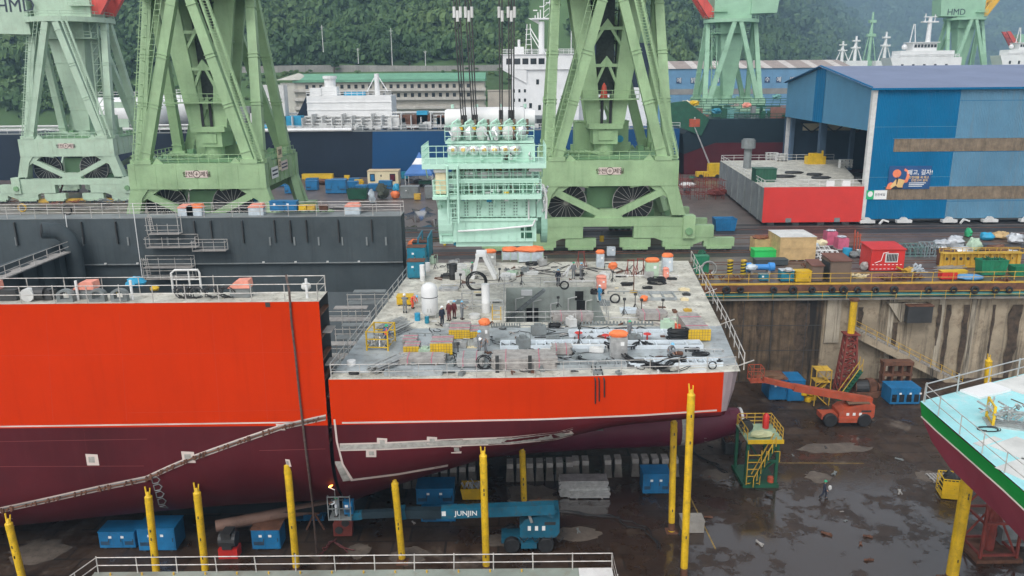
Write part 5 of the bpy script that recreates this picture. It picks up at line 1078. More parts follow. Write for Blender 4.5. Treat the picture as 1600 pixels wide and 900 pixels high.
# white ships far off
def white_ship(px, py, y, s, label, rzz=0):
    p = at(px, py, y=y); t = thing('white_ship', label, 'ship', 'white ships far beyond the shed', loc=(p.x, y, p.z-6*s)); 
    b = MB(); b.prism([(-12, 0), (14, 0), (14, 6.6), (-14.5, 6.6)], 'Y', 0, 9); b.build('hull_top', WHITE, t)
    b = MB(); b.box(-10.5, 11, .4, 8, 6.62, 9.2); b.box(-5.5, 4, 1, 7, 9.22, 12.2); b.box(-6.5, 5, .5, 7.5, 12.22, 12.5); b.build('bridge_house', WHITE, t)
    for i in range(7): MB().box(-5+i*1.3, -4+i*1.3, .93, .99, 10.4, 11.6).build('window', GLASS, t)
    for i in range(5): MB().box(-10+i*4.4, -9+i*4.4, -.06, -.01, 2.5, 4).build('porthole', GLASS, t)
    railing(t, [(-13, .2, 6.62), (13, .2, 6.62)], 1.1, 2, 1.5, WHITE, .1, sub=False)
    b = MB(); b.cyl((1.6, 4, 12.5), .95, 9.5, 10, r2=.7); b.box(-1.6, 4.6, 3, 5, 20, 20.5); b.box(-.9, 3.9, 3.4, 4.6, 22, 22.3); b.cyl((-.4, 4, 20.5), .2, 3, 6); b.cyl((3.4, 4, 20.5), .2, 2.6, 6)
    for d in (-1, 1): b.bar((-4.5+d*1.1, 4, 12.5), (-4.5+d*.2, 4, 19.5), .3)
    b.lathe([(.05, 0), (.9, .4), (1.1, 1.2), (.7, 2.0), (.05, 2.2)], 10, (-7.5, 4, 9.6)); b.build('mast', WHITE, t); t.scale = (s, s, s)
white_ship(1448, 92, 330, 1.0, 'white ship with a tall mast showing above the blue shed roof'); white_ship(1610, 88, 360, .9, 'white ship cut by the right edge above the blue shed roof')
for px, y, h, m, lb in ((1335, 420, 12, WHITE, 'white derrick mast left of the pale green mast far off'), (1357, 430, 24, CFAR, 'tall pale green derrick mast far off above the shed roof'), (1381, 420, 14, WHITE, 'white derrick mast right of the pale green mast far off'), (1315, 440, 10, WHITE, 'low white mast leftmost among the far derricks')):
    p = at(px, 95, y=y); b = MB(); b.cyl((0, 0, 0), .9, h, 8, r2=.5); b.bar((-3, 0, 0), (0, 0, h*.8), .4); b.bar((3.5, 0, 0), (0, 0, h*.7), .4); b.box(-1.8, 1.8, -.8, .8, h*.78, h*.84); b.box(-2.2, 2.2, -.8, .8, h*.5, h*.56); b.box(-5, 6, -2, 2, -8, .01)
    tag(b.build('derrick_mast', m, loc=(p.x, y, p.z)), lb, 'mast', 'masts of far ships')
# dormitory building
dm = thing('dormitory', 'long cream three storey building with balconies and a green roof', 'building'); DY = 312.0
xa, xb = at(446, 160, y=DY).x, at(757, 160, y=DY).x; z1 = at(600, 128, y=DY).z; z0 = 14
b = MB(); b.box(xa+4, xb, DY, DY+14, z0, z1); b.build('wall', M('dormitory_wall', (.5, .47, .4), .75, var=.12, streak=.5, scol=(.33, .3, .25)), dm)
b = MB(); b.box(xa+4-.5, xb+.5, DY-1.2, DY+15, z1+.02, z1+.9); b.prism([(DY-1.2, z1+.92), (DY+15, z1+.92), (DY+7, z1+3.2)], 'X', xa+3.5, xb+.5, m=0); b.build('roof', M('green_sheet_roof', (.13, .32, .2), .6, var=.15), dm)
b = MB(); b.lathe([(9.0, 0), (5, 1.2), (.1, 2.6)], 8, (xa+4, DY+7, z1+.95)); b.cyl((xa+4, DY+7, z0), 7.4, z1-z0, 8); b.build('corner_pavilion', M('pavilion_wall', (.48, .46, .4), .75, var=.15), dm)
for k in range(3):
    zf = z1-3.3*(k+1); b = MB(); b.box(xa+3.6, xb+.6, DY-1.4, DY-.02, zf-.2, zf); b.box(xa+3.6, xb+.6, DY-1.45, DY-1.38, zf+.01, zf+.95); f = b.build('balcony', M('balcony_wall', (.48, .45, .4), .75, var=.2, streak=.5, scol=(.3, .28, .24)), dm)
    if k == 2: continue
    for i in range(24):
        x = xa+8+i*(xb-xa-12)/24; MB().box(x, x+1.2, DY-.06, DY-.01, zf+.9+.0*i, zf+2.4).build('window', GLASS, dm)
MB().box(xa+4.2, xb-.2, DY-.3, DY-.02, z1-13.2, z1-11.6).build('base_strip', M('taupe_strip', (.2, .17, .14), .8), dm)
rebase(dm, ((xa+xb)/2, DY+7, z0))
# long blue shed with lettering, dark gap below
lb_ = thing('long_shed', 'long pale blue shed with white lettering squares and a striped brown roof', 'shed'); LY = 345.0
xa, xb = at(930, 130, y=LY).x, at(1330, 130, y=LY).x; z1 = at(1130, 107, y=LY).z; z2 = at(1130, 96, y=LY+16).z
MB().box(xa, xb, LY, LY+30, 14, z1).build('wall', M('pale_blue_sheeting', (.12, .26, .42), .6, var=.1, streak=.2), lb_)
MB().box(xa, xb, LY-.1, LY-.01, z1-10.5, z1-8.2).build('grey_band', M('grey_band', (.24, .23, .22), .7), lb_)
for k in range(32):
    x = xa+k*(xb-xa)/32; MB().grid([[(x, LY-.6, z1), (x+(xb-xa)/32-.02, LY-.6, z1)], [(x, LY+16, z2+.3), (x+(xb-xa)/32-.02, LY+16, z2+.3)]]).build('roof_sheet', M('roof_taupe', (.32, .26, .23), .7, var=.15) if k % 3 else M('roof_light', (.55, .5, .46), .7), lb_)
for px, c in ((1061, '에'), (1083, '밝'), (1100, '은'), (1120, '내'), (1199, '수'), (1217, '예'), (1238, '방'), (1258, '을'), (1040, '수'), (1020, '전'), (998, '안'), (1275, '한')):
    p = at(px, 122, y=LY); b = MB().box(p.x-1.1, p.x+1.1, LY-.2, LY-.11, z1-5.9, z1-3.6).build('letter_board', M('board_navy', (.03, .06, .14), .6), lb_); text('lettering', c, 2.3, (p.x, LY-.22, z1-4.75), (PI/2, 0, 0), SIGNW, b, .02)
rebase(lb_, ((xa+xb)/2, LY+15, 14))
# structures right of the dormitory
p = at(775, 160, y=300); b = MB(); b.box(p.x-3, p.x+6, 300, 306, 14, p.z+4); b.box(p.x-3.2, p.x+6.2, 299.8, 306.2, p.z+4.02, p.z+4.4); tag(b.build('store_building', M('beige_block', (.45, .4, .33), .75, var=.15)), 'small beige store between the long dormitory and the white ship bridge', 'building')
# ================================================================ small builders
def W(px, p): return px/ppm(p)                  # pixels -> metres at p
def box_unit(px, py, wpx, hpx, z, label, m=BLUE, d=1.6, name='machine_box', cat='box', group=None, rz=0, top=None, doors=3, plates=2, skid=True, win=False, louv=True, y=None):
    p = at(px, py, z=z) if y is None else at(px, py, y=y); w = W(wpx, p); h = W(hpx, p)*1.05; d = d if d else w*.6
    t = thing(name, label, cat, group, (p.x, p.y+d/2, p.z), rz); z0 = .14 if skid else .02
    b = MB(); b.box(-w/2, w/2, -d/2, d/2, z0, h); b.build('body', m, t)
    b = MB(); b.box(-w/2-.05, w/2+.05, -d/2-.05, d/2+.05, h+.002, h+.07); b.build('roof', top or m, t)
    if skid:
        b = MB()
        for s in (-1, 1): b.box(s*w*.36-.09, s*w*.36+.09, -d/2, d/2, 0, z0-.002)
        b.box(-w*.36, w*.36, -.06, .06, .02, z0-.03)
        b.build('skid', DSTEEL, t)
    for i in range(doors):
        xa = -w/2+w*(i+.06)/doors; xb = -w/2+w*(i+.94)/doors; b = MB(); b.box(xa, xb, -d/2-.04, -d/2-.002, z0+.12, h-.1); o = b.build('door', m, t)
        if louv and i % 2 == 0:
            c = MB()
            for k in range(5): c.box(xa+.08, xb-.08, -d/2-.06, -d/2-.042, h*.28+k*.07, h*.28+k*.07+.035)
            c.build('louvre', DSTEEL, o)
        if win: MB().box(xa+.1, xb-.1, -d/2-.06, -d/2-.042, h*.2, h*.66).build('window', GLASS, o)
        else: MB().box(xb-.14, xb-.08, -d/2-.07, -d/2-.042, h*.45, h*.6).build('handle', DSTEEL, o)
    for i in range(plates): x = -w*.18+i*w*.34; MB().box(x-.13, x+.13, -d/2-.055, -d/2-.043, h*.66, h*.66+.22).build('plate', SIGNW, t)
    return t
def skip(px, py, wpx, hpx, z, label, m=SKIPG, d=1.8, fill=None, group=None, name='skip_bin', cat='skip'):
    p = at(px, py, z=z); w = W(wpx, p); h = W(hpx, p)*.9; t = thing(name, label, cat, group, (p.x, p.y+d/2, z)); a, c = w/2, d/2; k = .86
    b = MB(); b.add([(-a*k,-c*k,.08),(a*k,-c*k,.08),(a*k,c*k,.08),(-a*k,c*k,.08),(-a,-c,h),(a,-c,h),(a,c,h),(-a,c,h),(-a+.08,-c+.08,h),(a-.08,-c+.08,h),(a-.08,c-.08,h),(-a+.08,c-.08,h),(-a*k+.1,-c*k+.1,.3),(a*k-.1,-c*k+.1,.3),(a*k-.1,c*k-.1,.3),(-a*k+.1,c*k-.1,.3)],
        [(0,3,2,1),(0,1,5,4),(1,2,6,5),(2,3,7,6),(3,0,4,7),(4,5,9,8),(5,6,10,9),(6,7,11,10),(7,4,8,11),(8,9,13,12),(9,10,14,13),(10,11,15,14),(11,8,12,15),(12,13,14,15)]); b.build('bin', m, t)
    b = MB()
    for i in range(5): x = -a*.8+i*a*.4; b.bar((x*k, -c*k-.03, .12), (x, -c-.03, h-.02), .07)
    b.bar((-a-.02, -c-.02, h+.01), (a+.02, -c-.02, h+.01), .1); b.build('ribs', m, t)
    if fill:
        q = random.Random(int(px)); f = MB()
        for i in range(26): x, y = q.uniform(-a*.8, a*.8), q.uniform(-c*.75, c*.75); f.bar((x, y, h*.7+q.uniform(-.1, .3)), (x+q.uniform(-.6, .6), y+q.uniform(-.4, .4), h+q.uniform(-.1, .45)), q.uniform(.05, .16))
        f.build('scrap', fill, t)
    return t
def planks(px, py, wpx, hpx, z, label, d=.9, m=PLANK, ends=None, lay=5, rz=0, strap=True, group=None, name='plank_stack', cat='planks', across=False):
    p = at(px, py, z=z); w = W(wpx, p); h = W(hpx, p)*.8; t = thing(name, label, cat, group, (p.x, p.y+d/2, z), rz); q = random.Random(int(px*7+py)); b = MB(); n = max(3, int((w if across else d)/.22))
    for k in range(lay):
        for i in range(n):
            z0 = .12+h*k/lay; zz = z0+h/lay*.88
            if across: x = -w/2+i*w/n; j = q.uniform(-.08, .08); b.box(x, x+w/n*.94, -d/2+j, d/2+j, z0, zz, 0)
            else: y = -d/2+i*d/n; j = q.uniform(-.12, .12); b.box(-w/2+j, w/2+j, y, y+d/n*.93, z0, zz, 0)
    b.build('planks', m, t)
    if ends:
        b = MB()
        if across: b.box(-w/2-.02, w/2+.02, -d/2-.16, -d/2-.1, .1, h+.12)
        else: b.box(-w/2-.2, -w/2-.13, -d/2, d/2, .1, h+.12); b.box(w/2+.13, w/2+.2, -d/2, d/2, .1, h+.12)
        o = b.build('end_boards', ends, t); c = MB()
        if across:
            for k in range(1, lay): c.box(-w/2-.021, w/2+.021, -d/2-.163, -d/2-.161, .1+h*k/lay-.02, .1+h*k/lay)
            for k in range(1, n): x = -w/2+k*w/n; c.box(x-.012, x+.012, -d/2-.163, -d/2-.161, .1, h+.12)
            c.build('board_gap', BRWN, o)
    b = MB()
    for s in (-.32, .32): b.box(s*w-.08, s*w+.08, -d/2, d/2, 0, .118)
    b.box(-.06, .06, -d/2, d/2, .03, .1) if False else b.box(-w*.32, w*.32, -.05, .05, .02, .1); b.build('bearer', PLANK, t)
    if strap:
        for s in (-.3, .22):
            b = MB()
            if across: b.box(-w/2-.03, w/2+.03, s*d, s*d+.06, h+.1, h+.135)
            else: b.box(s*w, s*w+.05, -d/2-.03, d/2+.03, .13, h+.135)
            b.build('strap', PINKW, t)
    return t
def cabinet(px, py, wpx, hpx, z, label, m=STEEL, cover=ORG, d=.8, group=None, name='control_cabinet', cat='cabinet', clear=False):
    p = at(px, py, z=z); w = W(wpx, p); h = W(hpx, p)*.95; t = thing(name, label, cat, group, (p.x, p.y+d/2, z)); 
    b = MB(); b.box(-w/2, w/2, -d/2, d/2, .1, h*.8); b.box(-w/2+.05, w/2-.05, -d/2+.05, d/2-.05, 0, .098); b.build('body', PLAST if clear else m, t)
    b = MB(); b.box(-w*.4, w*.4, -d/2-.03, -d/2-.002, h*.16, h*.7); o = b.build('door', m, t); MB().box(w*.08, w*.3, -d/2-.045, -d/2-.032, h*.5, h*.64).build('gauge', SIGNW, o)
    if cover: b = MB(); b.lump((0, 0, h*.74), (w*1.18, d*1.2, h*.3), int(px), 0, 10, 5, .08); b.build('cover', cover, t, smooth=True)
    return t
def coil(px, py, wpx, z, label, m=BLACK, n=6, flat=.55, group=None, up=False, name='hose_coil', r=None):
    p = at(px, py, z=z); s = W(wpx, p)/2; q = random.Random(int(px*3+py)); b = MB(); r = r or max(.03, s*.07)
    for k in range(n):
        a0 = q.uniform(0, 6); e = 1+q.uniform(-.16, .12); ox, oy = q.uniform(-.1, .1)*s, q.uniform(-.1, .1)*s; L_ = q.uniform(4.6, 6.1)
        if up: b.tube([(ox+s*e*math.cos(u), oy+.05*k, s*1.02+s*e*math.sin(u)) for u in np.linspace(a0, a0+6.2, 22)], r, 5)
        else: b.tube([(ox+s*e*math.cos(u), oy+s*e*flat*math.sin(u), r+r*1.5*k*.8+.02*math.sin(3*u)) for u in np.linspace(a0, a0+L_, 20)], r, 5)
    return tag(b.build(name, m, loc=(p.x, p.y, z)), label, 'hose coil', group)
def hoses(pts, n, z, label, m=BLACK, r=.06, wob=.5, lift=0):
    q = random.Random(int(pts[0][0]*5)); b = MB(); P = [at(x, y, z=z) for x, y in pts]
    for k in range(n):
        pp = []
        for a, c in zip(P, P[1:]):
            for i in range(5): pp.append(lerp(a, c, i/5)+Vector((q.uniform(-wob, wob), q.uniform(-wob, wob), r+.06*k+q.uniform(0, .12)+lift)))
        # smooth
        sm_ = [pp[0]]
        for a, c, d in zip(pp, pp[1:], pp[2:]): sm_ += [(a+2*c+d)/4, c*.5+d*.5]
        b.tube(sm_, r, 5)
    o = b.build('hose', m); return tag(o, label, 'hose')
def lumpthing(px, py, wpx, hpx, z, label, m, name='tarp_bundle', cat='bundle', d=None, seed=None, group=None, rough=.2):
    p = at(px, py, z=z); w = W(wpx, p); h = W(hpx, p); d = d or w*.7; b = MB(); b.lump((0, 0, 0), (w, d, h), seed or int(px+py), 0, 14, 8, rough)
    return tag(b.build(name, m, loc=(p.x, p.y+d/2, z), smooth=True), label, cat, group)
def drum(px, py, wpx, hpx, z, label, m, name='drum', cat='drum', group=None, dome=False):
    p = at(px, py, z=z); r = W(wpx, p)/2; h = W(hpx, p); t = thing(name, label, cat, group, (p.x, p.y+r, z)); 
    pr = [(r, .05), (r, h*.33), (r*1.03, h*.34), (r*1.03, h*.36), (r, h*.37), (r, h*.8 if dome else h)]
    if dome: pr += [(r*math.cos(u), h*.8+h*.2*math.sin(u)) for u in np.linspace(.25, PI/2-.01, 6)]
    else: pr += [(r*.9, h+.001), (r*.9, h-.04), (.01, h-.04)]
    MB().lathe([(r*.95, .0)]+pr, 20).build('body', m, t, smooth=True)
    return t
# ---------------------------------------------------------------- people
SK = dict(pel=(0,0,.96), wai=(0,0,1.10), che=(0,.0,1.34), nek=(0,.0,1.50), chi=(0,-.02,1.57), hed=(0,-.015,1.66), top=(0,0,1.74), nos=(0,-.115,1.645),
          sl=(.18,0,1.42), el=(.26,.03,1.15), wl=(.27,-.06,.92), pl=(.27,-.08,.85), sr=(-.18,0,1.42), er=(-.26,.03,1.15), wr=(-.27,-.06,.92), pr=(-.27,-.08,.85),
          hl=(.10,0,.90), kl=(.11,-.02,.50), al=(.11,.02,.10), tl=(.12,-.15,.04), hr=(-.10,0,.90), kr=(-.11,-.02,.50), ar=(-.11,.02,.10), tr=(-.12,-.15,.04))
RAD = dict(pel=.135, wai=.13, che=.15, nek=.06, chi=.075, hed=.092, top=.06, nos=.016, sl=.075, el=.048, wl=.033, pl=.038, sr=.075, er=.048, wr=.033, pr=.038, hl=.095, kl=.062, al=.045, tl=.04, hr=.095, kr=.062, ar=.045, tr=.04)
EDG = [('pel','wai'),('wai','che'),('che','nek'),('nek','chi'),('chi','hed'),('hed','top'),('che','sl'),('sl','el'),('el','wl'),('wl','pl'),('che','sr'),('sr','er'),('er','wr'),('wr','pr'),('pel','hl'),('hl','kl'),('kl','al'),('al','tl'),('pel','hr'),('hr','kr'),('kr','ar'),('ar','tr')]
POSES = {
 'stand': {},
 'walk': dict(kl=(.11,-.16,.52), al=(.11,-.14,.12), tl=(.12,-.30,.07), kr=(-.11,.08,.5), ar=(-.11,.30,.14), tr=(-.12,.18,.04), el=(.25,.12,1.17), wl=(.25,.08,.95), pl=(.25,.04,.89), er=(-.25,-.08,1.16), wr=(-.25,-.22,1.0), pr=(-.25,-.27,.95)),
 'reach': dict(el=(.27,-.2,1.28), wl=(.2,-.42,1.22), pl=(.18,-.49,1.22), er=(-.27,-.2,1.25), wr=(-.2,-.42,1.18), pr=(-.18,-.49,1.18)),
 'bend': dict(pel=(0,.14,.93), wai=(0,.08,1.06), che=(0,-.18,1.2), nek=(0,-.34,1.25), chi=(0,-.42,1.23), hed=(0,-.48,1.27), top=(0,-.53,1.32), nos=(0,-.545,1.19), sl=(.18,-.24,1.24), el=(.22,-.36,.96), wl=(.17,-.46,.74), pl=(.16,-.49,.67), sr=(-.18,-.24,1.24), er=(-.22,-.36,.96), wr=(-.17,-.46,.74), pr=(-.16,-.49,.67), hl=(.1,.12,.88), hr=(-.1,.12,.88)),
 'crouch': dict(pel=(0,.16,.40), wai=(0,.10,.52), che=(0,-.06,.72), nek=(0,-.14,.86), chi=(0,-.19,.91), hed=(0,-.21,1.0), top=(0,-.21,1.08), nos=(0,-.31,.96), sl=(.18,-.08,.79), el=(.24,-.28,.58), wl=(.15,-.45,.46), pl=(.13,-.5,.41), sr=(-.18,-.08,.79), er=(-.24,-.28,.58), wr=(-.15,-.45,.46), pr=(-.13,-.5,.41), hl=(.11,.14,.38), kl=(.17,-.26,.47), al=(.14,.02,.1), tl=(.16,-.14,.04), hr=(-.11,.14,.38), kr=(-.17,-.26,.47), ar=(-.14,.02,.1), tr=(-.16,-.14,.04))}
PM = {}
def skin_mesh(name, J, edges, rad, root):
    bm = bmesh.new(); sl_ = bm.verts.layers.skin.verify(); V = {}
    for a in sorted({k for e in edges for k in e}): v = bm.verts.new(J[a]); v[sl_].radius = (rad[a], rad[a]); v[sl_].use_root = a == root; V[a] = v
    for a, b in edges: bm.edges.new((V[a], V[b]))
    me = bpy.data.meshes.new(name); bm.to_mesh(me); bm.free(); o = bpy.data.objects.new(name, me); COL.objects.link(o)
    m = o.modifiers.new('Skin', 'SKIN'); m.use_smooth_shade = True; s = o.modifiers.new('Sub', 'SUBSURF'); s.levels = s.render_levels = 1
    dg = bpy.context.evaluated_depsgraph_get(); dg.update(); r = bpy.data.meshes.new_from_object(o.evaluated_get(dg)); bpy.data.objects.remove(o); r.name = name
    r.polygons.foreach_set('use_smooth', [True]*len(r.polygons)); return r
def pose_meshes(pose):
    if pose in PM: return PM[pose]
    J = dict(SK); J.update(POSES[pose]); rad = dict(RAD); E = list(EDG)+[('hed', 'nos')]
    for s, sg in (('l', 1), ('r', -1)):
        p = Vector(J['p'+s]); d = (p-Vector(J['w'+s])).normalized(); side = d.cross(Vector((1, 0, 0))).normalized() if abs(d.x) < .9 else Vector((0, 1, 0)); nrm = Vector((sg, 0, 0))
        for i, (ln, of) in enumerate(((.075, -.03), (.088, -.01), (.083, .011), (.065, .032))):
            k = f'f{s}{i}'; J[k+'a'] = p+side*of+d*.03; J[k+'b'] = p+side*of*1.1+d*(.03+ln*.5)-nrm*.008; J[k+'c'] = p+side*of*1.1+d*(.03+ln*.85)-nrm*.035
            for x, r_ in zip('abc', (.011, .0095, .008)): rad[k+x] = r_
            E += [('p'+s, k+'a'), (k+'a', k+'b'), (k+'b', k+'c')]
        k = f't{s}m'; J[k+'a'] = p-side*.045+d*.0; J[k+'b'] = p-side*.06+d*.045-nrm*.02; rad[k+'a'] = .012; rad[k+'b'] = .009; E += [('p'+s, k+'a'), (k+'a', k+'b')]
    body = skin_mesh('body', J, E, rad, 'pel')
    cr = {k: v+.018 for k, v in RAD.items()}; cr['nek'] = .075
    cl = skin_mesh('coverall', J, [e for e in EDG if not ({'chi', 'hed', 'top', 'tl', 'tr', 'pl', 'pr', 'nos'} & set(e))], cr, 'pel')
    bo = MB()
    for s in 'lr': a, t = Vector(J['a'+s]), Vector(J['t'+s]); bo.tube([a+Vector((0, .03, .1)), a+Vector((0, .03, -.03)), lerp(a, t, .5)-Vector((0, 0, .02)), t+Vector((0, -.05, 0))], [.062, .068, .06, .045], 8)
    h = Vector(J['hed']); up = (Vector(J['top'])-Vector(J['chi'])).normalized(); fw = (Vector(J['nos'])-h).normalized(); q = up.to_track_quat('Z', 'Y') if abs(up.z) < .999 else Matrix.Identity(3).to_quaternion()
    he = MB(); he.lathe([(.155, .0), (.15, .015), (.128, .02), (.122, .07), (.095, .115), (.05, .138), (.005, .142)], 14)
    he.v = [tuple(q @ Vector(v)+h+up*.01+fw*.012) for v in he.v]
    ey = MB(); sd_ = fw.cross(up).normalized()
    for s in (-1, 1): ey.lathe([(.004, -.008), (.011, 0), (.004, .008)], 6, tuple(h+fw*.09+sd_*s*.034+up*.006))
    ve = skin_mesh('vest', J, [('pel', 'wai'), ('wai', 'che'), ('che', 'nek'), ('che', 'sl'), ('che', 'sr')], {k: v+.032 for k, v in RAD.items()} | {'nek': .06}, 'wai')
    PM[pose] = (body, cl, bo, he, ey, ve); return PM[pose]
def person(px, py, z, label, pose='stand', cloth=ASH, hel=HELB, vest=None, rz=0, s=1.0, p=None, group=None):
    body, cl, bo, he, ey, ve = pose_meshes(pose); p = p or at(px, py, z=z); rz = R(rz)
    r = bpy.data.objects.new('person', body); COL.objects.link(r)
    if not body.materials: body.materials.append(SKIN)
    r.location = p; r.rotation_euler.z = rz; r.scale = (s, s, s); tag(r, label, 'person', group)
    def ch(me, name, m):
        me = me.copy(); me.materials.clear(); me.materials.append(m); o = bpy.data.objects.new(name, me); COL.objects.link(o); o.parent = r
    ch(cl, 'coverall', cloth)
    bo.build('boots', BOOT, r, smooth=True); he.build('helmet', hel, r, smooth=True); ey.build('eyes', BLACK, r)
    if vest: ch(ve, 'vest', vest)
    return r

# ================================================================ on the dock floor
BC = [None]
def prop(tx, ty, bx_, by_, label, r=.29, y=None, group='yellow props under the hulls'):
    b = at(bx_, by_, z=0) if y is None else at(bx_, by_, y=y); b.z = 0 if y is None or True else b.z
    T = at(tx, ty, y=b.y); t = thing('steel_prop', label, 'prop', group, (b.x, b.y, 0)); d = Vector((T.x-b.x, 0, T.z))
    MB().tube([(0, 0, .06), d], r, 16).build('pole', YELP, t, smooth=True)
    MB().box(-r*1.7, r*1.7, -r*1.7, r*1.7, 0, .058).build('base_plate', RUST, t); MB().tube([d*.01+Vector((0, 0, .06)), d*rnd.uniform(.05, .09)], r*1.015, 16).build('rusty_foot', RUST, t, smooth=True); MB().tube([d*.93, d*.955], r*1.06, 16).build('collar', YEL, t, smooth=True)
    c = MB(); c.lathe([(r*1.05, 0), (r*1.05, .12), (r*.75, .2), (r*.3, .5), (.02, .55)], 10, tuple(d)); c.bar(d+Vector((-.12, 0, 0)), d+Vector((-.2, .1, .95)), .1); c.bar(d+Vector((.1, 0, 0)), d+Vector((.14, .15, .8)), .08); c.build('pin_head', YELP, t)
    for f in sorted(rnd.uniform(.1, .92) for _ in range(3)): q = d*f; MB().box(q.x-.05, q.x+.05, -r-.012, -r+.05, q.z-.12, q.z+.12).build('slot', DSTEEL, t)
    return t
for a in ((14, 820, 36, 908, 'yellow steel prop at the far left edge under the maroon hull'), (232, 778, 245, 900, 'yellow steel prop standing in front of the blue boxes by the bilge rings'), (308, 772, 322, 900, 'yellow steel prop between the bilge rings and the large brown pipe'),
          (449, 727, 464, 896, 'yellow steel prop under the midship hull just left of the hanging hose bundle'), (617, 757, 629, 878, 'thin yellow steel prop behind the telescopic boom under the stern block'), (755, 714, 760, 896, 'yellow steel prop standing in front of the blue lift boom'),
          (816, 707, 819, 787, 'short yellow steel prop behind the base of the blue boom lift'), (1053, 662, 1049, 830, 'yellow steel prop under the shaft skeg right of the blue generator box'), (1080, 619, 1068, 908, 'tallest yellow steel prop standing in front of the orange stern side')): prop(*a)
prop(1512, 750, 1486, 908, 'thick yellow steel prop under the green and maroon hull section', r=.46)
prop(1545, 565, 1540, 640, 'yellow steel prop showing above the turquoise deck edge', r=.38)
box_unit(185, 858, 56, 28, 0, 'blue welding box under the maroon hull, left of the pair beside a yellow prop', d=1.8)
box_unit(247, 862, 58, 38, 0, 'taller blue box behind the yellow prop under the maroon hull', d=2.0, doors=2)
box_unit(417, 860, 44, 34, 0, 'blue box with a rusty red roof under the hull near the brown pipe', d=1.6, top=RUST, doors=2)
box_unit(484, 816, 44, 22, 0, 'dim blue box farther under the hull behind the hanging hose bundle', d=1.6)
box_unit(680, 790, 58, 27, 0, 'blue generator box under the stern block behind the lift boom', d=2.2)
box_unit(685, 817, 54, 17, 0, 'low blue box under the telescopic boom', d=1.4, doors=2)
box_unit(1025, 773, 42, 33, 0, 'bright blue generator box with three louvres beside the keel blocks', d=1.9)
box_unit(1243, 628, 26, 33, 0, 'blue storage box against the dock wall behind the orange boom', d=3, doors=1, plates=0, louv=False); box_unit(1215, 626, 28, 33, 0, 'left blue storage box against the dock wall with a brown tarp', d=3, doors=1, plates=1, louv=False, top=RUST)
box_unit(1413, 633, 46, 26, 0, 'blue generator set with four dark windows at the foot of the dock wall', d=2.4, doors=4, win=True, plates=3)
skip(738, 783, 36, 22, 0, 'yellow skip heaped with silver scrap under the stern block', YEL, fill=FOIL)
planks(912, 778, 74, 34, 0, 'stack of galvanised scaffold planks on the dock floor beside the keel blocks', d=1.5, m=STEEL, lay=9, strap=False)
planks(921, 780, 62, 16, 0, 'lower loose row of galvanised planks in front of the tall plank stack', d=.9, m=STEEL, lay=3, strap=False)
a = at(337, 822, z=2.2); c = at(516, 788, z=2.2); t = thing('steel_pipe', 'large brown steel pipe lying on trestles under the maroon hull', 'pipe', loc=(a.x, a.y, 0)); b = MB(); b.tube([(0, 0, 2.2), (c.x-a.x, c.y-a.y, 2.2)], .5, 16); b.build('pipe', M('brown_pipe', (.2, .12, .09), .7, var=.3, dirt=.5), t, smooth=True)
for f in (.12, .45, .85): x = (c.x-a.x)*f; y = (c.y-a.y)*f; q = MB(); q.bar((x-.8, y, 0), (x, y, 1.7), .16); q.bar((x+.8, y, 0), (x, y, 1.7), .16); q.box(x-.5, x+.5, y-.2, y+.2, 1.6, 1.72); q.build('trestle', RUST, t)
t = thing('hook_block', 'dark red hook block resting on the floor below the lift basket', 'hook block', loc=at(537, 838, z=0)); b = MB(); b.prism([(-.8, .2), (.8, .2), (.9, 1.6), (.3, 2.3), (-.3, 2.3), (-.8, 1.4)], 'Y', -.3, .3); b.build('cheek_plate', REDLAT, t); b = MB(); b.cyl((-.3, -.36, .8), .35, .05, 14, axis='Y'); b.cyl((.3, -.36, 1.5), .35, .05, 14, axis='Y'); b.build('sheave', DSTEEL, t)
t = thing('air_winch', 'dark machine with a red base under the hull beside the brown pipe', 'winch', loc=at(360, 868, z=0)); MB().box(-.8, .8, -.5, .5, 0, .9).build('base', RED, t); b = MB(); b.cyl((-.7, 0, 1.6), .65, 1.4, 16, axis='X'); b.box(-.4, .4, -.6, .6, .92, 2.4); b.build('drum', DSTEEL, t)
kb = None
for i, (px, py) in enumerate([(636+i*14.5, 764-i*.9) for i in range(8)]+[(797+i*15.5, 753-i*.4) for i in range(7)]+[(900, 748), (915, 748), (950, 747), (966, 746)]+[(993+i*15.5, 745) for i in range(5)]):
    p = at(px, py, z=0); 
    if kb is None:
        kb = thing('keel_block', 'worn concrete keel block in the row under the stern block', 'keel block', 'concrete keel blocks under the stern'); MB().add([(-.42,-.8,0),(.42,-.8,0),(.42,.8,0),(-.42,.8,0),(-.3,-.6,1.35),(.3,-.6,1.35),(.3,.6,1.35),(-.3,.6,1.35)], [(3,2,1,0),(4,5,6,7),(0,1,5,4),(1,2,6,5),(2,3,7,6),(3,0,4,7)]).build('concrete', M('dark_block_concrete', (.13, .115, .1), .85, var=.45, scale=.9, dirt=.6, dcol=(.05, .035, .025)), kb); MB().box(-.32, .32, -.6, .6, 1.352, 1.85).build('timber_cap', PLANK, kb); o = kb
    else: o = dup(kb, p)
    o.location = p; o.location.y += .8
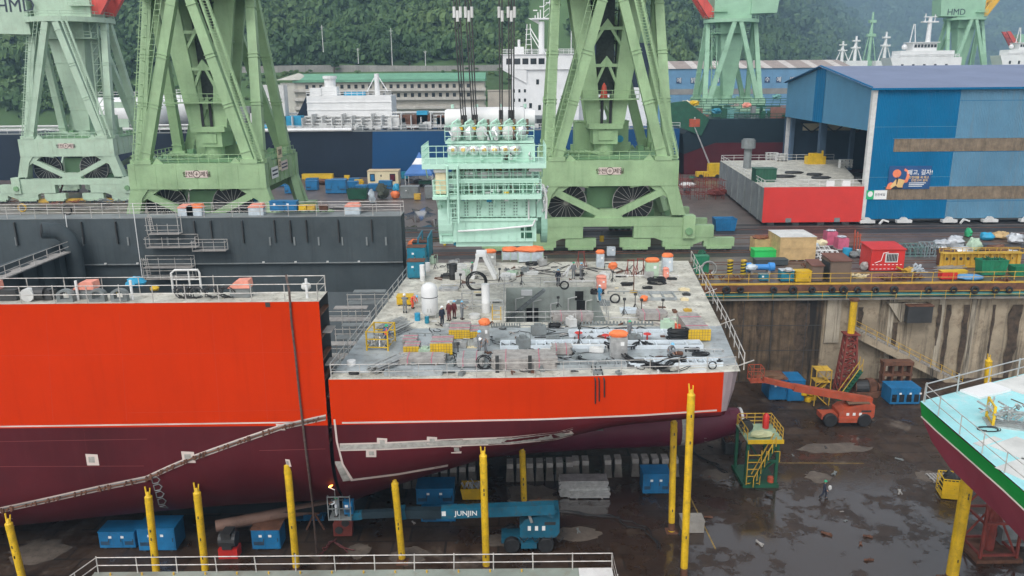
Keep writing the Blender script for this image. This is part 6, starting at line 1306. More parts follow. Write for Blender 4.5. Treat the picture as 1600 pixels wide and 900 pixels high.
# blue telescopic boom lift
BYY = 59.4
def A(px, py, y=BYY): return at(px, py, y=y)
def boom_lift(label, y, wheels, wr, body, boom, basket, m, m2, textv=None, ybo=1.1):
    base = at((wheels[0]+wheels[1])/2, wheels[2], z=0); t = thing('boom_lift', label, 'boom lift', loc=(0, 0, 0)); yb = base.y+ybo
    xs_ = [at(w_, wheels[2], z=0).x for w_ in wheels[:2]]
    for x in xs_:
        for dy in (0, 2.0):
            b = MB(); b.lathe([(wr*.5, -.05), (wr*.9, -.08), (wr, .0), (wr, .42), (wr*.9, .5), (wr*.5, .45)], 18, (x, base.y+dy, wr), 'Y'); w_ = b.build('wheel', BLACK, t, smooth=True); MB().cyl((x, base.y+dy-.03, wr), wr*.52, .4, 12, axis='Y').build('rim', m2, w_)
    b = MB(); b.box(min(xs_)-.9, max(xs_)+.6, base.y+.5, base.y+2.0, wr*.9, wr*1.7); b.box(min(xs_)+wr+.1, max(xs_)-wr-.1, base.y-.1, base.y+.48, wr*.7, wr*1.4); b.build('chassis', m2, t)
    (bx0, by0), (bx1, by1) = body; p0 = at(bx0, by0, y=base.y+.3); p1 = at(bx1, by1, y=base.y+.3); h = p0.z-p1.z; L_ = p1.x-p0.x
    b = MB(); b.prism([(p0.x, p1.z), (p1.x-.1*L_, p1.z), (p1.x, p1.z+.2*h), (p1.x, p0.z-.05*h), (p1.x-.25*L_, p0.z), (p0.x+.15*L_, p0.z-.25*h), (p0.x, p0.z-.5*h)], 'Y', base.y+.1, base.y+2.3); o = b.build('turntable', m, t)
    b = MB()
    for k in range(3): b.box(p0.x+L_*(.2+.18*k), p0.x+L_*(.28+.18*k), base.y+.08, base.y+.096, p1.z+h*.3, p1.z+h*.48)
    b.build('decals', SIGNW, o); MB().box(p0.x+.25*L_, p1.x-.12*L_, base.y+.3, base.y+2.1, p0.z+.01, p0.z+.12).build('cover_plate', M('dusty_brown', (.16, .1, .06), .8, var=.3), t); hs_ = MB(); [hs_.tube([(p0.x+.3*L_*k_, base.y+.05, p1.z+.1), (p0.x+.3*L_*k_+.3, base.y-.05, p1.z-.3), (p0.x+.3*L_*k_+.7, base.y+.05, p1.z+.05)], .05, 5) for k_ in range(4)]; hs_.build('hydraulic_hose', BLACK, t); MB().box(p0.x+L_*.62, p0.x+L_*.9, base.y+.08, base.y+.097, p1.z+h*.52, p1.z+h*.64).build('vent', DSTEEL, o)
    for i, (q0, q1, th, mm) in enumerate(boom):
        a_ = at(*q0, y=yb); c_ = at(*q1, y=yb); b = MB(); b.bar(a_, c_, th, th*1.15, up=(0, 0, 1)); s_ = b.build('boom_section', mm, t)
        if textv and i == 0:
            mid = lerp(a_, c_, textv[1]); text('lettering', textv[0], .62, (mid.x, yb-th/2-.012, mid.z), (PI/2, 0, math.atan2(0, 1)), SIGNW, t, .006); MB().cbox((mid.x-1.85, yb-th/2-.01, mid.z), (.34, .012, .42)).build('mark', SIGNW, t)
    g0 = at(boom[0][0][0], boom[0][0][1], y=yb); b = MB(); b.bar((p1.x-L_*.25, yb, p0.z-.1), g0+Vector((0, 0, -.1)), .5); b.build('riser', m, t); b = MB(); b.bar((p0.x+L_*.3, yb, p0.z-.3*h), g0+Vector((-2.2, 0, -.3)), .22); b.build('lift_cylinder', STEEL, t)
    k0 = at(*basket[0], y=yb); k1 = at(*basket[1], y=yb); b = MB(); xa, xb = min(k0.x, k1.x), max(k0.x, k1.x); zt_, zb2 = max(k0.z, k1.z), min(k0.z, k1.z); b.box(xa, xb, yb-.7, yb+.7, zb2, zb2+.1)
    for x in (xa, xb, (xa+xb)/2):
        for yy in (yb-.7, yb+.7): b.bar((x, yy, zb2), (x, yy, zt_), .07)
    for z in (zt_, (zt_+zb2)/2):
        b.bar((xa, yb-.7, z), (xb, yb-.7, z), .07); b.bar((xa, yb+.7, z), (xb, yb+.7, z), .07); b.bar((xa, yb-.7, z), (xa, yb+.7, z), .07); b.bar((xb, yb-.7, z), (xb, yb+.7, z), .07)
    b.build('basket', MGREY if m is LIFTB else LIFTO, t); rebase(t, (base.x, base.y+1, 0)); return (xa, xb, yb, zb2, zt_)
DB = M('boom_inner', (.015, .03, .04), .5, var=.3)
bk_ = boom_lift('teal blue telescopic boom lift stretching its boom to the left under the stern block', BYY, (800, 853, 864), .68, ((812, 800), (874, 838)), [((866, 793), (690, 800), .78, LIFTB), ((690, 801), (628, 801), .66, DB), ((634, 800), (626, 801), .8, LIFTB), ((626, 801), (560, 804), .5, DB), ((566, 804), (545, 806), .55, LIFTB)], ((514, 770), (551, 806)), LIFTB, LIFTB, ('JUNJIN', .78), ybo=-.15)
box_unit(545, 806, 14, 22, 0, 'small blue welding machine hung in the lift basket', d=.5, doors=1, plates=1, y=bk_[2]-.35, name='welding_machine')
person(0, 0, 0, 'person in grey coverall and green helmet welding from the blue lift basket', 'reach', M('pale_coverall', (.5, .54, .56), .8), HELG, rz=-100, p=Vector((bk_[0]+.6, bk_[2]-.25, bk_[3]+.1)))
fl = hit(bv, 514, 757, .25) or at(514, 757, y=60); b = MB(); b.lathe([(.01, 0), (.06, .06), (.09, .16), (.05, .3), (.01, .42)], 10); o = b.build('flame', emis('flame_light', (1, .35, .05), 6), loc=fl); o.rotation_euler = (0, R(60), 0); tag(o, 'bright orange welding flame against the maroon hull', 'flame')
tc = MB(); p_ = Vector((bk_[0]+.6, bk_[2]-.4, bk_[3]+1.3)); tc.tube([p_, fl+Vector((.5, -.2, -.1)), fl], .04, 6); tag(tc.build('torch', STEEL), 'thin steel cutting torch between the welder and the flame', 'torch')
hoses([(505, 870), (520, 845), (534, 858), (560, 862)], 2, 0, 'thin dark red hose trailing on the dock floor under the hook block', M('red_hose', (.12, .03, .03), .6), .05, .5)
# orange boom lift
boom_lift('orange boom lift parked on the wet dock floor with its boom raised to the left', 86, (1297, 1350, 667), .78, ((1312, 632), (1364, 655)), [((1361, 626), (1240, 605), .68, LIFTO), ((1240, 604), (1192, 593), .5, LIFTO)], ((1172, 573), (1190, 595)), LIFTO, LIFTO)
# yellow drums, stair tower, machinery at the wall foot
for i, (px, py) in enumerate(((1254, 627), (1264, 629), (1272, 626), (1258, 619), (1268, 618))): drum(px, py, 10, 7, 0 if i < 3 else .9, 'squat yellow drum in the small pile by the orange boom', YEL, group='yellow drums piled by the dock wall')
for d_ in ():
    pass
t = thing('stair_tower', 'narrow yellow stair tower at the foot of the dock wall by the lattice tower', 'stair tower', loc=at(1283, 634, z=0)); b = MB()
for x in (-.9, .9):
    for y in (0, 1.6): b.bar((x, y, 0), (x, y, 4.6), .09)
for z in (1.5, 3.0, 4.5): b.box(-.9, .9, 0, 1.6, z, z+.08)
b.build('frame', YRAIL, t)
for k in range(3): b = MB(); s = 1 if k % 2 else -1; b.bar((-.8*s, .5, k*1.5), (.8*s, .5, k*1.5+1.5), .5, .12); b.bar((-.8*s, .1, k*1.5+1), (.8*s, .1, k*1.5+2.4), .06); b.build('flight', YRAIL, t)
t = thing('access_stair', 'small green stair with yellow handrail behind the orange boom lift', 'stair', loc=at(1325, 626, z=0)); a, c = Vector((-1.2, 0, 0)), Vector((1.6, 1, 3.6)); b = MB(); b.bar(a, c, .9, .12)
for k in range(10): b.cbox(lerp(a, c, k/10)+Vector((0, 0, .1)), (.3, .9, .05))
b.build('flight', DGREEN, t); b = MB()
for s in (-.45, .45): b.bar(a+Vector((0, s, 1)), c+Vector((0, s, 1)), .07); b.bar(c+Vector((0, s, 0)), c+Vector((0, s, 1.6)), .07)
b.build('handrail', YRAIL, t)
for px, py, wp, hp, lb in ((1352, 622, 40, 26, 'rusty winch machinery at the foot of the dock wall beside the green stair'), (1384, 618, 24, 16, 'low rusty machinery left of the blue generator set')):
    t = thing('rusty_winch', lb, 'winch', loc=at(px, py, z=0)+Vector((0, 1, 0))); w_ = W(wp, t.location); h_ = W(hp, t.location); MB().box(-w_/2, w_/2, -1, 1, 0, h_*.35).build('bed', RUST, t); b = MB(); b.cyl((-w_*.35, -.2, h_*.6), h_*.38, w_*.5, 16, axis='X'); b.build('drum', DSTEEL, t); b = MB(); b.box(w_*.18, w_*.45, -.8, .8, h_*.36, h_*.95); b.cyl((-w_*.42, -.2, h_*.6), h_*.46, .15, 16, axis='X'); b.cyl((w_*.14, -.2, h_*.6), h_*.46, .1, 16, axis='X'); b.bar((-w_*.42, -.2, h_*.2), (w_*.3, -.2, h_*.37), .3); b.build('gearbox', RUST, t)
t = thing('frame_rack', 'dark rusty frame rack standing behind the blue generator set', 'frame', loc=at(1408, 618, z=0)+Vector((0, 2, 0))); b = MB()
for x in (-1.7, -.6, .6, 1.7): b.box(x-.12, x+.12, -.5, .5, 0, 3.4)
b.box(-1.9, 1.9, -.6, .6, 3.41, 3.9); b.box(-1.9, 1.9, -.55, .55, 2.0, 2.3); b.build('frame', RUST, t)
lumpthing(1205, 598, 46, 12, 3.2, 'brown tarpaulin heaped on top of the left blue storage box', M('brown_tarp', (.14, .07, .035), .8, var=.3), d=2)
# yellow post on a red lattice tower by the wall
p = at(1322, 590, y=94.5); t = thing('lattice_tower', 'dark red lattice tower with a yellow post on top in front of the dock wall', 'tower', loc=(p.x, 94.5, 0)); zt_ = at(1325, 522, y=94.5).z; b = MB()
for sx in (-1, 1):
    for sy in (-1, 1): b.bar((sx*1.1, sy*.9, 0), (sx*.58, sy*.5, zt_), .2)
for k in range(8):
    z0, z1 = zt_*k/8, zt_*(k+1)/8; w0, w1 = 1.1-.52*k/8, 1.1-.52*(k+1)/8
    for sy in (-1, 1): b.bar((-w0, sy*w0*.8, z0), (w1, sy*w1*.8, z1), .13); b.bar((w0, sy*w0*.8, z0), (-w1, sy*w1*.8, z1), .13); b.bar((-w1, sy*w1*.8, z1), (w1, sy*w1*.8, z1), .16)
    for sx in (-1, 1): b.bar((sx*w0, -w0*.8, z0), (sx*w1, w1*.8, z1), .13)
b.box(-.9, .9, -.8, .8, zt_, zt_+.15); b.build('lattice', REDLAT, t); ztp = at(1328, 468, y=94.5).z; b = MB(); b.cyl((0, 0, zt_+.15), .42, ztp-zt_-.3, 16); b.build('post', YELP, t, smooth=True); MB().cyl((0, 0, ztp-.14), .6, .25, 16).build('cap', RUST, t)
# green work platform
gp = at(1187, 760, z=0); t = thing('work_platform', 'green and yellow stair platform on the dock floor beside the shaft boss', 'platform', loc=(gp.x, gp.y, 0)); hz_ = at(1183, 690, y=gp.y).z; b = MB(); w_ = 1.45; dp = 3.6
for x in (-w_, w_):
    for y in (0, dp): b.box(x-.14, x+.14, y-.14, y+.14, 0, hz_)
b.box(-w_-.3, w_+.3, -.3, dp+.3, 0, .35); b.bar((-w_, 0, .4), (w_, 0, hz_*.6), .16); b.bar((w_, dp, .4), (-w_, dp, hz_), .16); b.box(-w_, w_, -.1, .1, hz_*.55, hz_*.6); b.build('frame', DGREEN, t)
for x0, x1, z in ((-w_, w_, hz_), ): b = MB(); b.box(x0-.15, x1+.5, -.2, dp+.2, z, z+.14); pl = b.build('deck_board', M('pale_green_deck', (.3, .42, .28), .6, var=.3, dirt=.5), t); railing(pl, [(x0, dp, z+.14), (x1+.4, dp, z+.14), (x1+.4, 0, z+.14)], 1.2, 3, .8, YRAIL, .05, sub=False); railing(pl, [(x0-.1, dp, z+.14), (x0-.1, 0, z+.14)], 1.1, 2, 1.2, YRAIL, .05, sub=False)
MB().box(-w_-.1, w_+.45, -.34, -.22, hz_-.1, hz_+.3).build('toe_board', YEL, t)
a, c = Vector((-w_+.5, -.5, .4)), Vector((w_-.5, -.5, hz_-.1)); b = MB(); b.bar(a, c, .8, .14)
for k in range(11): b.cbox(lerp(a, c, k/11)+Vector((0, 0, .1)), (.28, .8, .05))
b.build('stair_flight', DGREEN, t); b = MB()
for yy in (-.9, -.1): b.bar(a+Vector((0, yy+.5, 1)), c+Vector((0, yy+.5, 1)), .08)
for k in range(7): q = lerp(a, c, k/6)+Vector((0, -.4, 0)); b.bar(q, q+Vector((0, 0, 1)), .07)
for k in range(5): b.bar((-w_, -.3, .5+k*.75), (-w_+1.3, -.3, .5+k*.75), .08)
for x in (-w_, -w_+1.3): b.bar((x, -.3, .35), (x, -.3, 4.0), .08)
for x in (.3, 1.6): b.bar((x, -.3, hz_*.58), (x, -.3, hz_*.58+1.1), .07)
b.bar((.3, -.3, hz_*.58+1.1), (1.6, -.3, hz_*.58+1.1), .07); b.build('stair_rail', YRAIL, t)
for px, py, z, r_, h_, lb, m in ((1196, 655, hz_+.14, .32, 1.6, 'red gas cylinder standing on the green work platform', RED), (1204, 752, .36, .35, .6, 'small orange drum at the foot of the green work platform', LIFTO)):
    p = at(px, py+(14 if z > 2 else 0), y=gp.y+(2.8 if z > 2 else .3)); tag(MB().lathe([(r_, 0), (r_, h_*.8), (r_*.5, h_*.95), (.02, h_)], 14).build('gas_bottle' if z > 2 else 'small_drum', m, loc=(p.x, p.y, z), smooth=True), lb, 'cylinder')
p = at(1190, 678, y=gp.y+1); tag(MB().lump((0, 0, 0), (2.2, .9, .7), 5).build('cover_sheet', M('pale_yellow_sheet', (.5, .52, .3), .6, var=.2), loc=(gp.x-.1, gp.y+.6, hz_+.14)), 'pale yellow sheet draped on the green work platform deck', 'sheet')
t = thing('cable_reel', 'small cable reel on the left side of the green work platform', 'reel', loc=(gp.x-1.1, gp.y+2.0, hz_+.14)); b = MB(); b.cyl((0, -.3, .6), .6, .1, 18, axis='Y'); b.cyl((0, .3, .6), .6, .1, 18, axis='Y'); b.build('flange', DSTEEL, t); MB().cyl((0, -.19, .6), .35, .48, 14, axis='Y').build('cable', RUST, t)
skip(1145, 712, 26, 24, 0, 'dark trailer skip half hidden behind the green work platform', DSTEEL, fill=RUST)
# person crossing the floor
person(1287, 779, 0, 'person in dark coverall and green helmet walking across the wet dock floor', 'walk', NAVYC, HELG, rz=60, s=1.08)
p = at(1293, 771, z=0); tag(MB().lump((0, 0, 0), (.34, .24, .5), 9).build('sack', WHITE2, loc=(p.x+.02, p.y-.35, .55)), 'small pale sack carried by the person on the dock floor', 'sack')
box_unit(1083, 833, 34, 18, 0, 'rusty concrete block with a red end beside the tall yellow prop', CONC, d=1.4, doors=0, plates=0, skid=False, name='ballast_block', cat='block')
p = at(1472, 748, z=0); b = MB()
for k in range(8): b.box(-1.2+k*.32, -1.0+k*.32, -.9, .9, .1, .16)
for y in (-.8, 0, .8): b.box(-1.25, 1.3, y-.06, y+.06, 0, .098)
tag(b.build('pallet', PLANK, loc=p), 'slatted wooden pallet lying on the wet floor by the yellow basket', 'pallet')
# painted lines and grating on the floor
b = MB(); a, c = at(1075, 770, z=0), at(1118, 858, z=0); b.bar(a+Vector((0, 0, .006)), c+Vector((0, 0, .006)), .12, .004); a, c = at(1180, 723, z=0), at(1350, 724, z=0); b.bar(a+Vector((0, 0, .006)), c+Vector((0, 0, .006)), .1, .004)
structure(b, 'painted_line', M('faded_line', (.3, .2, .05), .6, var=.4, scale=2))
# near platform block at the bottom of the picture
NZ = 8.0; e0, e1 = at(148, 894, z=NZ), at(957, 892, z=NZ); nb = thing('platform_block', 'pale green steel block with a railing in the foreground of the dock', 'ship block', loc=(0, 0, 0))
MB().box(e0.x, e1.x-2.2, 28, e0.y, NZ-1.6, NZ).build('deck', M('dull_green_deck', (.24, .28, .24), .6, var=.25, dirt=.6, dcol=(.2, .17, .12)), nb); MB().box(e1.x-2.18, e1.x, 28, e0.y, NZ-1.6, NZ).build('white_plate', WHITE2, nb)
for k in range(6): MB().box(e0.x+1+k*5.5, e0.x+1.6+k*5.5, 30, e0.y-.5, 0, NZ-1.62).build('leg', DSTEEL, nb)
railing(nb, [(e0.x+.3, e0.y-.12, NZ), (e1.x, e0.y-.12, NZ), (e1.x, 36, NZ)], 1.15, 2, 2.6, RAILM, .035); railing(nb, [(e0.x+.3, e0.y-.12, NZ), (e0.x-1.3, 40.5, NZ)], 1.15, 2, 1.6, RAILM, .035)
b = MB()
for k in range(14): x = e0.x+1.2+k*2.05; b.cyl((x, e0.y-.35, NZ), .06, .16, 6)
b.build('lug', YRAIL, nb); rebase(nb, ((e0.x+e1.x)/2, 38, 0))
# ---------------------------------------------------------------- turquoise decked hull section on the right
gb_ = thing('hull_section', 'ship hull section with turquoise deck and green and maroon side on a trestle', 'ship hull'); GZ = 18.0
top_px = [(1438, 627), (1462, 650), (1495, 679), (1530, 709), (1565, 739), (1600, 769), (1660, 820), (1760, 905)]
mid_px = [(1440, 651), (1464, 674), (1497, 703), (1532, 734), (1567, 765), (1602, 798), (1662, 852), (1762, 940)]
low_px = [(1441, 655), (1456, 690), (1484, 731), (1520, 766), (1558, 802), (1600, 846), (1660, 903), (1760, 998)]
E = [at(x, y, z=GZ) for x, y in top_px]; Mi = [at(x, y, z=GZ-1.15) for x, y in mid_px]; Lo = [at(x, y, z=z) for (x, y), z in zip(low_px, (16.7, 15.4, 14.5, 14.1, 13.8, 13.4, 13.1, 12.9))]
MB().grid([E, Mi]).build('green_side', GREENH, gb_); MB().grid([Mi, Lo, [p+Vector((9, 2.5, -.8)) for p in Lo]]).build('maroon_side', M('pinkish_maroon', (.3, .05, .075), .55, var=.12, spec=.15), gb_)
MB().tube([p+Vector((-.02, 0, 0)) for p in Mi], .05, 5).build('white_line', BOUND, gb_)
F1 = at(1600, 584, z=GZ); F2 = E[0]+(F1-E[0])*3.0
dk_ = MB(); dk_.grid([[lerp(E[0], F2, i/6) for i in range(7)], [lerp(E[-1], F2+Vector((0, -22, 0)), i/6) for i in range(7)]]); dk_.build('deck', TURQ, gb_)
MB().grid([[E[0], F2], [Lo[0]+Vector((.5, -.2, 0)), F2+Vector((0, 0, -6))]]).build('end_plating', MAROON, gb_)
b = MB()
for k in range(4): p0 = lerp(E[0], F1, .2+.3*k); b.bar(p0+Vector((1.2, -2.2, .02)), p0+Vector((2.6, -6.5, .02)), .1, .03)
b.build('weld_line', RUST, gb_)
p = at(1540, 612, z=GZ); MB().cbox((p.x, p.y, GZ+.09), (3.2, 1.5, .15), 0, R(25)).build('white_plate', WHITE, gb_)
for px, py, a_, c_ in ((1590, 600, 4, 2.2), (1580, 700, 2.6, 2.0), (1530, 690, 2.0, .5), (1590, 735, 2.5, 2)): p = at(px, py, z=GZ); MB().cbox((p.x+.5, p.y, GZ+.012), (a_, c_, .02), 0, R(27)).build('bare_plate', M('rosy_primer', (.6, .6, .57), .7, var=.25), gb_)
railing(gb_, [E[0]+Vector((.15, -.1, 0))]+[p+Vector((.15, 0, 0)) for p in E[1:]], 1.25, 2, 2.3, RAILM, .03); railing(gb_, [E[0]+Vector((.2, -.15, 0)), F2], 1.3, 2, 3.4, STEEL, .045)
rebase(gb_, (E[2].x+3, E[2].y, GZ))
t = thing('scrap_cage', 'yellow cage frame full of bent silver scrap on the turquoise deck', 'cage', loc=at(1583, 663, z=GZ), rz=R(-18)); b = MB(); q = random.Random(8)
for x in (-1.3, 1.3):
    for y in (-.8, .8): b.box(x-.07, x+.07, y-.07, y+.07, 0, 1.35)
    for z in (.15, .7, 1.28): b.box(x-.05, x+.05, -.72, .72, z-.05, z+.05)
b.build('cage_end', YEL, t); b = MB()
for k in range(60): x, y = q.uniform(-1.5, 1.5), q.uniform(-.7, .7); b.bar((x, y, q.uniform(.15, 1.2)), (x+q.uniform(-.9, .9), y+q.uniform(-.5, .5), q.uniform(.2, 1.4)), q.uniform(.04, .13))
b.build('scrap', STEEL, t); b = MB()
for k in range(5): b.bar((-1.6, -.8+.3*k, .06), (2.2, -1.0+.3*k, .06), .12)
b.build('skid', STEEL, t)
p = at(1530, 668, z=GZ); coil(1545, 672, 34, GZ, 'thin dark cable loop lying on the turquoise deck', n=3, r=.025)
t = thing('trestle_tower', 'rusty red lattice trestle carrying the turquoise decked hull section', 'trestle', loc=at(1543, 862, z=0)); b = MB(); H_ = 11.6
b.cyl((0, 0, .3), .42, H_-.3, 12)
for sx in (-1, 1):
    for sy in (-1, 1): b.bar((sx*1.5, sy*1.4, .3), (sx*1.5, sy*1.4, 6.5), .2); b.bar((sx*1.5, sy*1.4, 6.5), (0, 0, H_-1), .2); b.bar((sx*1.5, sy*1.4, .4), (0, 0, 4.5), .15); b.bar((sx*1.5, sy*1.4, 3.6), (0, 0, 7.4), .15)
for z in (.6, 3.5, 6.5):
    for s in (-1, 1): b.bar((-1.5, s*1.4, z), (1.5, s*1.4, z), .18); b.bar((s*1.5, -1.4, z), (s*1.5, 1.4, z), .18)
b.build('lattice', REDLAT, t); MB().box(-1.9, 1.9, -1.7, 1.7, 0, .29).build('base_plate', RUST, t)
p = at(1492, 782, z=0); t = thing('mesh_basket', 'yellow mesh basket filled with dark chain beside the thick yellow prop', 'basket', loc=(p.x, p.y+.9, 0), rz=R(-12)); b = MB(); b.box(-1, 1, -.9, .9, .1, .2); b.box(-1, 1, -.92, -.86, .21, 1.9)
for k in range(7): 
    for y in (-.9, .9): b.bar((-1+k/3, y, .2), (-1+k/3, y, 2.1), .07)
for z in (.6, 1.1, 1.6, 2.1):
    for y in (-.93, .9): b.bar((-1, y, z), (1, y, z), .07)
    for x in (-1, 1): b.bar((x, -.9, z), (x, .9, z), .07)
b.build('basket', YEL, t); MB().lump((0, 0, .25), (1.8, 1.6, 2.1), 3, 0, 12, 7, .3).build('chain_heap', BLACK, t)
box_unit(1583, 856, 40, 30, 0, 'dark grey box under the turquoise decked hull section', MGREY, d=1.8, doors=1, plates=0)
PATCH = M('dry_concrete_patch', (.12, .095, .075), .85, var=.35, scale=.8, dirt=.8, dcol=(.04, .027, .02))
q = random.Random(23)
for px, py, wx, dy in ((640, 868, 60, 1.6), (830, 772, 90, 2.0), (900, 835, 90, 1.2), (780, 845, 60, 1.0), (1278, 746, 40, 1.3), (1452, 745, 44, 1.3), (1300, 700, 120, 1.4), (60, 862, 90, 2.0), (1120, 742, 50, 1.2), (560, 860, 40, 1.2)):
    p = at(px, py, z=0); n = 22; hw = W(wx, p)/2; b = MB(); b.add([(hw*math.cos(2*PI*k/n)*q.uniform(.7, 1.15), dy*math.sin(2*PI*k/n)*q.uniform(.7, 1.15), .008) for k in range(n)], [tuple(range(n))]); o = structure(b, 'dry_patch', PATCH); o.location = p
for i in range(34):
    px, py = q.uniform(560, 1420), q.uniform(690, 880); p = at(px, py, z=0); s = q.uniform(.08, .25); b = MB(); b.bar((-s*2, 0, s*.4), (s*2, s, s*.5), s*.6); b.bar((-s, -s, s*.3), (s, s*1.5, s*.8), s*.5)
    tag(b.build('scrap_piece', (RUST, MGREY, PLANK, DSTEEL)[i % 4], loc=p), 'small piece of scrap lying on the wet dock floor', 'scrap', 'scrap pieces on the dock floor').rotation_euler.z = q.uniform(0, 3)
hoses([(880, 800), (960, 812), (1010, 830), (1040, 870)], 2, 0, 'dark hoses trailing over the dock floor right of the blue boom lift', BLACK, .06, .6)
hoses([(1075, 700), (1120, 730), (1150, 745)], 2, 0, 'dark hose running to the green work platform', BLACK, .06, .6)
# ================================================================ on the stern block deck
Z = DZ
t = thing('storage_tank', 'tall white cylindrical tank standing on the stern deck near the left rail', 'tank', loc=at(671, 500, z=Z)+Vector((0, .8, 0))); r = .78; b = MB()
b.lathe([(.01, .35), (r*.8, .36), (r, .6), (r, 2.9), (r*.8, 3.2), (r*.4, 3.38), (.01, 3.42)], 24); b.build('shell', WHITE, t, smooth=True); MB().lathe([(r+.012, 2.05), (r+.02, 2.07), (r+.012, 2.12)], 24).build('band', DSTEEL, t)
b = MB()
for k in range(3): b.bar((.5*math.cos(k*2.1), .5*math.sin(k*2.1), 0), (.55*math.cos(k*2.1), .55*math.sin(k*2.1), .6), .14)
b.cyl((-.15, -r-.02, .75), .06, .35, 8); b.cyl((.12, -r-.02, .75), .06, .35, 8); b.build('leg', WHITE2, t)
# teal rack row at the left rail
for i, (px, py, w_, h_, lb) in enumerate(((650, 436, 26, 26, 'nearest teal bin with a rusty top at the left deck rail'), (651, 418, 28, 30, 'second teal bin with a rusty top along the left deck rail'), (658, 402, 26, 22, 'third teal bin at the far left corner of the stern deck'))):
    box_unit(px, py, w_, h_, Z, lb, TEAL, d=1.6, top=RUST, doors=2, plates=1, louv=False, name='storage_bin', cat='bin')
t = thing('container_rack', 'tall teal open rack with a sloping end by the left deck rail', 'rack', loc=at(662, 410, z=Z)); b = MB()
for y in (0, 5):
    for x in (-.6, .6): b.box(x-.08, x+.08, y-.08, y+.08, 0, 3.0)
b.bar((.6, -1.5, .1), (.6, 5, 3.0), .14); b.box(.55, .65, .1, 4.9, .3, 2.8); b.bar((-.6, 0, 3), (-.6, 5, 3), .15); b.bar((.6, 0, 3), (.6, 5, 3), .15); b.build('rack_frame', TEAL, t)
lumpthing(647, 400, 24, 24, QZ+3.5, 'orange tarpaulin hood above the far left corner of the stern deck', ORG, 'tarp_hood', 'tarp', d=1.8, rough=.1)
# yellow crates and plank stacks
pl = [(718, 530, 32, 17, 'wide plank stack with yellow end boards behind the white tank foot', 2.6, YEL), (690, 555, 34, 22, 'largest yellow ended plank stack at the centre left of the deck', 2.2, YEL), (643, 552, 24, 12, 'low yellow ended stack left of the largest yellow stack', 1.5, YEL), (640, 540, 22, 9, 'small dark plank bundle behind the low yellow stack', 1.6, None), (1092, 533, 34, 22, 'tall plank stack with yellow ends near the right deck rail', 5.0, YEL), (741, 529, 14, 12, 'narrow yellow ended stack just left of the grey cabinet', 2.2, YEL)]
for px, py, w_, h_, lb, d_, e in pl: planks(px, py, w_, h_, Z, lb, d=d_, ends=e, across=True, lay=4)
for px, py, w_, h_, lb, d_, m in ((658, 571, 72, 12, 'long bundle of grey planks lying along the front deck edge on the left', 1.5, PLANK), (735, 575, 40, 17, 'pale wrapped plank bundle beside the long grey plank bundle', 1.8, STEEL), (820, 579, 100, 22, 'longest wrapped plank bundle at the middle of the front deck edge', 2.2, PLANK), (895, 506, 62, 17, 'grey plank bundle at the front right corner of the engine opening', 1.4, PLANK), (1020, 502, 44, 14, 'plank bundle with pink strap among the fittings on the right deck', 1.5, PLANK), (878, 556, 30, 14, 'short plank bundle with pink straps behind the longest wrapped bundle', 1.2, PLANK)):
    planks(px, py, w_, h_, Z, lb, d=d_, m=m, lay=5)
for px in (777, 828): p = at(px, 582, z=Z); tag(MB().box(-.14, .14, -.1, .1, 0, 1.35).build('support_post', DSTEEL, loc=p), 'dark upright post clamping the longest wrapped plank bundle', 'post', 'posts at the longest plank bundle')
for (px, py, rz, lb) in ((622, 520, 62, 'bundle of steel tubes lying lengthwise right of the yellow cage'), (604, 575, 55, 'short bundle of tubes with a yellow clamp at the left front of the deck'), (612, 514, 60, 'narrow tube bundle between the yellow cage and the other tube bundle')):
    p = at(px, py, z=Z); b = MB(); q = random.Random(px)
    for k in range(22): y = q.uniform(-.5, .5); z = .12+q.uniform(0, .55); j = q.uniform(-.3, .3); b.tube([(-1.6+j, y, z), (1.6+j, y, z)], .055, 6)
    for x in (-1, 1): b.box(x-.06, x+.06, -.65, .65, 0, .1)
    tag(b.build('tube_bundle', STEEL, loc=p), lb, 'tube bundle').rotation_euler.z = R(rz)
t = thing('scaffold_cage', 'yellow wire cage full of scaffold clamps near the left deck rail', 'cage', loc=at(590, 548, z=Z), rz=R(-5)); b = MB()
for y in (0, 2.6):
    for x in (-.9, .9): b.box(x-.06, x+.06, y-.06, y+.06, 0, 1.7)
    for z in (.3, 1.0, 1.64): b.box(-.84, .84, y-.04, y+.04, z-.04, z+.04)
for z in (.3, 1.64):
    for x in (-.9, .9): b.box(x-.04, x+.04, .06, 2.54, z-.04, z+.04)
b.build('cage_frame', YEL, t); q = random.Random(5); b = MB()
for k in range(50): x, y = q.uniform(-.8, .8), q.uniform(.1, 2.4); b.bar((x, y, q.uniform(.1, .9)), (x+q.uniform(-.5, .5), y+q.uniform(-.4, .4), q.uniform(.2, 1.2)), q.uniform(.05, .12))
b.build('clamps', STEEL, t)
box_unit(632, 478, 24, 13, Z, 'yellow tool chest with cloths at the left deck rail', YEL, d=1.3, doors=2, plates=0, louv=False, name='tool_chest', cat='chest')
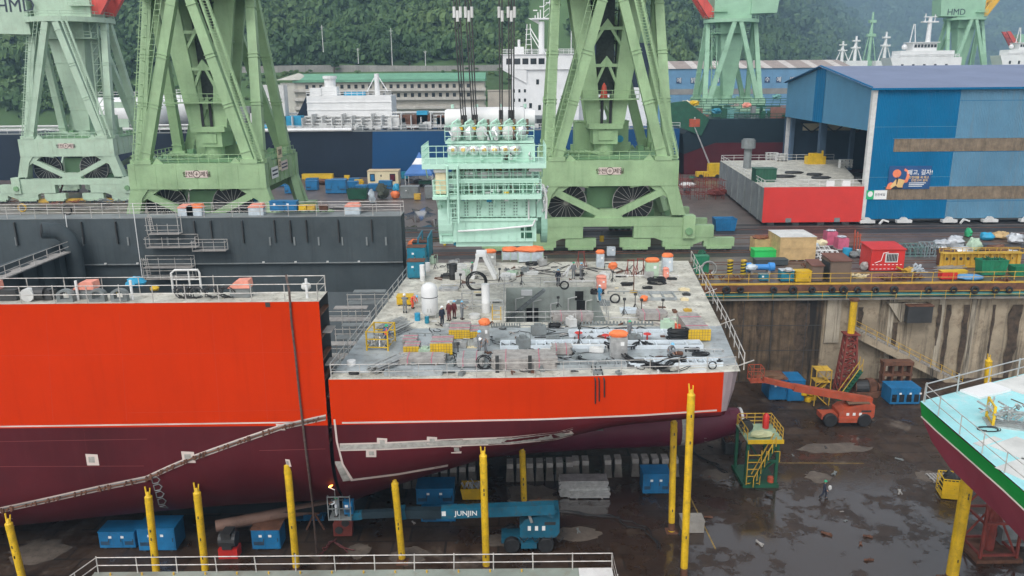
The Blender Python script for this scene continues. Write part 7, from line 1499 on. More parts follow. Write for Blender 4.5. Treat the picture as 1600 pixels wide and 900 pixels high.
# cabinets
for px, py, w_, h_, m, c_, lb, cl in ((757, 541, 16, 44, STEEL, ORG, 'tall grey control cabinet with an orange cover beside the grey clad worker', 0), (967, 561, 26, 46, STEEL, ORG, 'tall wire fronted cabinet with an orange top at the middle of the right deck', 0), (766, 416, 18, 27, STEEL, ORG, 'grey cabinet with an orange cap under the hanging engine', 0), (1019, 435, 20, 33, CPALE, ORG, 'pale green cabinet with a flat orange cover near the far right corner', 0), (1043, 425, 16, 30, PLAST, ORG, 'wrapped cabinet with a bulging orange hood at the far right deck corner', 0), (1041, 436, 8, 18, PINK, PINK, 'small salmon tarp covered post in front of the bulging orange hood', 0), (940, 452, 15, 22, PINK, PINK, 'salmon pink covered box on the deck right of the engine opening', 0), (938, 418, 12, 28, PLAST, ORG, 'slim wrapped cabinet with an orange cap at the far deck edge', 0), (1089, 590, 1, 1, STEEL, None, '', 0)):
    if lb: cabinet(px, py, w_, h_, Z, lb, m, c_)
for px, py, w_, h_, m, c_, lb in ((829, 411, 40, 24, PLAST, ORG, 'wide plastic wrapped machine under a long orange tarp below the engine'), (797, 408, 26, 20, PLAST, ORG, 'plastic wrapped machine with a sagging orange tarp left of the wide wrapped one')):
    t = thing('wrapped_machine', lb, 'machine', loc=at(px, py, z=Z)); w1 = W(w_, t.location); h1 = W(h_, t.location); b = MB(); b.box(-w1/2, w1/2, 0, 1.6, .15, h1*.7); b.build('wrapped_body', PLAST, t); MB().lump((0, .8, h1*.62), (w1*1.05, 1.8, h1*.42), px, 0, 16, 6, .18).build('tarp', ORG, t, smooth=True); b = MB()
    for x in (-w1/2, 0, w1/2-.1): b.box(x, x+.1, -.06, -.01, 0, h1*.7)
    b.build('frame', CPALE, t)
lumpthing(958, 422, 14, 11, Z, 'round orange tarp bundle on the far right part of the deck', ORG, d=.9)
lumpthing(1007, 472, 12, 9, Z, 'orange hood lying beside the grey hatch frame on the right deck', ORG, d=.8); lumpthing(1055, 517, 36, 8, Z, 'flat red orange sheet spread in front of the tall right plank stack', M('red_orange_sheet', (.75, .12, .06), .6, var=.15), d=1.0, rough=.3)
drum(708, 438, 13, 25, Z, 'black upright drum on the far left part of the deck', BLACK, name='black_drum'); drum(759, 490, 13, 46, Z, 'tall slim white pipe post at the left side of the engine opening', WHITE, name='pipe_post', cat='pipe')
for px, py, w_, h_, lb, m in ((652, 502, 9, 12, 'blue pail beside the foot of the white tank on the left', BTARP), (667, 506, 7, 11, 'dark blue pail in front of the white tank', TEAL), (660, 440, 8, 26, 'white gas bottle behind the teal bins', WHITE), (548, 573, 14, 8, 'white enamel basin at the left front corner of the deck', WHITE), (668, 425, 8, 14, 'short white cylinder beside the far white gas bottle', WHITE), (741, 500, 18, 7, 'white round lid lying near the grey cabinet', WHITE2)): drum(px, py, w_, h_, Z, lb, m, name='pail' if h_ < 14 else 'gas_bottle', cat='pail' if h_ < 14 else 'bottle')
t = thing('lifting_frame', 'white A shaped lifting frame standing at the far side of the deck', 'frame stand', loc=at(752, 436, z=Z)); b = MB()
for y in (0, 2.0):
    for s in (-1, 1): b.bar((s*1.3+.3, y, 0), (s*.35, y, 2.6), .38)
    b.box(-.6, .6, y-.2, y+.2, 2.6, 2.9)
b.box(-.5, .5, .21, 1.79, 2.55, 2.85); b.build('a_frame', WHITE, t)
p = at(848, 425, z=Z); 
# blacks: coils, hose heaps
for px, py, w_, n_, up, lb in ((905, 395+36, 16, 6, False, 'dark hose coil by the orange hooded worker group'), (882, 452, 12, 5, True, 'standing black hose coil at the far edge of the engine opening'), (961, 474, 14, 5, True, 'upright black cable coil on the right deck'), (980, 446, 18, 6, False, 'flat black cable coil at the far middle of the right deck'), (1026, 443, 26, 9, False, 'tangled black hose pile near the pale green cabinet'), (1050, 437, 14, 5, False, 'small black hose coil by the far right rail'), (933, 459, 20, 8, False, 'black hose heap right of the engine opening'), (866, 512, 18, 9, False, 'thick black coil at the front edge of the engine opening'), (1059, 533, 30, 16, False, 'big black hose heap left of the tall right plank stack'), (1012, 451, 14, 6, False, 'dark hose pile in front of the grey hatch frame'), (1082, 549, 22, 5, False, 'loose black loop at the right deck near the tall plank stack'), (1094, 555, 24, 4, False, 'thin black cable loop at the right front of the deck'), (595, 582, 14, 5, False, 'small dark coil on the left front deck corner'), (553, 585, 16, 5, False, 'dark cable coil at the extreme left front corner'), (702, 434, 24, 6, False, 'dark low hose pile beside the black drum'), (745, 455, 30, 4, True, 'large thin black hose loop standing near the white pipe post'), (832, 414, 20, 5, False, 'black coil under the wrapped machines'), (757, 577, 22, 4, True, 'black cable loop leaning on the wrapped bundle at the front'), (1113, 577, 12, 3, True, 'small black ring hung on the right front rail')):
    coil(px, py, w_, Z, lb, n=n_, up=up)
hoses([(950, 545), (985, 568), (1030, 580), (1080, 560)], 7, Z, 'thick bunch of black hoses sweeping across the right front deck', r=.07, wob=.55); hoses([(855, 550), (895, 553), (915, 568), (950, 566)], 3, Z, 'black hoses running to the wire fronted cabinet', r=.06, wob=.35); hoses([(985, 548), (1000, 535), (1030, 545)], 4, Z, 'short black hoses in front of the right plank stack', r=.06, wob=.4)
hoses([(760, 530), (790, 545), (840, 540)], 2, Z, 'thin black cable crossing the grey fore deck', r=.03, wob=.5); hoses([(1000, 575), (1060, 582), (1110, 560)], 2, Z, 'thin cable trailing to the right front deck corner', r=.03, wob=.5); hoses([(610, 580), (650, 585), (740, 583)], 2, Z, 'thin cable lying along the front rail on the left', r=.03, wob=.3)
b = MB()
for k, px in enumerate((930, 936, 944)): b.tube([at(px-6, 572, y=yfront(5)+.6)]+[hit(bv2, px, y, .1) or at(px, y, y=yfront(6)-.12) for y in (594, 606, 618+8*(k % 2), 630-5*k)], .055, 6)
tag(b.build('hanging_hose', BLACK), 'black hoses hanging over the orange stern side', 'hose')
# small machines, racks, lamps
for px, py, w_, h_, lb, m, c_ in ((700, 512, 16, 6, 'flat steel tray between the white tank and the plank stacks', STEEL, 'tray'), (945, 478, 16, 10, 'grey hatch coaming near the upright black cable coil', MGREY, 'hatch'), (983, 490, 26, 9, 'pale blue grey frame at the middle of the right deck', DECKW, 'frame stand'), (1070, 470, 12, 5, 'pale yellow plate near the right rail', CREAM, 'plate'), (1070, 455, 16, 5, 'cream coloured plate by the far right rail', CREAM, 'plate'), (1073, 462, 12, 4, 'dark plate between the two cream plates at the right rail', DSTEEL, 'plate'), (1075, 487, 12, 5, 'small dark yellow plate left of the right rail', YRAIL, 'plate'), (795, 432, 22, 5, 'low white frame at the far deck edge', WHITE, 'frame stand'), (830, 430, 22, 6, 'white coaming box below the wrapped machines', WHITE2, 'box'), (700, 455, 30, 5, 'grey ladder frame lying left of the engine opening', STEEL, 'ladder'), (720, 475, 22, 6, 'small grey pump bed left of the white pipe post', MGREY, 'pump'), (1125, 570, 8, 10, 'dark upright stub at the right front corner of the deck', DSTEEL, 'post')):
    p = at(px, py, z=Z); w1 = W(w_, p); h1 = W(h_, p); b = MB(); b.box(-w1/2, w1/2, 0, w1*.6, .02, h1*.55); b.box(-w1/2-.03, w1/2+.03, -.03, w1*.6+.03, h1*.55+.002, h1*.62); b.box(-w1*.3, w1*.1, w1*.12, w1*.4, h1*.62, h1*.95); b.bar((-w1*.4, -.06, .05), (w1*.4, -.06, .05), .07)
    tag(b.build('deck_plate' if c_ == 'plate' else c_.replace(' ', '_'), m, loc=p), lb, c_)
q = random.Random(21); first = None
def tripod(px, py, h, label, group, m=DSTEEL):
    p = at(px, py, z=Z); b = MB(); b.tube([(0, 0, 0), (0, 0, h)], .045, 5)
    for k in range(3): b.bar((0, 0, h*.45), (.35*math.cos(k*2.1), .35*math.sin(k*2.1), 0), .05)
    b.box(-.14, .14, -.1, .1, h, h+.22); return tag(b.build('work_lamp', m, loc=p), label, 'lamp', group)
for px, py in ((700, 428), (720, 450), (781, 440), (815, 445), (957, 440), (975, 492), (992, 484), (1002, 490), (1035, 490), (1010, 420), (872, 480), (910, 440), (680, 420), (716, 556), (905, 540)): tripod(px, py, q.uniform(.9, 1.6), 'thin dark tripod work lamp among the clutter on the stern deck', 'tripod lamps on the stern deck')
for i in range(84):   # small fittings welded or left about the deck, each its own thing
    px, py = q.uniform(610, 1090), q.choice((q.uniform(415, 445), q.uniform(505, 530), q.uniform(555, 586)))
    if px < 640 and py < 470: continue
    if px > 1050 and py < 470: px -= 60
    p = at(px, py, z=Z); b = MB(); s = q.uniform(.15, .38); k = i % 4
    if k == 0: b.box(-s, s, -s*.6, s*.6, 0, s*.8); b.cyl((0, 0, s*.8), s*.35, s*.6, 8); m, nm, lb = MGREY, 'deck_fitting', 'small grey stub fitting standing on the stern deck plating'
    elif k == 1: b.box(-s*2, s*2, -s*.5, s*.5, 0, .05); b.box(-s*1.4, s*1.1, -s*.3, s*.3, .05, .1); m, nm, lb = PLANK, 'loose_board', 'short loose board lying on the stern deck plating'
    elif k == 2: b.tube([(s*1.6*math.cos(u), s*math.sin(u), .05+.02*u) for u in np.linspace(0, 5.5, 14)], .035, 5); m, nm, lb = BLACK, 'cable_loop', 'small dark cable loop lying on the stern deck plating'
    else: b.bar((-s*2, 0, .06), (s*2, s, .06), .1); b.bar((-s, -s, .16), (s*1.4, s*1.2, .2), .08); m, nm, lb = RUST, 'angle_iron', 'rusty angle iron offcuts lying on the stern deck plating'
    o = tag(b.build(nm, m, loc=p), lb, nm.replace('_', ' '), nm.replace('_', ' ')+'s scattered on the stern deck'); o.rotation_euler.z = q.uniform(0, 3)
for px, py, lb in ((908, 588-182, 'red oxide pipe stand by the far deck edge on the left'), (1000, 418, 'red oxide trestle pair at the far right of the deck'), (985, 420, 'red oxide trestle left of the pale green cabinet')):
    p = at(px, py+12, z=Z); b = MB()
    for s in (-.4, .4): b.bar((s, 0, 0), (s*.8, 0, 2.0), .09); b.bar((s-.3, 0, 0), (s, 0, 1.2), .06); b.bar((s+.3, 0, 0), (s, 0, 1.2), .06)
    b.bar((-.4, 0, 1.9), (.4, 0, 1.9), .1); tag(b.build('pipe_stand', REDLAT, loc=p), lb, 'stand')
for px, py, lb in ((899, 563+50, ''), (946, 533, 'red valve handwheel by the white frame on the fore deck'), (904, 529, 'red valve handwheel left of the white frame on the fore deck'), (1011, 531, 'red valve handwheel right of the cabinet on the fore deck')):
    if lb: p = at(px, py, z=Z); b = MB(); b.cyl((0, 0, 0), .07, .5, 8); b.lathe([(.3, .5), (.36, .53), (.3, .58), (.1, .55)], 12); b.build  ; tag(b.build('valve', RED, loc=p), lb, 'valve')
p = at(990, 456, z=Z); t = thing('bent_post', 'rusty post with a bowed top on the right deck', 'post', loc=p); MB().tube([(0, 0, 0), (0, 0, 1.6), (-.1, 0, 1.9), (-.35, 0, 1.95)], .05, 6).build('post', RUST, t); MB().cyl((0, 0, 0), .45, .08, 16).build('foot', YRAIL, t)
p = at(888, 432, z=Z); b = MB(); b.bar((-.6, 0, .2), (.6, .3, 1.5), .14); b.bar((-.2, 0, 0), (.1, .2, 1.1), .14); tag(b.build('white_chute', WHITE, loc=p), 'white slanted chute lying at the far middle of the deck', 'chute')
t = thing('scaffold_tower', 'grey pipe scaffold frame beside the upright white pipe post', 'scaffold', loc=at(738, 489, z=Z)); b = MB()
for x in (-1, 0, 1):
    for y in (0, 1): b.bar((x, y, 0), (x, y, 2.0), .06)
for z in (1, 1.95):
    for y in (0, 1): b.bar((-1, y, z), (1, y, z), .06)
b.build('pipes', STEEL, t)
t = thing('well_ladder', 'yellow ladder cage standing in the left corner of the engine opening', 'ladder', loc=at(776, 500, z=Z)); b = MB()
for x in (-.4, .4): b.bar((x, 0, -2), (x, 0, 1.3), .08)
for k in range(8): b.bar((-.4, 0, -1.9+k*.4), (.4, 0, -1.9+k*.4), .05)
b.bar((-.4, .8, -2), (-.4, .8, 1.3), .08); b.bar((-.4, 0, 1.25), (-.4, .8, 1.25), .07); b.build('rails', YRAIL, t)
# the people on the deck
person(691, 509, Z, 'person in black coverall and white helmet standing right of the white tank', 'stand', NAVYC, HELW, rz=40, s=1.06)
person(702, 501, Z, 'person in dark red coverall standing behind the one in black', 'stand', REDC, HELW, rz=-30, s=1.06)
person(710, 498, Z, 'person in dark red clothes turned away beside the pipe scaffold', 'stand', REDC, HELB, rz=150)
person(722, 499, Z, 'person in grey coverall and blue helmet bending beside the pipe scaffold', 'reach', ASH, HELB, rz=60, s=1.02)
person(605, 541, Z, 'person in an orange vest and green helmet standing by the yellow cage', 'stand', BLUEC, HELG, VEST, rz=170, s=1.08)
person(633, 489, Z, 'person in pale grey coverall reaching into the yellow tool chest', 'reach', ASH, HELW, rz=180, s=1.08)
person(645, 482, Z, 'person in a red jacket crouching between the tool chest and the white tank', 'bend', VEST, HELB, rz=70)
person(749, 551, Z, 'person in grey coverall standing left of the tall grey cabinet', 'stand', ASH, HELB, rz=120, s=1.08)
person(759, 551, Z, 'person in grey coverall bending at the foot of the tall grey cabinet', 'bend', ASH, HELW, rz=-60)
person(872, 447, Z, 'person in dark coverall standing at the far edge of the engine opening', 'stand', NAVYC, HELB, rz=20, s=1.06)
person(896, 435, Z, 'person in grey coverall standing left in the pair at the far middle of the deck', 'stand', ASH, HELG, rz=-20, s=1.06)
person(908, 436, Z, 'person in grey coverall with arms out, right of the far middle pair on deck', 'reach', ASH, HELB, rz=30, s=1.06)
person(937, 472, Z, 'person in bright blue coverall standing right of the engine opening', 'stand', M('bright_blue_coverall', (.05, .25, .45), .8), HELW, rz=-60, s=1.0)
person(983, 530, Z, 'person in grey coverall with a green helmet behind the wire fronted cabinet', 'stand', ASH, HELG, rz=40, s=.95)
person(1047, 557, Z, 'person in grey coverall and blue helmet crouching over the black hoses', 'crouch', ASH, HELB, rz=30, s=1.1)
person(738, 432, Z, 'person in grey coverall standing beside the white lifting frame', 'stand', ASH, HELG, rz=60, s=.95)
# ================================================================ on the midship deck strip and far wall
Z = HZ
for px, lb in ((5, 'salmon tarp hood at the far left end of the near deck strip'), (150, 'salmon tarp hood between the grey mooring chocks on the near deck strip'), (383, 'salmon tarp hood near the hose bundle on the near deck strip')):
    p = at(px, 459, z=Z); t = thing('tarp_hood', lb, 'tarp', loc=(p.x, 58.1, Z)); b = MB(); b.box(-.75, .75, -.4, .4, .02, .75); b.build('stand', MGREY, t); MB().prism([(-.85, .76), (.8, .76), (.75, 1.35), (-.2, 1.32)], 'Y', -.5, .5).build('hood', PINK, t)
for i, px in enumerate((118, 166, 199)):
    p = at(px, 464, z=Z); b = MB(); pr = [(-.6, 0), (-.6, .55)]+[(-.6+.6*(1-math.cos(u)), .55+.4*math.sin(u)) for u in np.linspace(.2, PI-.2, 8)]+[(.6, .55), (.6, 0)]
    outer = pr; inner = [(x*.55, .22+z*.62) for x, z in pr]
    rows = [[(x, -.2, z) for x, z in outer], [(x, -.28, z*.98+.01) for x, z in outer], [(x, -.28, z) for x, z in inner], [(x, .2, z) for x, z in inner], [(x, .2, z) for x, z in outer], [(x, -.2, z) for x, z in outer]]
    b.grid([r+[r[0]] for r in rows]); tag(b.build('mooring_chock', MGREY, loc=(p.x, 57.2, Z), smooth=True), ('grey arched mooring chock left of the middle salmon hood', 'grey arched mooring chock right of the middle salmon hood', 'grey arched mooring chock with yellow inside, rightmost of the three')[i], 'mooring chock')
p = at(199, 458, z=Z); tag(MB().lump((0, 0, 0), (.5, .2, .35), 4).build('yellow_bag', YEL, loc=(p.x, 57.4, Z+.35), smooth=True), 'small yellow bag inside the rightmost mooring chock', 'bag')
lumpthing(208, 452, 30, 17, Z, 'crumpled bright blue tarp over a frame on the near deck strip', BTARP, 'blue_tarp', 'tarp', d=1.2, rough=.25)
p = at(240, 452, z=Z); lumpthing(240, 456, 14, 8, Z, 'yellow cloth bundle right of the bright blue tarp', YEL, d=.6)
for px, s, lb in ((62, 20, 'dark hose reel with a pale hub lying on the near deck strip'),):
    p = at(px, 463, z=Z); t = thing('hose_reel', lb, 'reel', loc=(p.x, 57.3, Z)); MB().cyl((0, -.2, .5), .5, .5, 20, axis='Y').build('drum', WHITE2, t); MB().cyl((.1, .32, .5), .46, 1.0, 16, axis='X').build('hose', DSTEEL, t)
for px, w_, lb in ((85, 24, 'dark bench box left of the middle salmon hood'), (30, 30, 'dark machine box near the left salmon hood'), (300, 40, 'tangle of dark cables and pipes on the near deck strip under the white gate'), (350, 30, 'heap of dark rings on the near deck strip')):
    p = at(px, 462, z=Z); b = MB(); q = random.Random(px)
    if px < 100: b.box(-W(w_, p)/2, W(w_, p)/2, -.4, .4, .05, .7); b.box(-W(w_, p)/2+.1, W(w_, p)/2-.1, -.3, .3, .7, .8); nm = 'machine_box'
    else:
        nm = 'cable_tangle'
        for k in range(9): x = q.uniform(-.8, .8); b.tube([(x+.5*math.cos(u), q.uniform(-.3, .3), .45+.42*math.sin(u)) for u in np.linspace(0, 5.4, 12)], .045, 5)
    tag(b.build(nm, DSTEEL, loc=(p.x, 57.8, Z)), lb, 'box' if px < 100 else 'cables')
for px in (128, 211, 480): p = at(px, 466, z=Z); tag(MB().cyl((0, 0, 0), .1, 1.5, 8).build('white_post', WHITE, loc=(p.x, 57.5, Z)), 'short white post standing at the near deck edge of the midship block', 'post', 'white posts on the near deck strip')
p = at(478, 449, z=Z); lumpthing(477, 455, 16, 12, Z, 'white helmet shaped float at the right end of the near deck strip', WHITE2, 'float', 'float', d=.7, rough=.05); 
t = thing('rail_gate', 'white pipe gate frame standing behind the near deck strip', 'gate frame', loc=(at(296, 447, y=60.5).x, 60.0, HZ-.6)); b = MB(); b.tube([(-1.1, 0, 0), (-1.1, 0, 2.0), (-.8, 0, 2.25), (1.0, 0, 2.25), (1.1, 0, 2.0), (1.1, 0, 0)], .09, 8); b.tube([(.25, 0, 0), (.25, 0, 2.2)], .07, 8); b.tube([(-1.1, 0, 1.5), (1.1, 0, 1.5)], .06, 6); b.build('pipe_frame', WHITE2, t); MB().box(-1.3, 1.3, -.5, .4, -.15, 0).build('bracket_plate', MGREY, t)
# scaffolds hung on the dark hold wall
def hung(px0, px1, py0, py1, levels, label, y=92.6, ladder=True):
    a = at(px0, py1, y=y); c = at(px1, py0, y=y); t = thing('hanging_scaffold', label, 'scaffold', loc=(a.x, y, a.z)); w_ = c.x-a.x; h_ = c.z-a.z
    for k in range(levels):
        z = h_*k/levels; b = MB(); b.box(0, w_, -.4, .7, z, z+.08); o = b.build('platform', PLANK, t); r_ = MB()
        for zz in (.55, 1.1): r_.bar((-.2, -.42, z+zz), (w_+.2, -.42, z+zz), .05)
        for i in range(4): r_.bar((w_*i/3, -.42, z), (w_*i/3, -.42, z+1.3), .05)
        r_.build('pipes', RAILM, o)
    b = MB()
    for x in (0, w_): b.bar((x, .6, 0), (x, .6, h_), .06); b.bar((x, -.4, 0), (x, -.4, h_*.9), .06)
    if ladder:
        for x in (.3, .75): b.bar((x, -.2, h_*.2), (x-.2, -.2, h_*.95), .05)
        for k in range(8): z = h_*(.22+.09*k); b.bar((.25-.02*k, -.2, z), (.75-.02*k, -.2, z), .04)
    b.bar((0, .6, h_*.98), (w_, .6, h_*.98), .06); [b.bar((x, .6, h_*.85), (x, -.4, h_*.85), .06) for x in (0, w_)]; b.build('hangers', RAILM, t)
hung(233, 278, 335, 366, 1, 'box scaffold hung from the top of the dark hold wall'); hung(231, 306, 367, 387, 1, 'wider scaffold platform just below the box scaffold', ladder=False); hung(303, 352, 375, 392, 1, 'short plank platform right of the wide hanging scaffold', ladder=False); hung(228, 300, 400, 436, 2, 'lowest two level scaffold on the dark hold wall behind the white gate')
for px, py, w_, lb in ((105, 330, 14, 'black cable coil hung on the far wall rail above the vent pipe'), (35, 325, 12, 'tan rolled hose on the far wall deck strip at the left')):
    p = at(px, py, y=94.6); coil(px, py+6, w_, HZ+.1, lb, BLACK if px > 50 else YRAIL, 5, up=True)
for px, m, lb in ((305, PINK, 'salmon tarp hood on the far wall deck strip below the crane reel'), (318, ORG, 'small orange tarp beside the salmon hood on the far wall deck strip'), (410, PINK, 'salmon tarp hood on the far wall deck strip left of the blue bins'), (555, PINK, 'flat salmon sheet over wire cages at the right part of the far wall deck strip')):
    p = at(px, 331, z=HZ+.1); t = thing('tarp_hood', lb, 'tarp', loc=(p.x, 95.1, HZ+.1)); MB().box(-.9, .9, -.5, .5, 0, .9).build('stand', PLAST, t); MB().prism([(-1, .91), (1, .91), (.8, 1.35), (-.6, 1.3)], 'Y', -.55, .55).build('hood', m, t)
for px, w_, lb in ((434, 24, 'bright blue bin at the foot of the crane leg on the far wall deck strip'), (454, 20, 'second bright blue bin, right of the other on the far wall deck strip')): box_unit(px, 331, w_, 15, HZ+.1, lb, BLUE, d=1.1, doors=1, plates=1, louv=False, name='bin', cat='bin', y=94.6)
for px, m, lb in ((473, YEL, 'yellow and orange box right of the blue bins on the far deck strip'), (486, YRAIL, 'dull yellow box at the crane leg foot on the far deck strip'), (505, RUST, 'rusty box with white lids on the far deck strip')): box_unit(px, 331, 12, 9, HZ+.1, lb, m, d=.8, doors=1, plates=0, louv=False, name='tool_box', cat='box', y=94.8)
hoses([(20, 326), (60, 330), (110, 325), (190, 330)], 3, HZ+.15, 'dark hoses lying along the far wall deck strip at the left', r=.08, wob=.5)
hoses([(520, 328), (560, 331), (600, 329)], 3, HZ+.15, 'dark cables and scrap along the right end of the far wall deck strip', r=.07, wob=.5)
# pipe runs, cable trays and welded pads that belong to the stern deck itself
q = random.Random(31)
def deckpart(name, mb, m): o = mb.build(name, m, sbk); o.location -= Vector(sbk.location); return o
for (xa, ya, xb, yb, r, m) in ((700, 470, 785, 470, .09, WHITE2), (700, 478, 785, 479, .07, STEEL), (950, 455, 1075, 456, .07, MGREY), (955, 496, 1085, 497, .06, STEEL), (600, 563, 700, 545, .06, STEEL), (850, 440, 950, 438, .08, WHITE2), (960, 430, 1060, 431, .07, WHITE2), (690, 445, 800, 443, .07, STEEL), (860, 538, 955, 539, .07, WHITE2), (790, 556, 880, 557, .06, MGREY), (1060, 545, 1130, 546, .05, STEEL), (640, 520, 700, 522, .05, MGREY)):
    a, c = at(xa, ya, z=DZ+.25), at(xb, yb, z=DZ+.25); b = MB(); b.tube([a, c], r, 6)
    for k in range(6): p = lerp(a, c, k/5); b.box(p.x-.06, p.x+.06, p.y-.1, p.y+.1, DZ+.002, DZ+.25)
    deckpart('pipe_run', b, m)
for k in range(60):
    px, py = q.uniform(610, 1110), q.uniform(408, 584)
    if 780 < px < 955 and 440 < py < 508: continue
    if px > 1060 and py < 500: continue
    if px < 660 and py < 520: continue
    p = at(px, py, z=DZ); s = q.uniform(.12, .5); b = MB(); b.cbox((p.x, p.y, DZ+.03+.02*(k % 3)), (s*q.uniform(1, 3), s, .05+.1*(k % 3)), 0, q.choice((0, 0, .3, 1.57))); deckpart('welded_pad', b, (MGREY, RUST, DSTEEL, WHITE2, CREAM)[k % 5])
Z = DZ; q = random.Random(41)
for i in range(20):   # long thin cables snaking over the deck
    px, py = q.uniform(640, 1050), q.choice((q.uniform(412, 440), q.uniform(508, 580))); n = 7; P = [at(px+j*q.uniform(8, 20)*(1 if px < 850 else -1), min(584, max(408, py+q.uniform(-9, 9))), z=DZ) for j in range(n)]
    pts_ = []
    for a, c in zip(P, P[1:]): pts_ += [lerp(a, c, k/4)+Vector((q.uniform(-.12, .12), q.uniform(-.12, .12), .05)) for k in range(4)]
    tag(MB().tube(pts_, q.choice((.03, .04, .055)), 5).build('cable', BLACK), 'thin black cable snaking across the stern deck plating', 'cable', 'thin black cables on the stern deck')
for i in range(26):
    px, py = q.uniform(660, 1060), q.choice((q.uniform(410, 442), q.uniform(508, 552))); p = at(px, py, z=DZ); w_, d_, h_ = q.uniform(.3, .7), q.uniform(.3, .6), q.uniform(.3, .9); b = MB(); b.box(-w_, w_, -d_, d_, .08, h_); b.box(-w_*.6, w_*.3, -d_*.5, d_*.4, h_, h_*1.3); b.box(-w_*.9, w_*.9, -d_*.8, d_*.8, 0, .079); b.tube([(w_*.5, 0, h_), (w_*.5, 0, h_*1.5), (w_*1.4, .1, h_*1.45), (w_*1.5, .1, .04)], .035, 5)
    tag(b.build('equipment_box', (MGREY, WHITE2, STEEL, CPALE)[i % 4], loc=p), 'small pale equipment box with a pipe standing on the stern deck', 'equipment', 'equipment boxes on the stern deck').rotation_euler.z = q.uniform(-.5, .5)
# ================================================================ on the quay, right side
Z = QZ
def crate(px, py, wpx, hpx, label, m=PLY, d=3.0, lid=WHITE2, broken=False):
    p = at(px, py, z=Z); w = W(wpx, p); h = W(hpx, p); t = thing('wooden_crate', label, 'crate', loc=(p.x, p.y+d/2, Z)); MB().box(-w/2, w/2, -d/2, d/2, .16, h).build('panels', m, t)
    b = MB()
    for x in (-w/2-.005, -w*.17, w*.17, w/2-.095): b.box(x, x+.1, -d/2-.03, -d/2-.002, .16, h-.003)
    for z in (.17, h*.52, h-.12): b.box(-w/2, w/2, -d/2-.055, -d/2-.032, z, z+.1)
    b.build('battens', m, t); b = MB()
    for k in range(5): x = -w/2+.1+k*(w-.4)/4; b.box(x, x+.2, -d/2, d/2, 0, .158)
    b.build('skids', PLANK, t)
    if lid: b = MB(); b.box(-w/2-.05, w/2+.05, -d/2-.05, d/2*.05, h+.002, h+.05); b.box(-w/2-.05, w/2+.05, d/2*.1, d/2+.05, h+.002, h+.05); b.build('lid_sheet', lid, t)
    if broken: MB().lump((0, -.2, h-.05), (w*.9, d*.8, .5), 3, 0, 12, 6, .4).build('torn_lid', M('torn_brown', (.2, .07, .03), .8), t)
crate(1245, 408, 56, 38, 'big plywood crate with a white sheet lid on the quay', d=5.5)
crate(1191, 398, 26, 24, 'smaller tan crate with a torn brown lid left of the big plywood crate', d=2.4, lid=None, broken=True)
p = at(1196, 405, z=Z); t = thing('green_container', 'bright green metal box left of the big plywood crate', 'box', loc=(p.x, p.y+1, Z)); MB().box(-1.6, 1.6, -1, 1, .05, 1.25).build('body', BGREEN, t); MB().box(-1.7, 1.7, -1.1, 1.1, 1.252, 1.34).build('lid', BGREEN, t)
box_unit(1206, 416, 50, 9, Z, 'low dark grey steel trough in front of the bright green box', DGREY, d=1.6, doors=0, plates=0, name='steel_trough', cat='trough')
t = thing('blue_cylinder', 'blue wrapped horizontal cylinder on the quay behind the yellow rail', 'cylinder', loc=at(1190, 431, z=Z)+Vector((0, 1, 0))); b = MB(); b.lathe([(.02, -1.9), (.6, -1.88), (.65, -1.2), (.4, -1.1), (.4, 1.1), (.65, 1.2), (.6, 1.88), (.02, 1.9)], 18, (0, 0, .95), 'X'); b.build('body', M('blue_wrap', (.05, .25, .6), .35, var=.2, bump=.5), t, smooth=True); b = MB(); b.box(-1.3, -1.0, -.5, .5, 0, .5); b.box(1.0, 1.3, -.5, .5, 0, .5); b.build('cradle', PLANK, t)
lumpthing(1176, 424, 18, 10, Z+.9, 'pale blue plastic sheet on the left end of the blue cylinder', PLAST, 'plastic_sheet', 'sheet', d=1)
sb_ = M('striped_bollard', (.6, .45, .02), .5); st2 = M('bollard_black', (.02, .02, .02), .6)
for px, lb in ((1140, 'yellow and black striped bollard, left of the pair by the crane bogies'), (1161, 'yellow and black striped bollard, right of the pair by the crane bogies')):
    p = at(px, 428, z=Z); t = thing('bollard', lb, 'bollard', loc=p); MB().cyl((0, 0, 0), .36, 1.8, 16).build('post', sb_, t); b = MB()
    for k in range(4):
        z = .15+k*.42; n = 12; rows = []
        for s in (0, .2): rows.append([(.375*math.cos(PI+u), .375*math.sin(PI+u), z+s+.18*u/PI) for u in np.linspace(0, PI, n)])
        b.grid(rows)
    b.build('stripe', st2, t); MB().lathe([(.42, 1.8), (.42, 1.9), (.1, 2.0), (.02, 2.0)], 14).build('cap', YRAIL, t)
box_unit(1194, 440, 14, 10, Z, 'small teal tank by the yellow rail below the blue cylinder', TEAL, d=.8, doors=1, plates=1, louv=False); box_unit(1230, 441, 20, 17, Z, 'teal bin with pale sheets on top at the yellow quay rail', TEAL, d=1.3, top=PLAST, doors=1, plates=0, louv=False, name='bin', cat='bin'); box_unit(1255, 442, 24, 17, Z, 'yellow steel bin at the yellow quay rail', YEL, d=1.3, doors=1, plates=0, louv=False, name='bin', cat='bin')
lumpthing(1233, 426, 14, 7, Z+1.4, 'crumpled white sheet heap on top of the teal bin', SILV, 'plastic_sheet', 'sheet', d=.8)
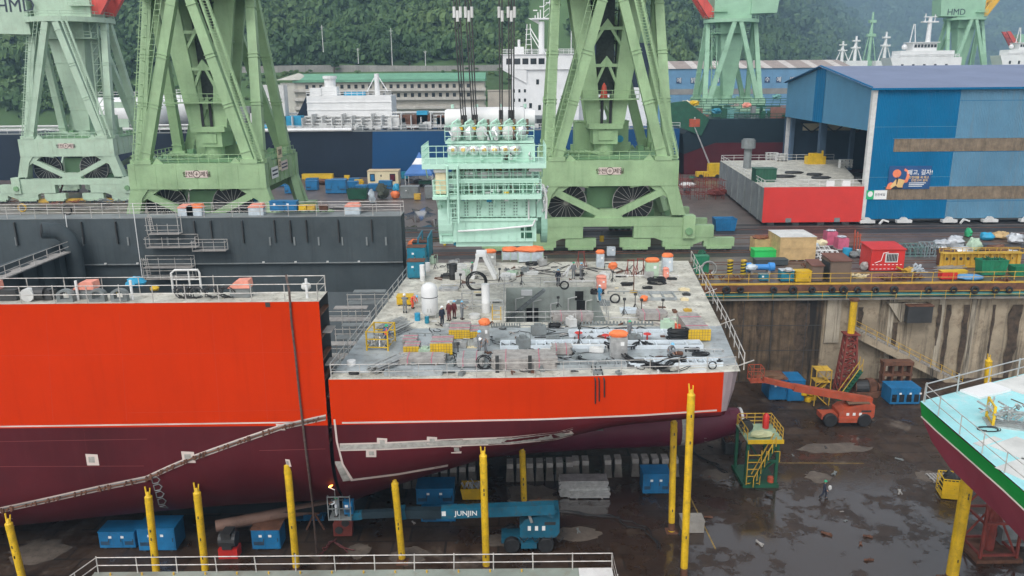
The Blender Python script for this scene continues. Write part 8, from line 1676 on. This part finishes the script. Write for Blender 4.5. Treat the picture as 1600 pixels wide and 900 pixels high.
def cabin(px, py, wpx, hpx, label, m, roof, d=2.2, win=0, slope=.3, name='cabin'):
    p = at(px, py, z=Z); w = W(wpx, p); h = W(hpx, p)*.86; t = thing(name, label, 'cabin', loc=(p.x, p.y+d/2, Z)); MB().box(-w/2, w/2, -d/2, d/2, .12, h).build('walls', m, t); b = MB(); b.prism([(-d/2-.15, h+.002), (d/2+.15, h+slope), (d/2+.15, h+slope+.1), (-d/2-.15, h+.1)], 'X', -w/2-.12, w/2+.12); b.prism([(-d/2+.02, h+.001), (d/2-.02, h+.001), (d/2-.02, h+slope*.9)], 'X', -w/2+.02, w/2-.02); b.build('roof', roof, t); MB().box(-w/2+.1, w/2-.1, -d/2+.1, d/2-.1, 0, .118).build('base', DSTEEL, t)
    for i in range(win): x = -w*.05+i*w*.3; o = MB().box(x, x+w*.26, -d/2-.05, -d/2-.002, h*.45, h*.8).build('window', WHITE2, t); MB().box(x+.08, x+w*.26-.08, -d/2-.07, -d/2-.051, h*.45+.08, h*.8-.08).build('pane', GLASS, o)
    return t, w, h, d
cabin(1276, 441, 18, 30, 'small brown cabin with a rusty roof, left of the two at the quay rail', BRWN, BRROOF, 2.2); t, w, h, d = cabin(1312, 442, 32, 40, 'larger brown cabin with a rusty roof at the quay rail', BRWN, BRROOF, 3.2); MB().box(-w/2-.05, -w/2-.002, -d/2+.3, d/2-.3, .3, h*.9).build('door', DSTEEL, t)
t, w, h, d = cabin(1385, 424, 52, 40, 'bright red cabin with a barred white window on the quay', RED, RED, 3.4, 0, .35); o = MB().box(-w*.08, w*.3, -d/2-.05, -d/2-.002, h*.42, h*.84).build('window', WHITE2, t); MB().box(-w*.05, w*.27, -d/2-.07, -d/2-.051, h*.47, h*.8).build('pane', GLASS, o); b = MB()
for k in range(7): x = -w*.05+k*w*.32/7; b.box(x, x+.04, -d/2-.09, -d/2-.072, h*.46, h*.81)
b.build('bars', WHITE2, o); MB().tube([(-w*.38, -d/2-.06, h*.4), (-w*.2, -d/2-.06, h*.5), (-w*.15, -d/2-.06, h*.85), (0, -d/2-.06, h*.9)], .05, 5).build('conduit', WHITE, t); b = MB()
for k in range(8): b.box(-w*.46+k*w*.12, -w*.4+k*w*.12, -d/2-.03, -d/2-.002, .3, .38); b.box(-w*.46+k*w*.12, -w*.4+k*w*.12, -d/2-.03, -d/2-.002, h*.3, h*.33)
b.build('dashes', WHITE, t)
for px, py, w_, h_, lb, m in ((1300, 385, 18, 22, 'pink framed wrapped pallet, left of the two pink ones', PINKW), (1318, 391, 18, 18, 'darker pink wrapped pallet with pink strapping', PINKW), (1286, 390, 18, 14, 'heap of cream sacks on a pallet right of the big plywood crate', CREAM), (1277, 391, 12, 10, 'pale grey wrapped bundle beside the cream sacks', PLAST)):
    t = thing('wrapped_pallet', lb, 'pallet', loc=at(px, py, z=Z)+Vector((0, 1, 0))); w1 = W(w_, t.location); h1 = W(h_, t.location); MB().box(-w1/2, w1/2, -.9, .9, 0, .15).build('pallet', PLANK, t)
    if 'sack' in lb or 'bundle' in lb: MB().lump((0, 0, .152), (w1, 1.6, h1-.15), px, 0, 14, 7, .2).build('load', m, t, smooth=True)
    else: MB().box(-w1*.46, w1*.46, -.82, .82, .152, h1).build('load', m, t); MB().lump((0, 0, h1), (w1*.8, 1.3, .3), px).build('top_sheet', PLAST, t)
drum(1326, 401, 14, 12, Z, 'blue plastic tub standing in front of the pink pallets', BTARP, name='tub', cat='tub')
b = MB(); p = at(1334, 390, z=Z)
for k in range(3): b.bar((k*.4, 0, 0), (k*.42, .2, 3.0-.3*k), .16)
b.bar((-.1, .1, 1.9), (1.0, .2, 2.1), .12); tag(b.build('red_stand', LIFTO, loc=p), 'upright red orange stand beside the pink pallets', 'stand')
def rack(px, py, wpx, hpx, label, m, n=4, d=2.0, name='frame_rack'):
    p = at(px, py, z=Z); w = W(wpx, p); h = W(hpx, p); b = MB()
    for k in range(n+1): x = -w/2+k*w/n; b.bar((x, -d/2, 0), (x, -d/2, h*.9), .12); b.bar((x, d/2, 0), (x, d/2, h), .12); b.bar((x, -d/2, h*.5), (x, d/2, h), .1)
    for y, zz in ((-d/2, h*.9), (d/2, h), (-d/2, .2), (d/2, .2)): b.bar((-w/2, y, zz), (w/2, y, zz), .13)
    return tag(b.build(name, m, loc=(p.x, p.y+d/2, Z)), label, 'rack')
rack(1430, 402, 34, 18, 'dark green steel frame rack right of the red cabin', M('frame_green_grey', (.12, .2, .19), .6, var=.2)); rack(1456, 402, 24, 20, 'second grey green frame rack leaning left of the silver bundles', M('frame_grey', (.22, .27, .28), .6), 3); rack(1281, 403, 40, 14, 'white pipe frame rack in front of the cream sacks', WHITE2, 5); rack(1298, 408, 34, 12, 'white tubular frame right of the big plywood crate foot', WHITE, 4)
for px, py, w_, h_, lb in ((1476, 393, 28, 16, 'silver wrapped pipe bundle, left of the three on the quay'), (1497, 391, 26, 20, 'largest silver wrapped bundle in the middle of the three'), (1508, 403, 34, 16, 'silver wrapped bundle in front at the right of the three')): lumpthing(px, py, w_, h_, Z, lb, SILV, 'silver_bundle', 'bundle', d=2.4, rough=.28)
lumpthing(1336, 404, 14, 10, Z, 'grey green cloth heap behind the red cabin corner', MGREY, d=1.2); lumpthing(1353, 404, 26, 13, Z, 'heap of silver hose and foil left of the red cabin', FOIL, 'foil_heap', 'heap', d=1.6, rough=.35); lumpthing(1352, 424, 12, 14, Z, 'pale sack heap left of the red cabin by the rail', PLANK, d=1)
drum(1485, 417, 28, 24, Z, 'bundle of rust red pipes standing upright in front of the silver bundles', RUST, name='pipe_bundle', cat='pipes')
p = at(1475, 425, z=Z); b = MB()
for k in range(24): y = (k % 4)*.4-.6; b.bar((-1.6+k*.13, y, .2+.2*(k % 3)), (.2+k*.13, y+.3, .25+.22*(k % 3)), .09)
tag(b.build('pipe_pile', STEEL, loc=p), 'slanting pile of grey pipes in front of the rust red pipe bundle', 'pipes')
t = thing('yellow_beam', 'long yellow perforated steel girder lying behind the green skips', 'girder', loc=at(1540, 421, z=Z)+Vector((0, 1.5, 0))); b = MB(); w1 = 5.5; b.box(-w1, w1, -.1, .1, .2, 1.9); b.box(-w1, w1, -.5, .5, .0, .18); b.box(-w1, w1, -.5, .5, 1.92, 2.08)
for k in range(12): x = -w1+.4+k*.9; b.box(x, x+.1, -.45, -.12, .19, 1.91)
b.build('web', YRAIL, t); b = MB()
for k in range(10): x = -w1+.8+k*.98; b.cyl((x, -.16, 1.2), .22, .055, 10, axis='Y')
b.build('holes', DSTEEL, t); b = MB()
for y in (-.45, .45):
    b.bar((-w1, y, 2.6), (w1, y, 2.6), .06)
    for k in range(8): x = -w1+k*1.57; b.bar((x, y, 2.08), (x, y, 2.6), .06)
b.build('handrail', YRAIL, t)
skip(1553, 431, 42, 27, Z, 'green skip with a white plate, left of the two on the quay', SKIPG, fill=DGREEN); p = at(1566, 419, z=Z); skip(1600, 433, 30, 18, Z, 'second green skip cut by the right edge of the picture', SKIPG)
box_unit(1483, 438, 24, 13, Z, 'red and yellow compressor standing at the quay rail', RED, d=1.0, top=YEL, doors=2, plates=0, louv=False, name='compressor', cat='compressor'); box_unit(1503, 432, 16, 8, Z, 'bright yellow pump box right of the red compressor', YEL, d=.9, doors=1, plates=0, louv=False, name='pump_box', cat='pump')
lumpthing(1522, 440, 44, 8, Z, 'flat pale blue tarp over a low load at the quay rail', M('pale_blue_tarp', (.1, .3, .55), .5, var=.15, bump=.4), 'blue_tarp', 'tarp', d=2.2, rough=.12)
for px, py, w_, h_, m, lb in ((1346, 436, 22, 8, CREAM, 'pale green plank bundle right of the larger brown cabin'), (1418, 427, 12, 10, YRAIL, 'yellow and grey pump set right of the red cabin'), (1437, 427, 12, 14, PLAST, 'white cased machine right of the yellow pump set'), (1425, 438, 28, 9, RUST, 'low rusty pipe heap at the rail right of the red cabin'), (1395, 440, 30, 9, RUST, 'rusty wire heap at the rail in front of the red cabin'), (1105, 437, 26, 12, RUST, 'rusty machinery heap at the left end of the yellow quay rail'), (1147, 440, 40, 10, RUST, 'brown pipe heap below the striped bollards'), (1270, 420, 26, 10, RUST, 'heap of rusty hoses and scrap behind the yellow bin'), (1574, 443, 26, 9, RUST, 'rusty bent scrap at the rail below the green skips')):
    p = at(px, py, z=Z); q = random.Random(px); b = MB(); w1 = W(w_, p); h1 = W(h_, p)
    for k in range(22): x, y = q.uniform(-w1/2, w1/2), q.uniform(0, 1.2); b.bar((x, y, q.uniform(.05, h1*.6)), (x+q.uniform(-.8, .8), y+q.uniform(-.5, .5), q.uniform(.1, h1)), q.uniform(.06, .2))
    b.box(-w1*.3, w1*.25, .3, 1.0, 0, h1*.45); tag(b.build('scrap_heap', m, loc=p), lb, 'heap')
for px, py, w_, h_, m, lb in ((1516, 372, 8, 14, M('green_blanket', (.03, .35, .15), .7), 'green and yellow cloth hanging on a white stand'), (1525, 396, 22, 22, CPALE, 'pale green tank in a white frame behind the yellow girder'), (1546, 377, 22, 12, BTARP, 'blue and white bagged bundle at the far right of the quay'), (1568, 375, 26, 12, PLY, 'stack of brown boxes at the far right of the quay'), (1590, 382, 26, 16, SILV, 'white wrapped pallet at the right edge of the quay'), (1560, 400, 40, 16, RUST, 'wide rusty scrap heap behind the yellow girder'), (1585, 401, 26, 9, SILV, 'row of small white sacks behind the green skips'), (1098, 404, 12, 12, DGREEN, 'dark green barrel group left of the striped bollards')):
    lumpthing(px, py, w_, h_, Z, lb, m, 'covered_load', 'load', d=1.6, rough=.3)
box_unit(1096, 430, 22, 28, Z, 'dark green steel locker at the left end of the yellow quay rail', SKIPG, d=1.2, doors=2, plates=0, louv=False, name='locker', cat='locker'); coil(1107, 431, 22, Z, 'standing metal ring coil right of the dark green locker', STEEL, 5, up=True)
skip(1134, 362, 34, 22, Z, 'bright blue open skip right of the crane wheels', BLUE, d=2.6); t = thing('yellow_mast_lift', 'yellow boom lift with a thin raised arm beside the maroon ship', 'boom lift', loc=at(1108, 279, z=Z)); b = MB(); b.box(-3.4, 2.6, -1, 1, .6, 1.8); b.box(-.4, 2.6, -1.1, 1.1, 1.82, 3.9); 
b.build('chassis', YEL, t); b = MB()
for x in (-2.4, 1.8): b.cyl((x, -1.2, .6), .6, .5, 14, axis='Y'); b.cyl((x, .7, .6), .6, .5, 14, axis='Y')
b.build('wheels', BLACK, t); L0 = t.location; a = Vector((-.2, 0, 3.9)); c = at(1085, 198, y=L0.y)-L0; MB().bar(a, c, .35, .35, w2=.22, h2=.22).build('arm', STEEL, t); b = MB(); b.box(c.x-1.2, c.x+1.2, -.7, .7, c.z, c.z+.15); b.box(c.x-1.2, c.x+1.2, -.7, -.6, c.z+.16, c.z+1.9); b.box(c.x-1.2, c.x+1.2, .6, .7, c.z+.16, c.z+1.9); b.build('basket', LIFTO, t)
person(0, 0, 0, 'tiny person in pale coverall standing in the raised basket beside the maroon ship', 'stand', WHITE2, HELW, p=L0+Vector((c.x, 0, c.z+.16)), s=1.2)
# red scaffold by the grey block
t = thing('pipe_scaffold', 'rusty red pipe scaffold standing between the crane and the red fronted block', 'scaffold', loc=at(1098, 312, z=Z)); b = MB()
for x in range(6):
    for y in (0, 2, 4): b.bar((-4.5+x*1.8, y, 0), (-4.5+x*1.8, y, 5.4-(x % 3)*.9), .1)
for z in (1.2, 2.6, 4.0):
    for y in (0, 2, 4): b.bar((-4.8, y, z), (4.8, y, z), .1)
    for x in range(6): b.bar((-4.5+x*1.8, 0, z), (-4.5+x*1.8, 4, z), .1)
b.build('pipes', REDLAT, t); b = MB()
for k in range(10): b.bar((-1.0, -.6+.0*k, .3+k*.45), (.2, -.6, .3+k*.45), .07)
for x in (-1, .2): b.bar((x, -.6, 0), (x, -.6, 5.2), .08)
b.build('ladder', REDLAT, t)
for px, py, w_, h_, m, lb in ((1075, 295, 24, 9, WHITE2, 'white sheeted load left of the rusty red scaffold'), (1082, 284, 10, 8, DGREEN, 'dark green drum group beside the rusty red scaffold'), (1075, 303, 12, 9, DSTEEL, 'dark machine heap at the crane foot left of the red scaffold'), (1122, 307, 30, 12, REDLAT, 'red oxide pipe heap right of the rusty red scaffold')): lumpthing(px, py, w_, h_, Z, lb, m, 'covered_load', 'load', d=2, rough=.3)
# ================================================================ on the quay, left and middle
for px, py, w_, h_, lb in ((438, 292, 16, 10, 'blue welding box leftmost in the far row behind the crane'), (455, 303, 20, 12, 'blue welding box at the right leg of the green crane'), (487, 298, 18, 14, 'blue welding box left of the big blue one in the yard'), (487, 288, 18, 8, 'small blue welding box behind the left yard boxes'), (525, 303, 32, 20, 'biggest blue welding box in the middle of the yard row'), (528, 289, 24, 8, 'blue box top showing behind the biggest yard box'), (549, 297, 20, 12, 'blue welding box right of the biggest one'), (553, 288, 16, 8, 'small blue box behind and right of the biggest yard box'), (565, 305, 18, 14, 'blue welding box behind the dark green skip'), (584, 299, 18, 10, 'blue welding box left of the cream site office'), (602, 296, 20, 12, 'blue welding box in front of the cream site office'), (632, 280, 10, 10, 'pale blue locker right of the cream site office')):
    box_unit(px, py, w_, h_, Z, lb, BLUE if px != 632 else TEAL, d=2.0, doors=3 if w_ > 18 else 2, plates=0, louv=w_ > 17)
skip(558, 312, 32, 18, Z, 'dark green skip full of black pipes in the yard', DGREEN, d=2.4, fill=BLACK)
lumpthing(597, 312, 18, 24, Z, 'tall dark pile of scrap right of the dark green skip', M('dark_scrap', (.06, .07, .05), .8, var=.5, scale=2), 'scrap_heap', 'heap', d=2, rough=.4); lumpthing(617, 311, 14, 12, Z, 'orange tarp bundle in the yard by the dark scrap pile', ORG, d=1.4); lumpthing(619, 300, 10, 12, Z, 'blue and white cloth bundle behind the orange tarp bundle', BTARP, d=1.2, rough=.4); lumpthing(581, 318, 10, 20, Z, 'pale grey scrap figure shaped pile left of the dark scrap', PLAST, d=1, rough=.45)
for px, lb in ((640, 'grey steel container, left of the pair beside the hanging engine'), (677, 'grey steel container, right of the pair beside the hanging engine')): box_unit(px, 311, 28 if px < 650 else 26, 18, Z, lb, MGREY, d=2.6, doors=2, plates=1 if px < 650 else 0, louv=False, name='steel_container', cat='container')
box_unit(652, 313, 10, 9, Z, 'small yellow brown box between the two grey containers', YRAIL, d=1, doors=1, plates=0, louv=False)
t, w, h, d = cabin(599, 290, 48, 26, 'cream site office with blue and red windows in the yard', CREAM, M('office_roof', (.55, .42, .25), .7), 4.0, 0, .02); 
for xa, xb, m in ((-.42, -.26, BLUE), (.22, .4, M('dark_red_glass', (.12, .02, .03), .2))): o = MB().box(w*xa, w*xb, -d/2-.05, -d/2-.002, h*.3, h*.82).build('window', GLASS, t); MB().box(w*xa+.15, w*xb-.15, -d/2-.07, -d/2-.052, h*.36, h*.76).build('pane', m, o)
MB().box(-w*.1, w*.02, -d/2-.04, -d/2-.002, h*.05, h*.82).build('door', CREAM, t); MB().box(-w*.08, -w*.04, -d/2-.06, -d/2-.042, h*.62, h*.76).build('door_window', GLASS, t)
t = thing('canopy_tent', 'blue and white peaked canopy tent left of the hanging engine', 'tent', loc=at(657, 292, z=Z)); b = MB(); rows = []
for f, z in ((1.0, 3.6), (.85, 4.3), (.5, 5.6), (.22, 7.0), (.04, 8.3)): rows.append([(3.3*f*sx, 3.3*f*sy, z) for sx, sy in ((-1,-1),(1,-1),(1,1),(-1,1),(-1,-1))])
b.grid(rows[:2], 0); b.grid(rows[1:3], 0); b.grid(rows[2:4], 1); b.grid(rows[3:], 0); b.box(-3.3, 3.3, -3.32, -3.28, 3.1, 3.6, 0); b.build('canopy', [M('tent_blue', (.05, .16, .42), .6, var=.15), WHITE], t)
for sx in (-1, 1):
    for sy in (-1, 1): MB().cyl((3.2*sx, 3.2*sy, 0), .08, 3.6, 8).build('pole', WHITE2, t)
lumpthing(650, 287, 30, 10, Z, 'dark clutter of gas bottles under the canopy tent', M('dark_clutter', (.06, .06, .07), .7, var=.6, scale=3), 'bottle_group', 'bottles', d=2.5, rough=.5)
t = thing('flatbed_cart', 'green flatbed cart with a white cover beside the canopy tent', 'cart', loc=at(667, 291, z=Z)); b = MB(); b.box(-1.9, 1.9, -1, 1, .6, 1.4); b.build('bed', DGREEN, t); MB().lump((0, 0, 1.4), (3.6, 1.9, 2.0), 4, 0, 12, 6, .06).build('cover', WHITE, t, smooth=True); b = MB()
for x in (-1.2, 1.2): b.cyl((x, -1.1, .4), .4, .3, 12, axis='Y'); b.cyl((x, .8, .4), .4, .3, 12, axis='Y')
b.build('wheels', BLACK, t)
box_unit(496, 281, 48, 8, Z, 'long yellow spreader beam lying in front of the navy ship', YEL, d=1.6, doors=0, plates=0, name='spreader_beam', cat='beam'); box_unit(560, 290, 12, 8, Z, 'yellow machine left of the cream site office', YEL, d=1.5, doors=1, plates=0, louv=False, name='yellow_machine', cat='machine'); skip(560, 291, 16, 8, Z, 'yellow skip in front of the yellow machine in the yard', YEL, d=1.4); box_unit(542, 281, 8, 6, Z, 'small yellow box right of the long spreader beam', YEL, d=1, doors=1, plates=0, louv=False)
lumpthing(515, 289, 60, 8, Z, 'brown heap of timber behind the blue yard boxes', RUST, 'timber_heap', 'heap', d=3, rough=.3)
box_unit(340, 326, 20, 22, Z, 'yellow scissor frame standing under the left green crane', YRAIL, d=2, doors=0, plates=0, name='scissor_frame', cat='frame stand'); lumpthing(300, 318, 40, 20, Z, 'pale brown scrap heap under the left green crane', PLANK, 'scrap_heap', 'heap', d=3, rough=.45)
b = MB(); b.lathe([(2.4, 0), (2.6, .1), (2.6, .8), (2.4, .9), (.02, .9)], 24, (0, 0, 0), 'Y'); o = tag(b.build('hose_reel', BTARP, loc=at(380, 300, y=128)), 'blue round reel partly hidden behind the left crane beam', 'reel')
for px, py, w_, m, lb in ((150, 316, 190, YRAIL, 'long yellow girder lying before the pale crane wheels'), (25, 309, 12, YEL, 'small yellow box at the far left beside the pale crane wheels')): box_unit(px, py, w_, 5, Z, lb, m, d=1, doors=0, plates=0, skid=False, name='girder' if w_ > 50 else 'yellow_box', cat='girder' if w_ > 50 else 'box')
q = random.Random(77)
for i in range(16):
    px, py = q.uniform(0, 220), q.uniform(311, 322); p = at(px, py, z=Z); b = MB()
    for k in range(8): b.bar((q.uniform(-2, 2), q.uniform(0, 1), q.uniform(.1, .5)), (q.uniform(-2, 2), q.uniform(0, 1), q.uniform(.1, 1.0)), .12)
    tag(b.build('scrap_heap', (RUST, DSTEEL, REDLAT, MGREY)[i % 4], loc=p), 'low tangle of rusty bars in front of the pale crane wheels', 'heap', 'scrap tangles before the pale crane')
t = thing('red_stair', 'small rusty red stair in front of the pale crane wheels', 'stair', loc=at(98, 312, z=Z)); b = MB(); b.bar((-1, 0, 0), (.8, 0, 4), .5, .15); b.bar((-1.2, -.4, 1), (.8, -.4, 5), .1)
for k in range(8): b.box(-1+.22*k, -.7+.22*k, -.5, .5, .4+.48*k, .46+.48*k)
b.build('flight', REDLAT, t)
# yellow lamp under the crane, parapet objects
p = at(940, 385, z=Z); t = thing('warning_lamp', 'bright yellow warning lamp hanging under the crane frame', 'lamp', loc=p); MB().cyl((0, 0, .8), .35, .9, 14).build('lamp_body', YEL, t); MB().cyl((0, 0, 1.7), .05, .8, 6).build('cord', DSTEEL, t)
cabinet(955, 400, 13, 18, Z, 'pale plastic crate under the crane between the bogies', PLAST, None)
for px, lb in ((695, 'black and yellow striped barrier post left of the engine foot'), (711, 'teal standpipe left of the engine foot')): p = at(px, 383, z=Z); t = thing('barrier_post' if px < 700 else 'standpipe', lb, 'post', loc=p); MB().cyl((0, 0, 0), .22, 2.4, 12).build('post', sb_ if px < 700 else TEAL, t); b = MB(); [b.lathe([(.225, .3+k*.6), (.235, .31+k*.6), (.235, .58+k*.6), (.225, .6+k*.6)], 12) for k in range(4)] if px < 700 else b.box(-.5, .5, -.2, .2, 2.4, 2.7); b.build('stripe' if px < 700 else 'head', BLACK if px < 700 else TEAL, t)
for i, (px, py, w_, d_) in enumerate(((690, 350, 60, 8), (670, 375, 40, 5), (655, 335, 50, 10), (640, 360, 30, 6))):
    p = at(px, py, z=Z); b = MB(); n = 16; b.add([(W(w_, p)/2*math.cos(2*PI*k/n)*(.8+.3*math.sin(3*k+i)), d_*math.sin(2*PI*k/n)*(.8+.25*math.cos(2*k)), .006) for k in range(n)], [tuple(range(n))])
    o = structure(b, 'puddle', M('quay_puddle', (.03, .025, .024), .06, var=.2)); o.location = p
# ================================================================ haze
hz = MB().box(-640, 2580, -90, 3890, -1.2, 620).build('haze', [], None)
hm_ = bpy.data.materials.new('haze'); hm_.use_nodes = True; t = hm_.node_tree; t.nodes.clear(); ou = t.nodes.new('ShaderNodeOutputMaterial'); v = t.nodes.new('ShaderNodeVolumePrincipled')
v.inputs['Color'].default_value = (.5, .76, 1, 1); v.inputs['Density'].default_value = .00028; v.inputs['Anisotropy'].default_value = 0; t.links.new(v.outputs[0], ou.inputs['Volume'])
hz.data.materials.append(hm_); tag(hz, kind='stuff')
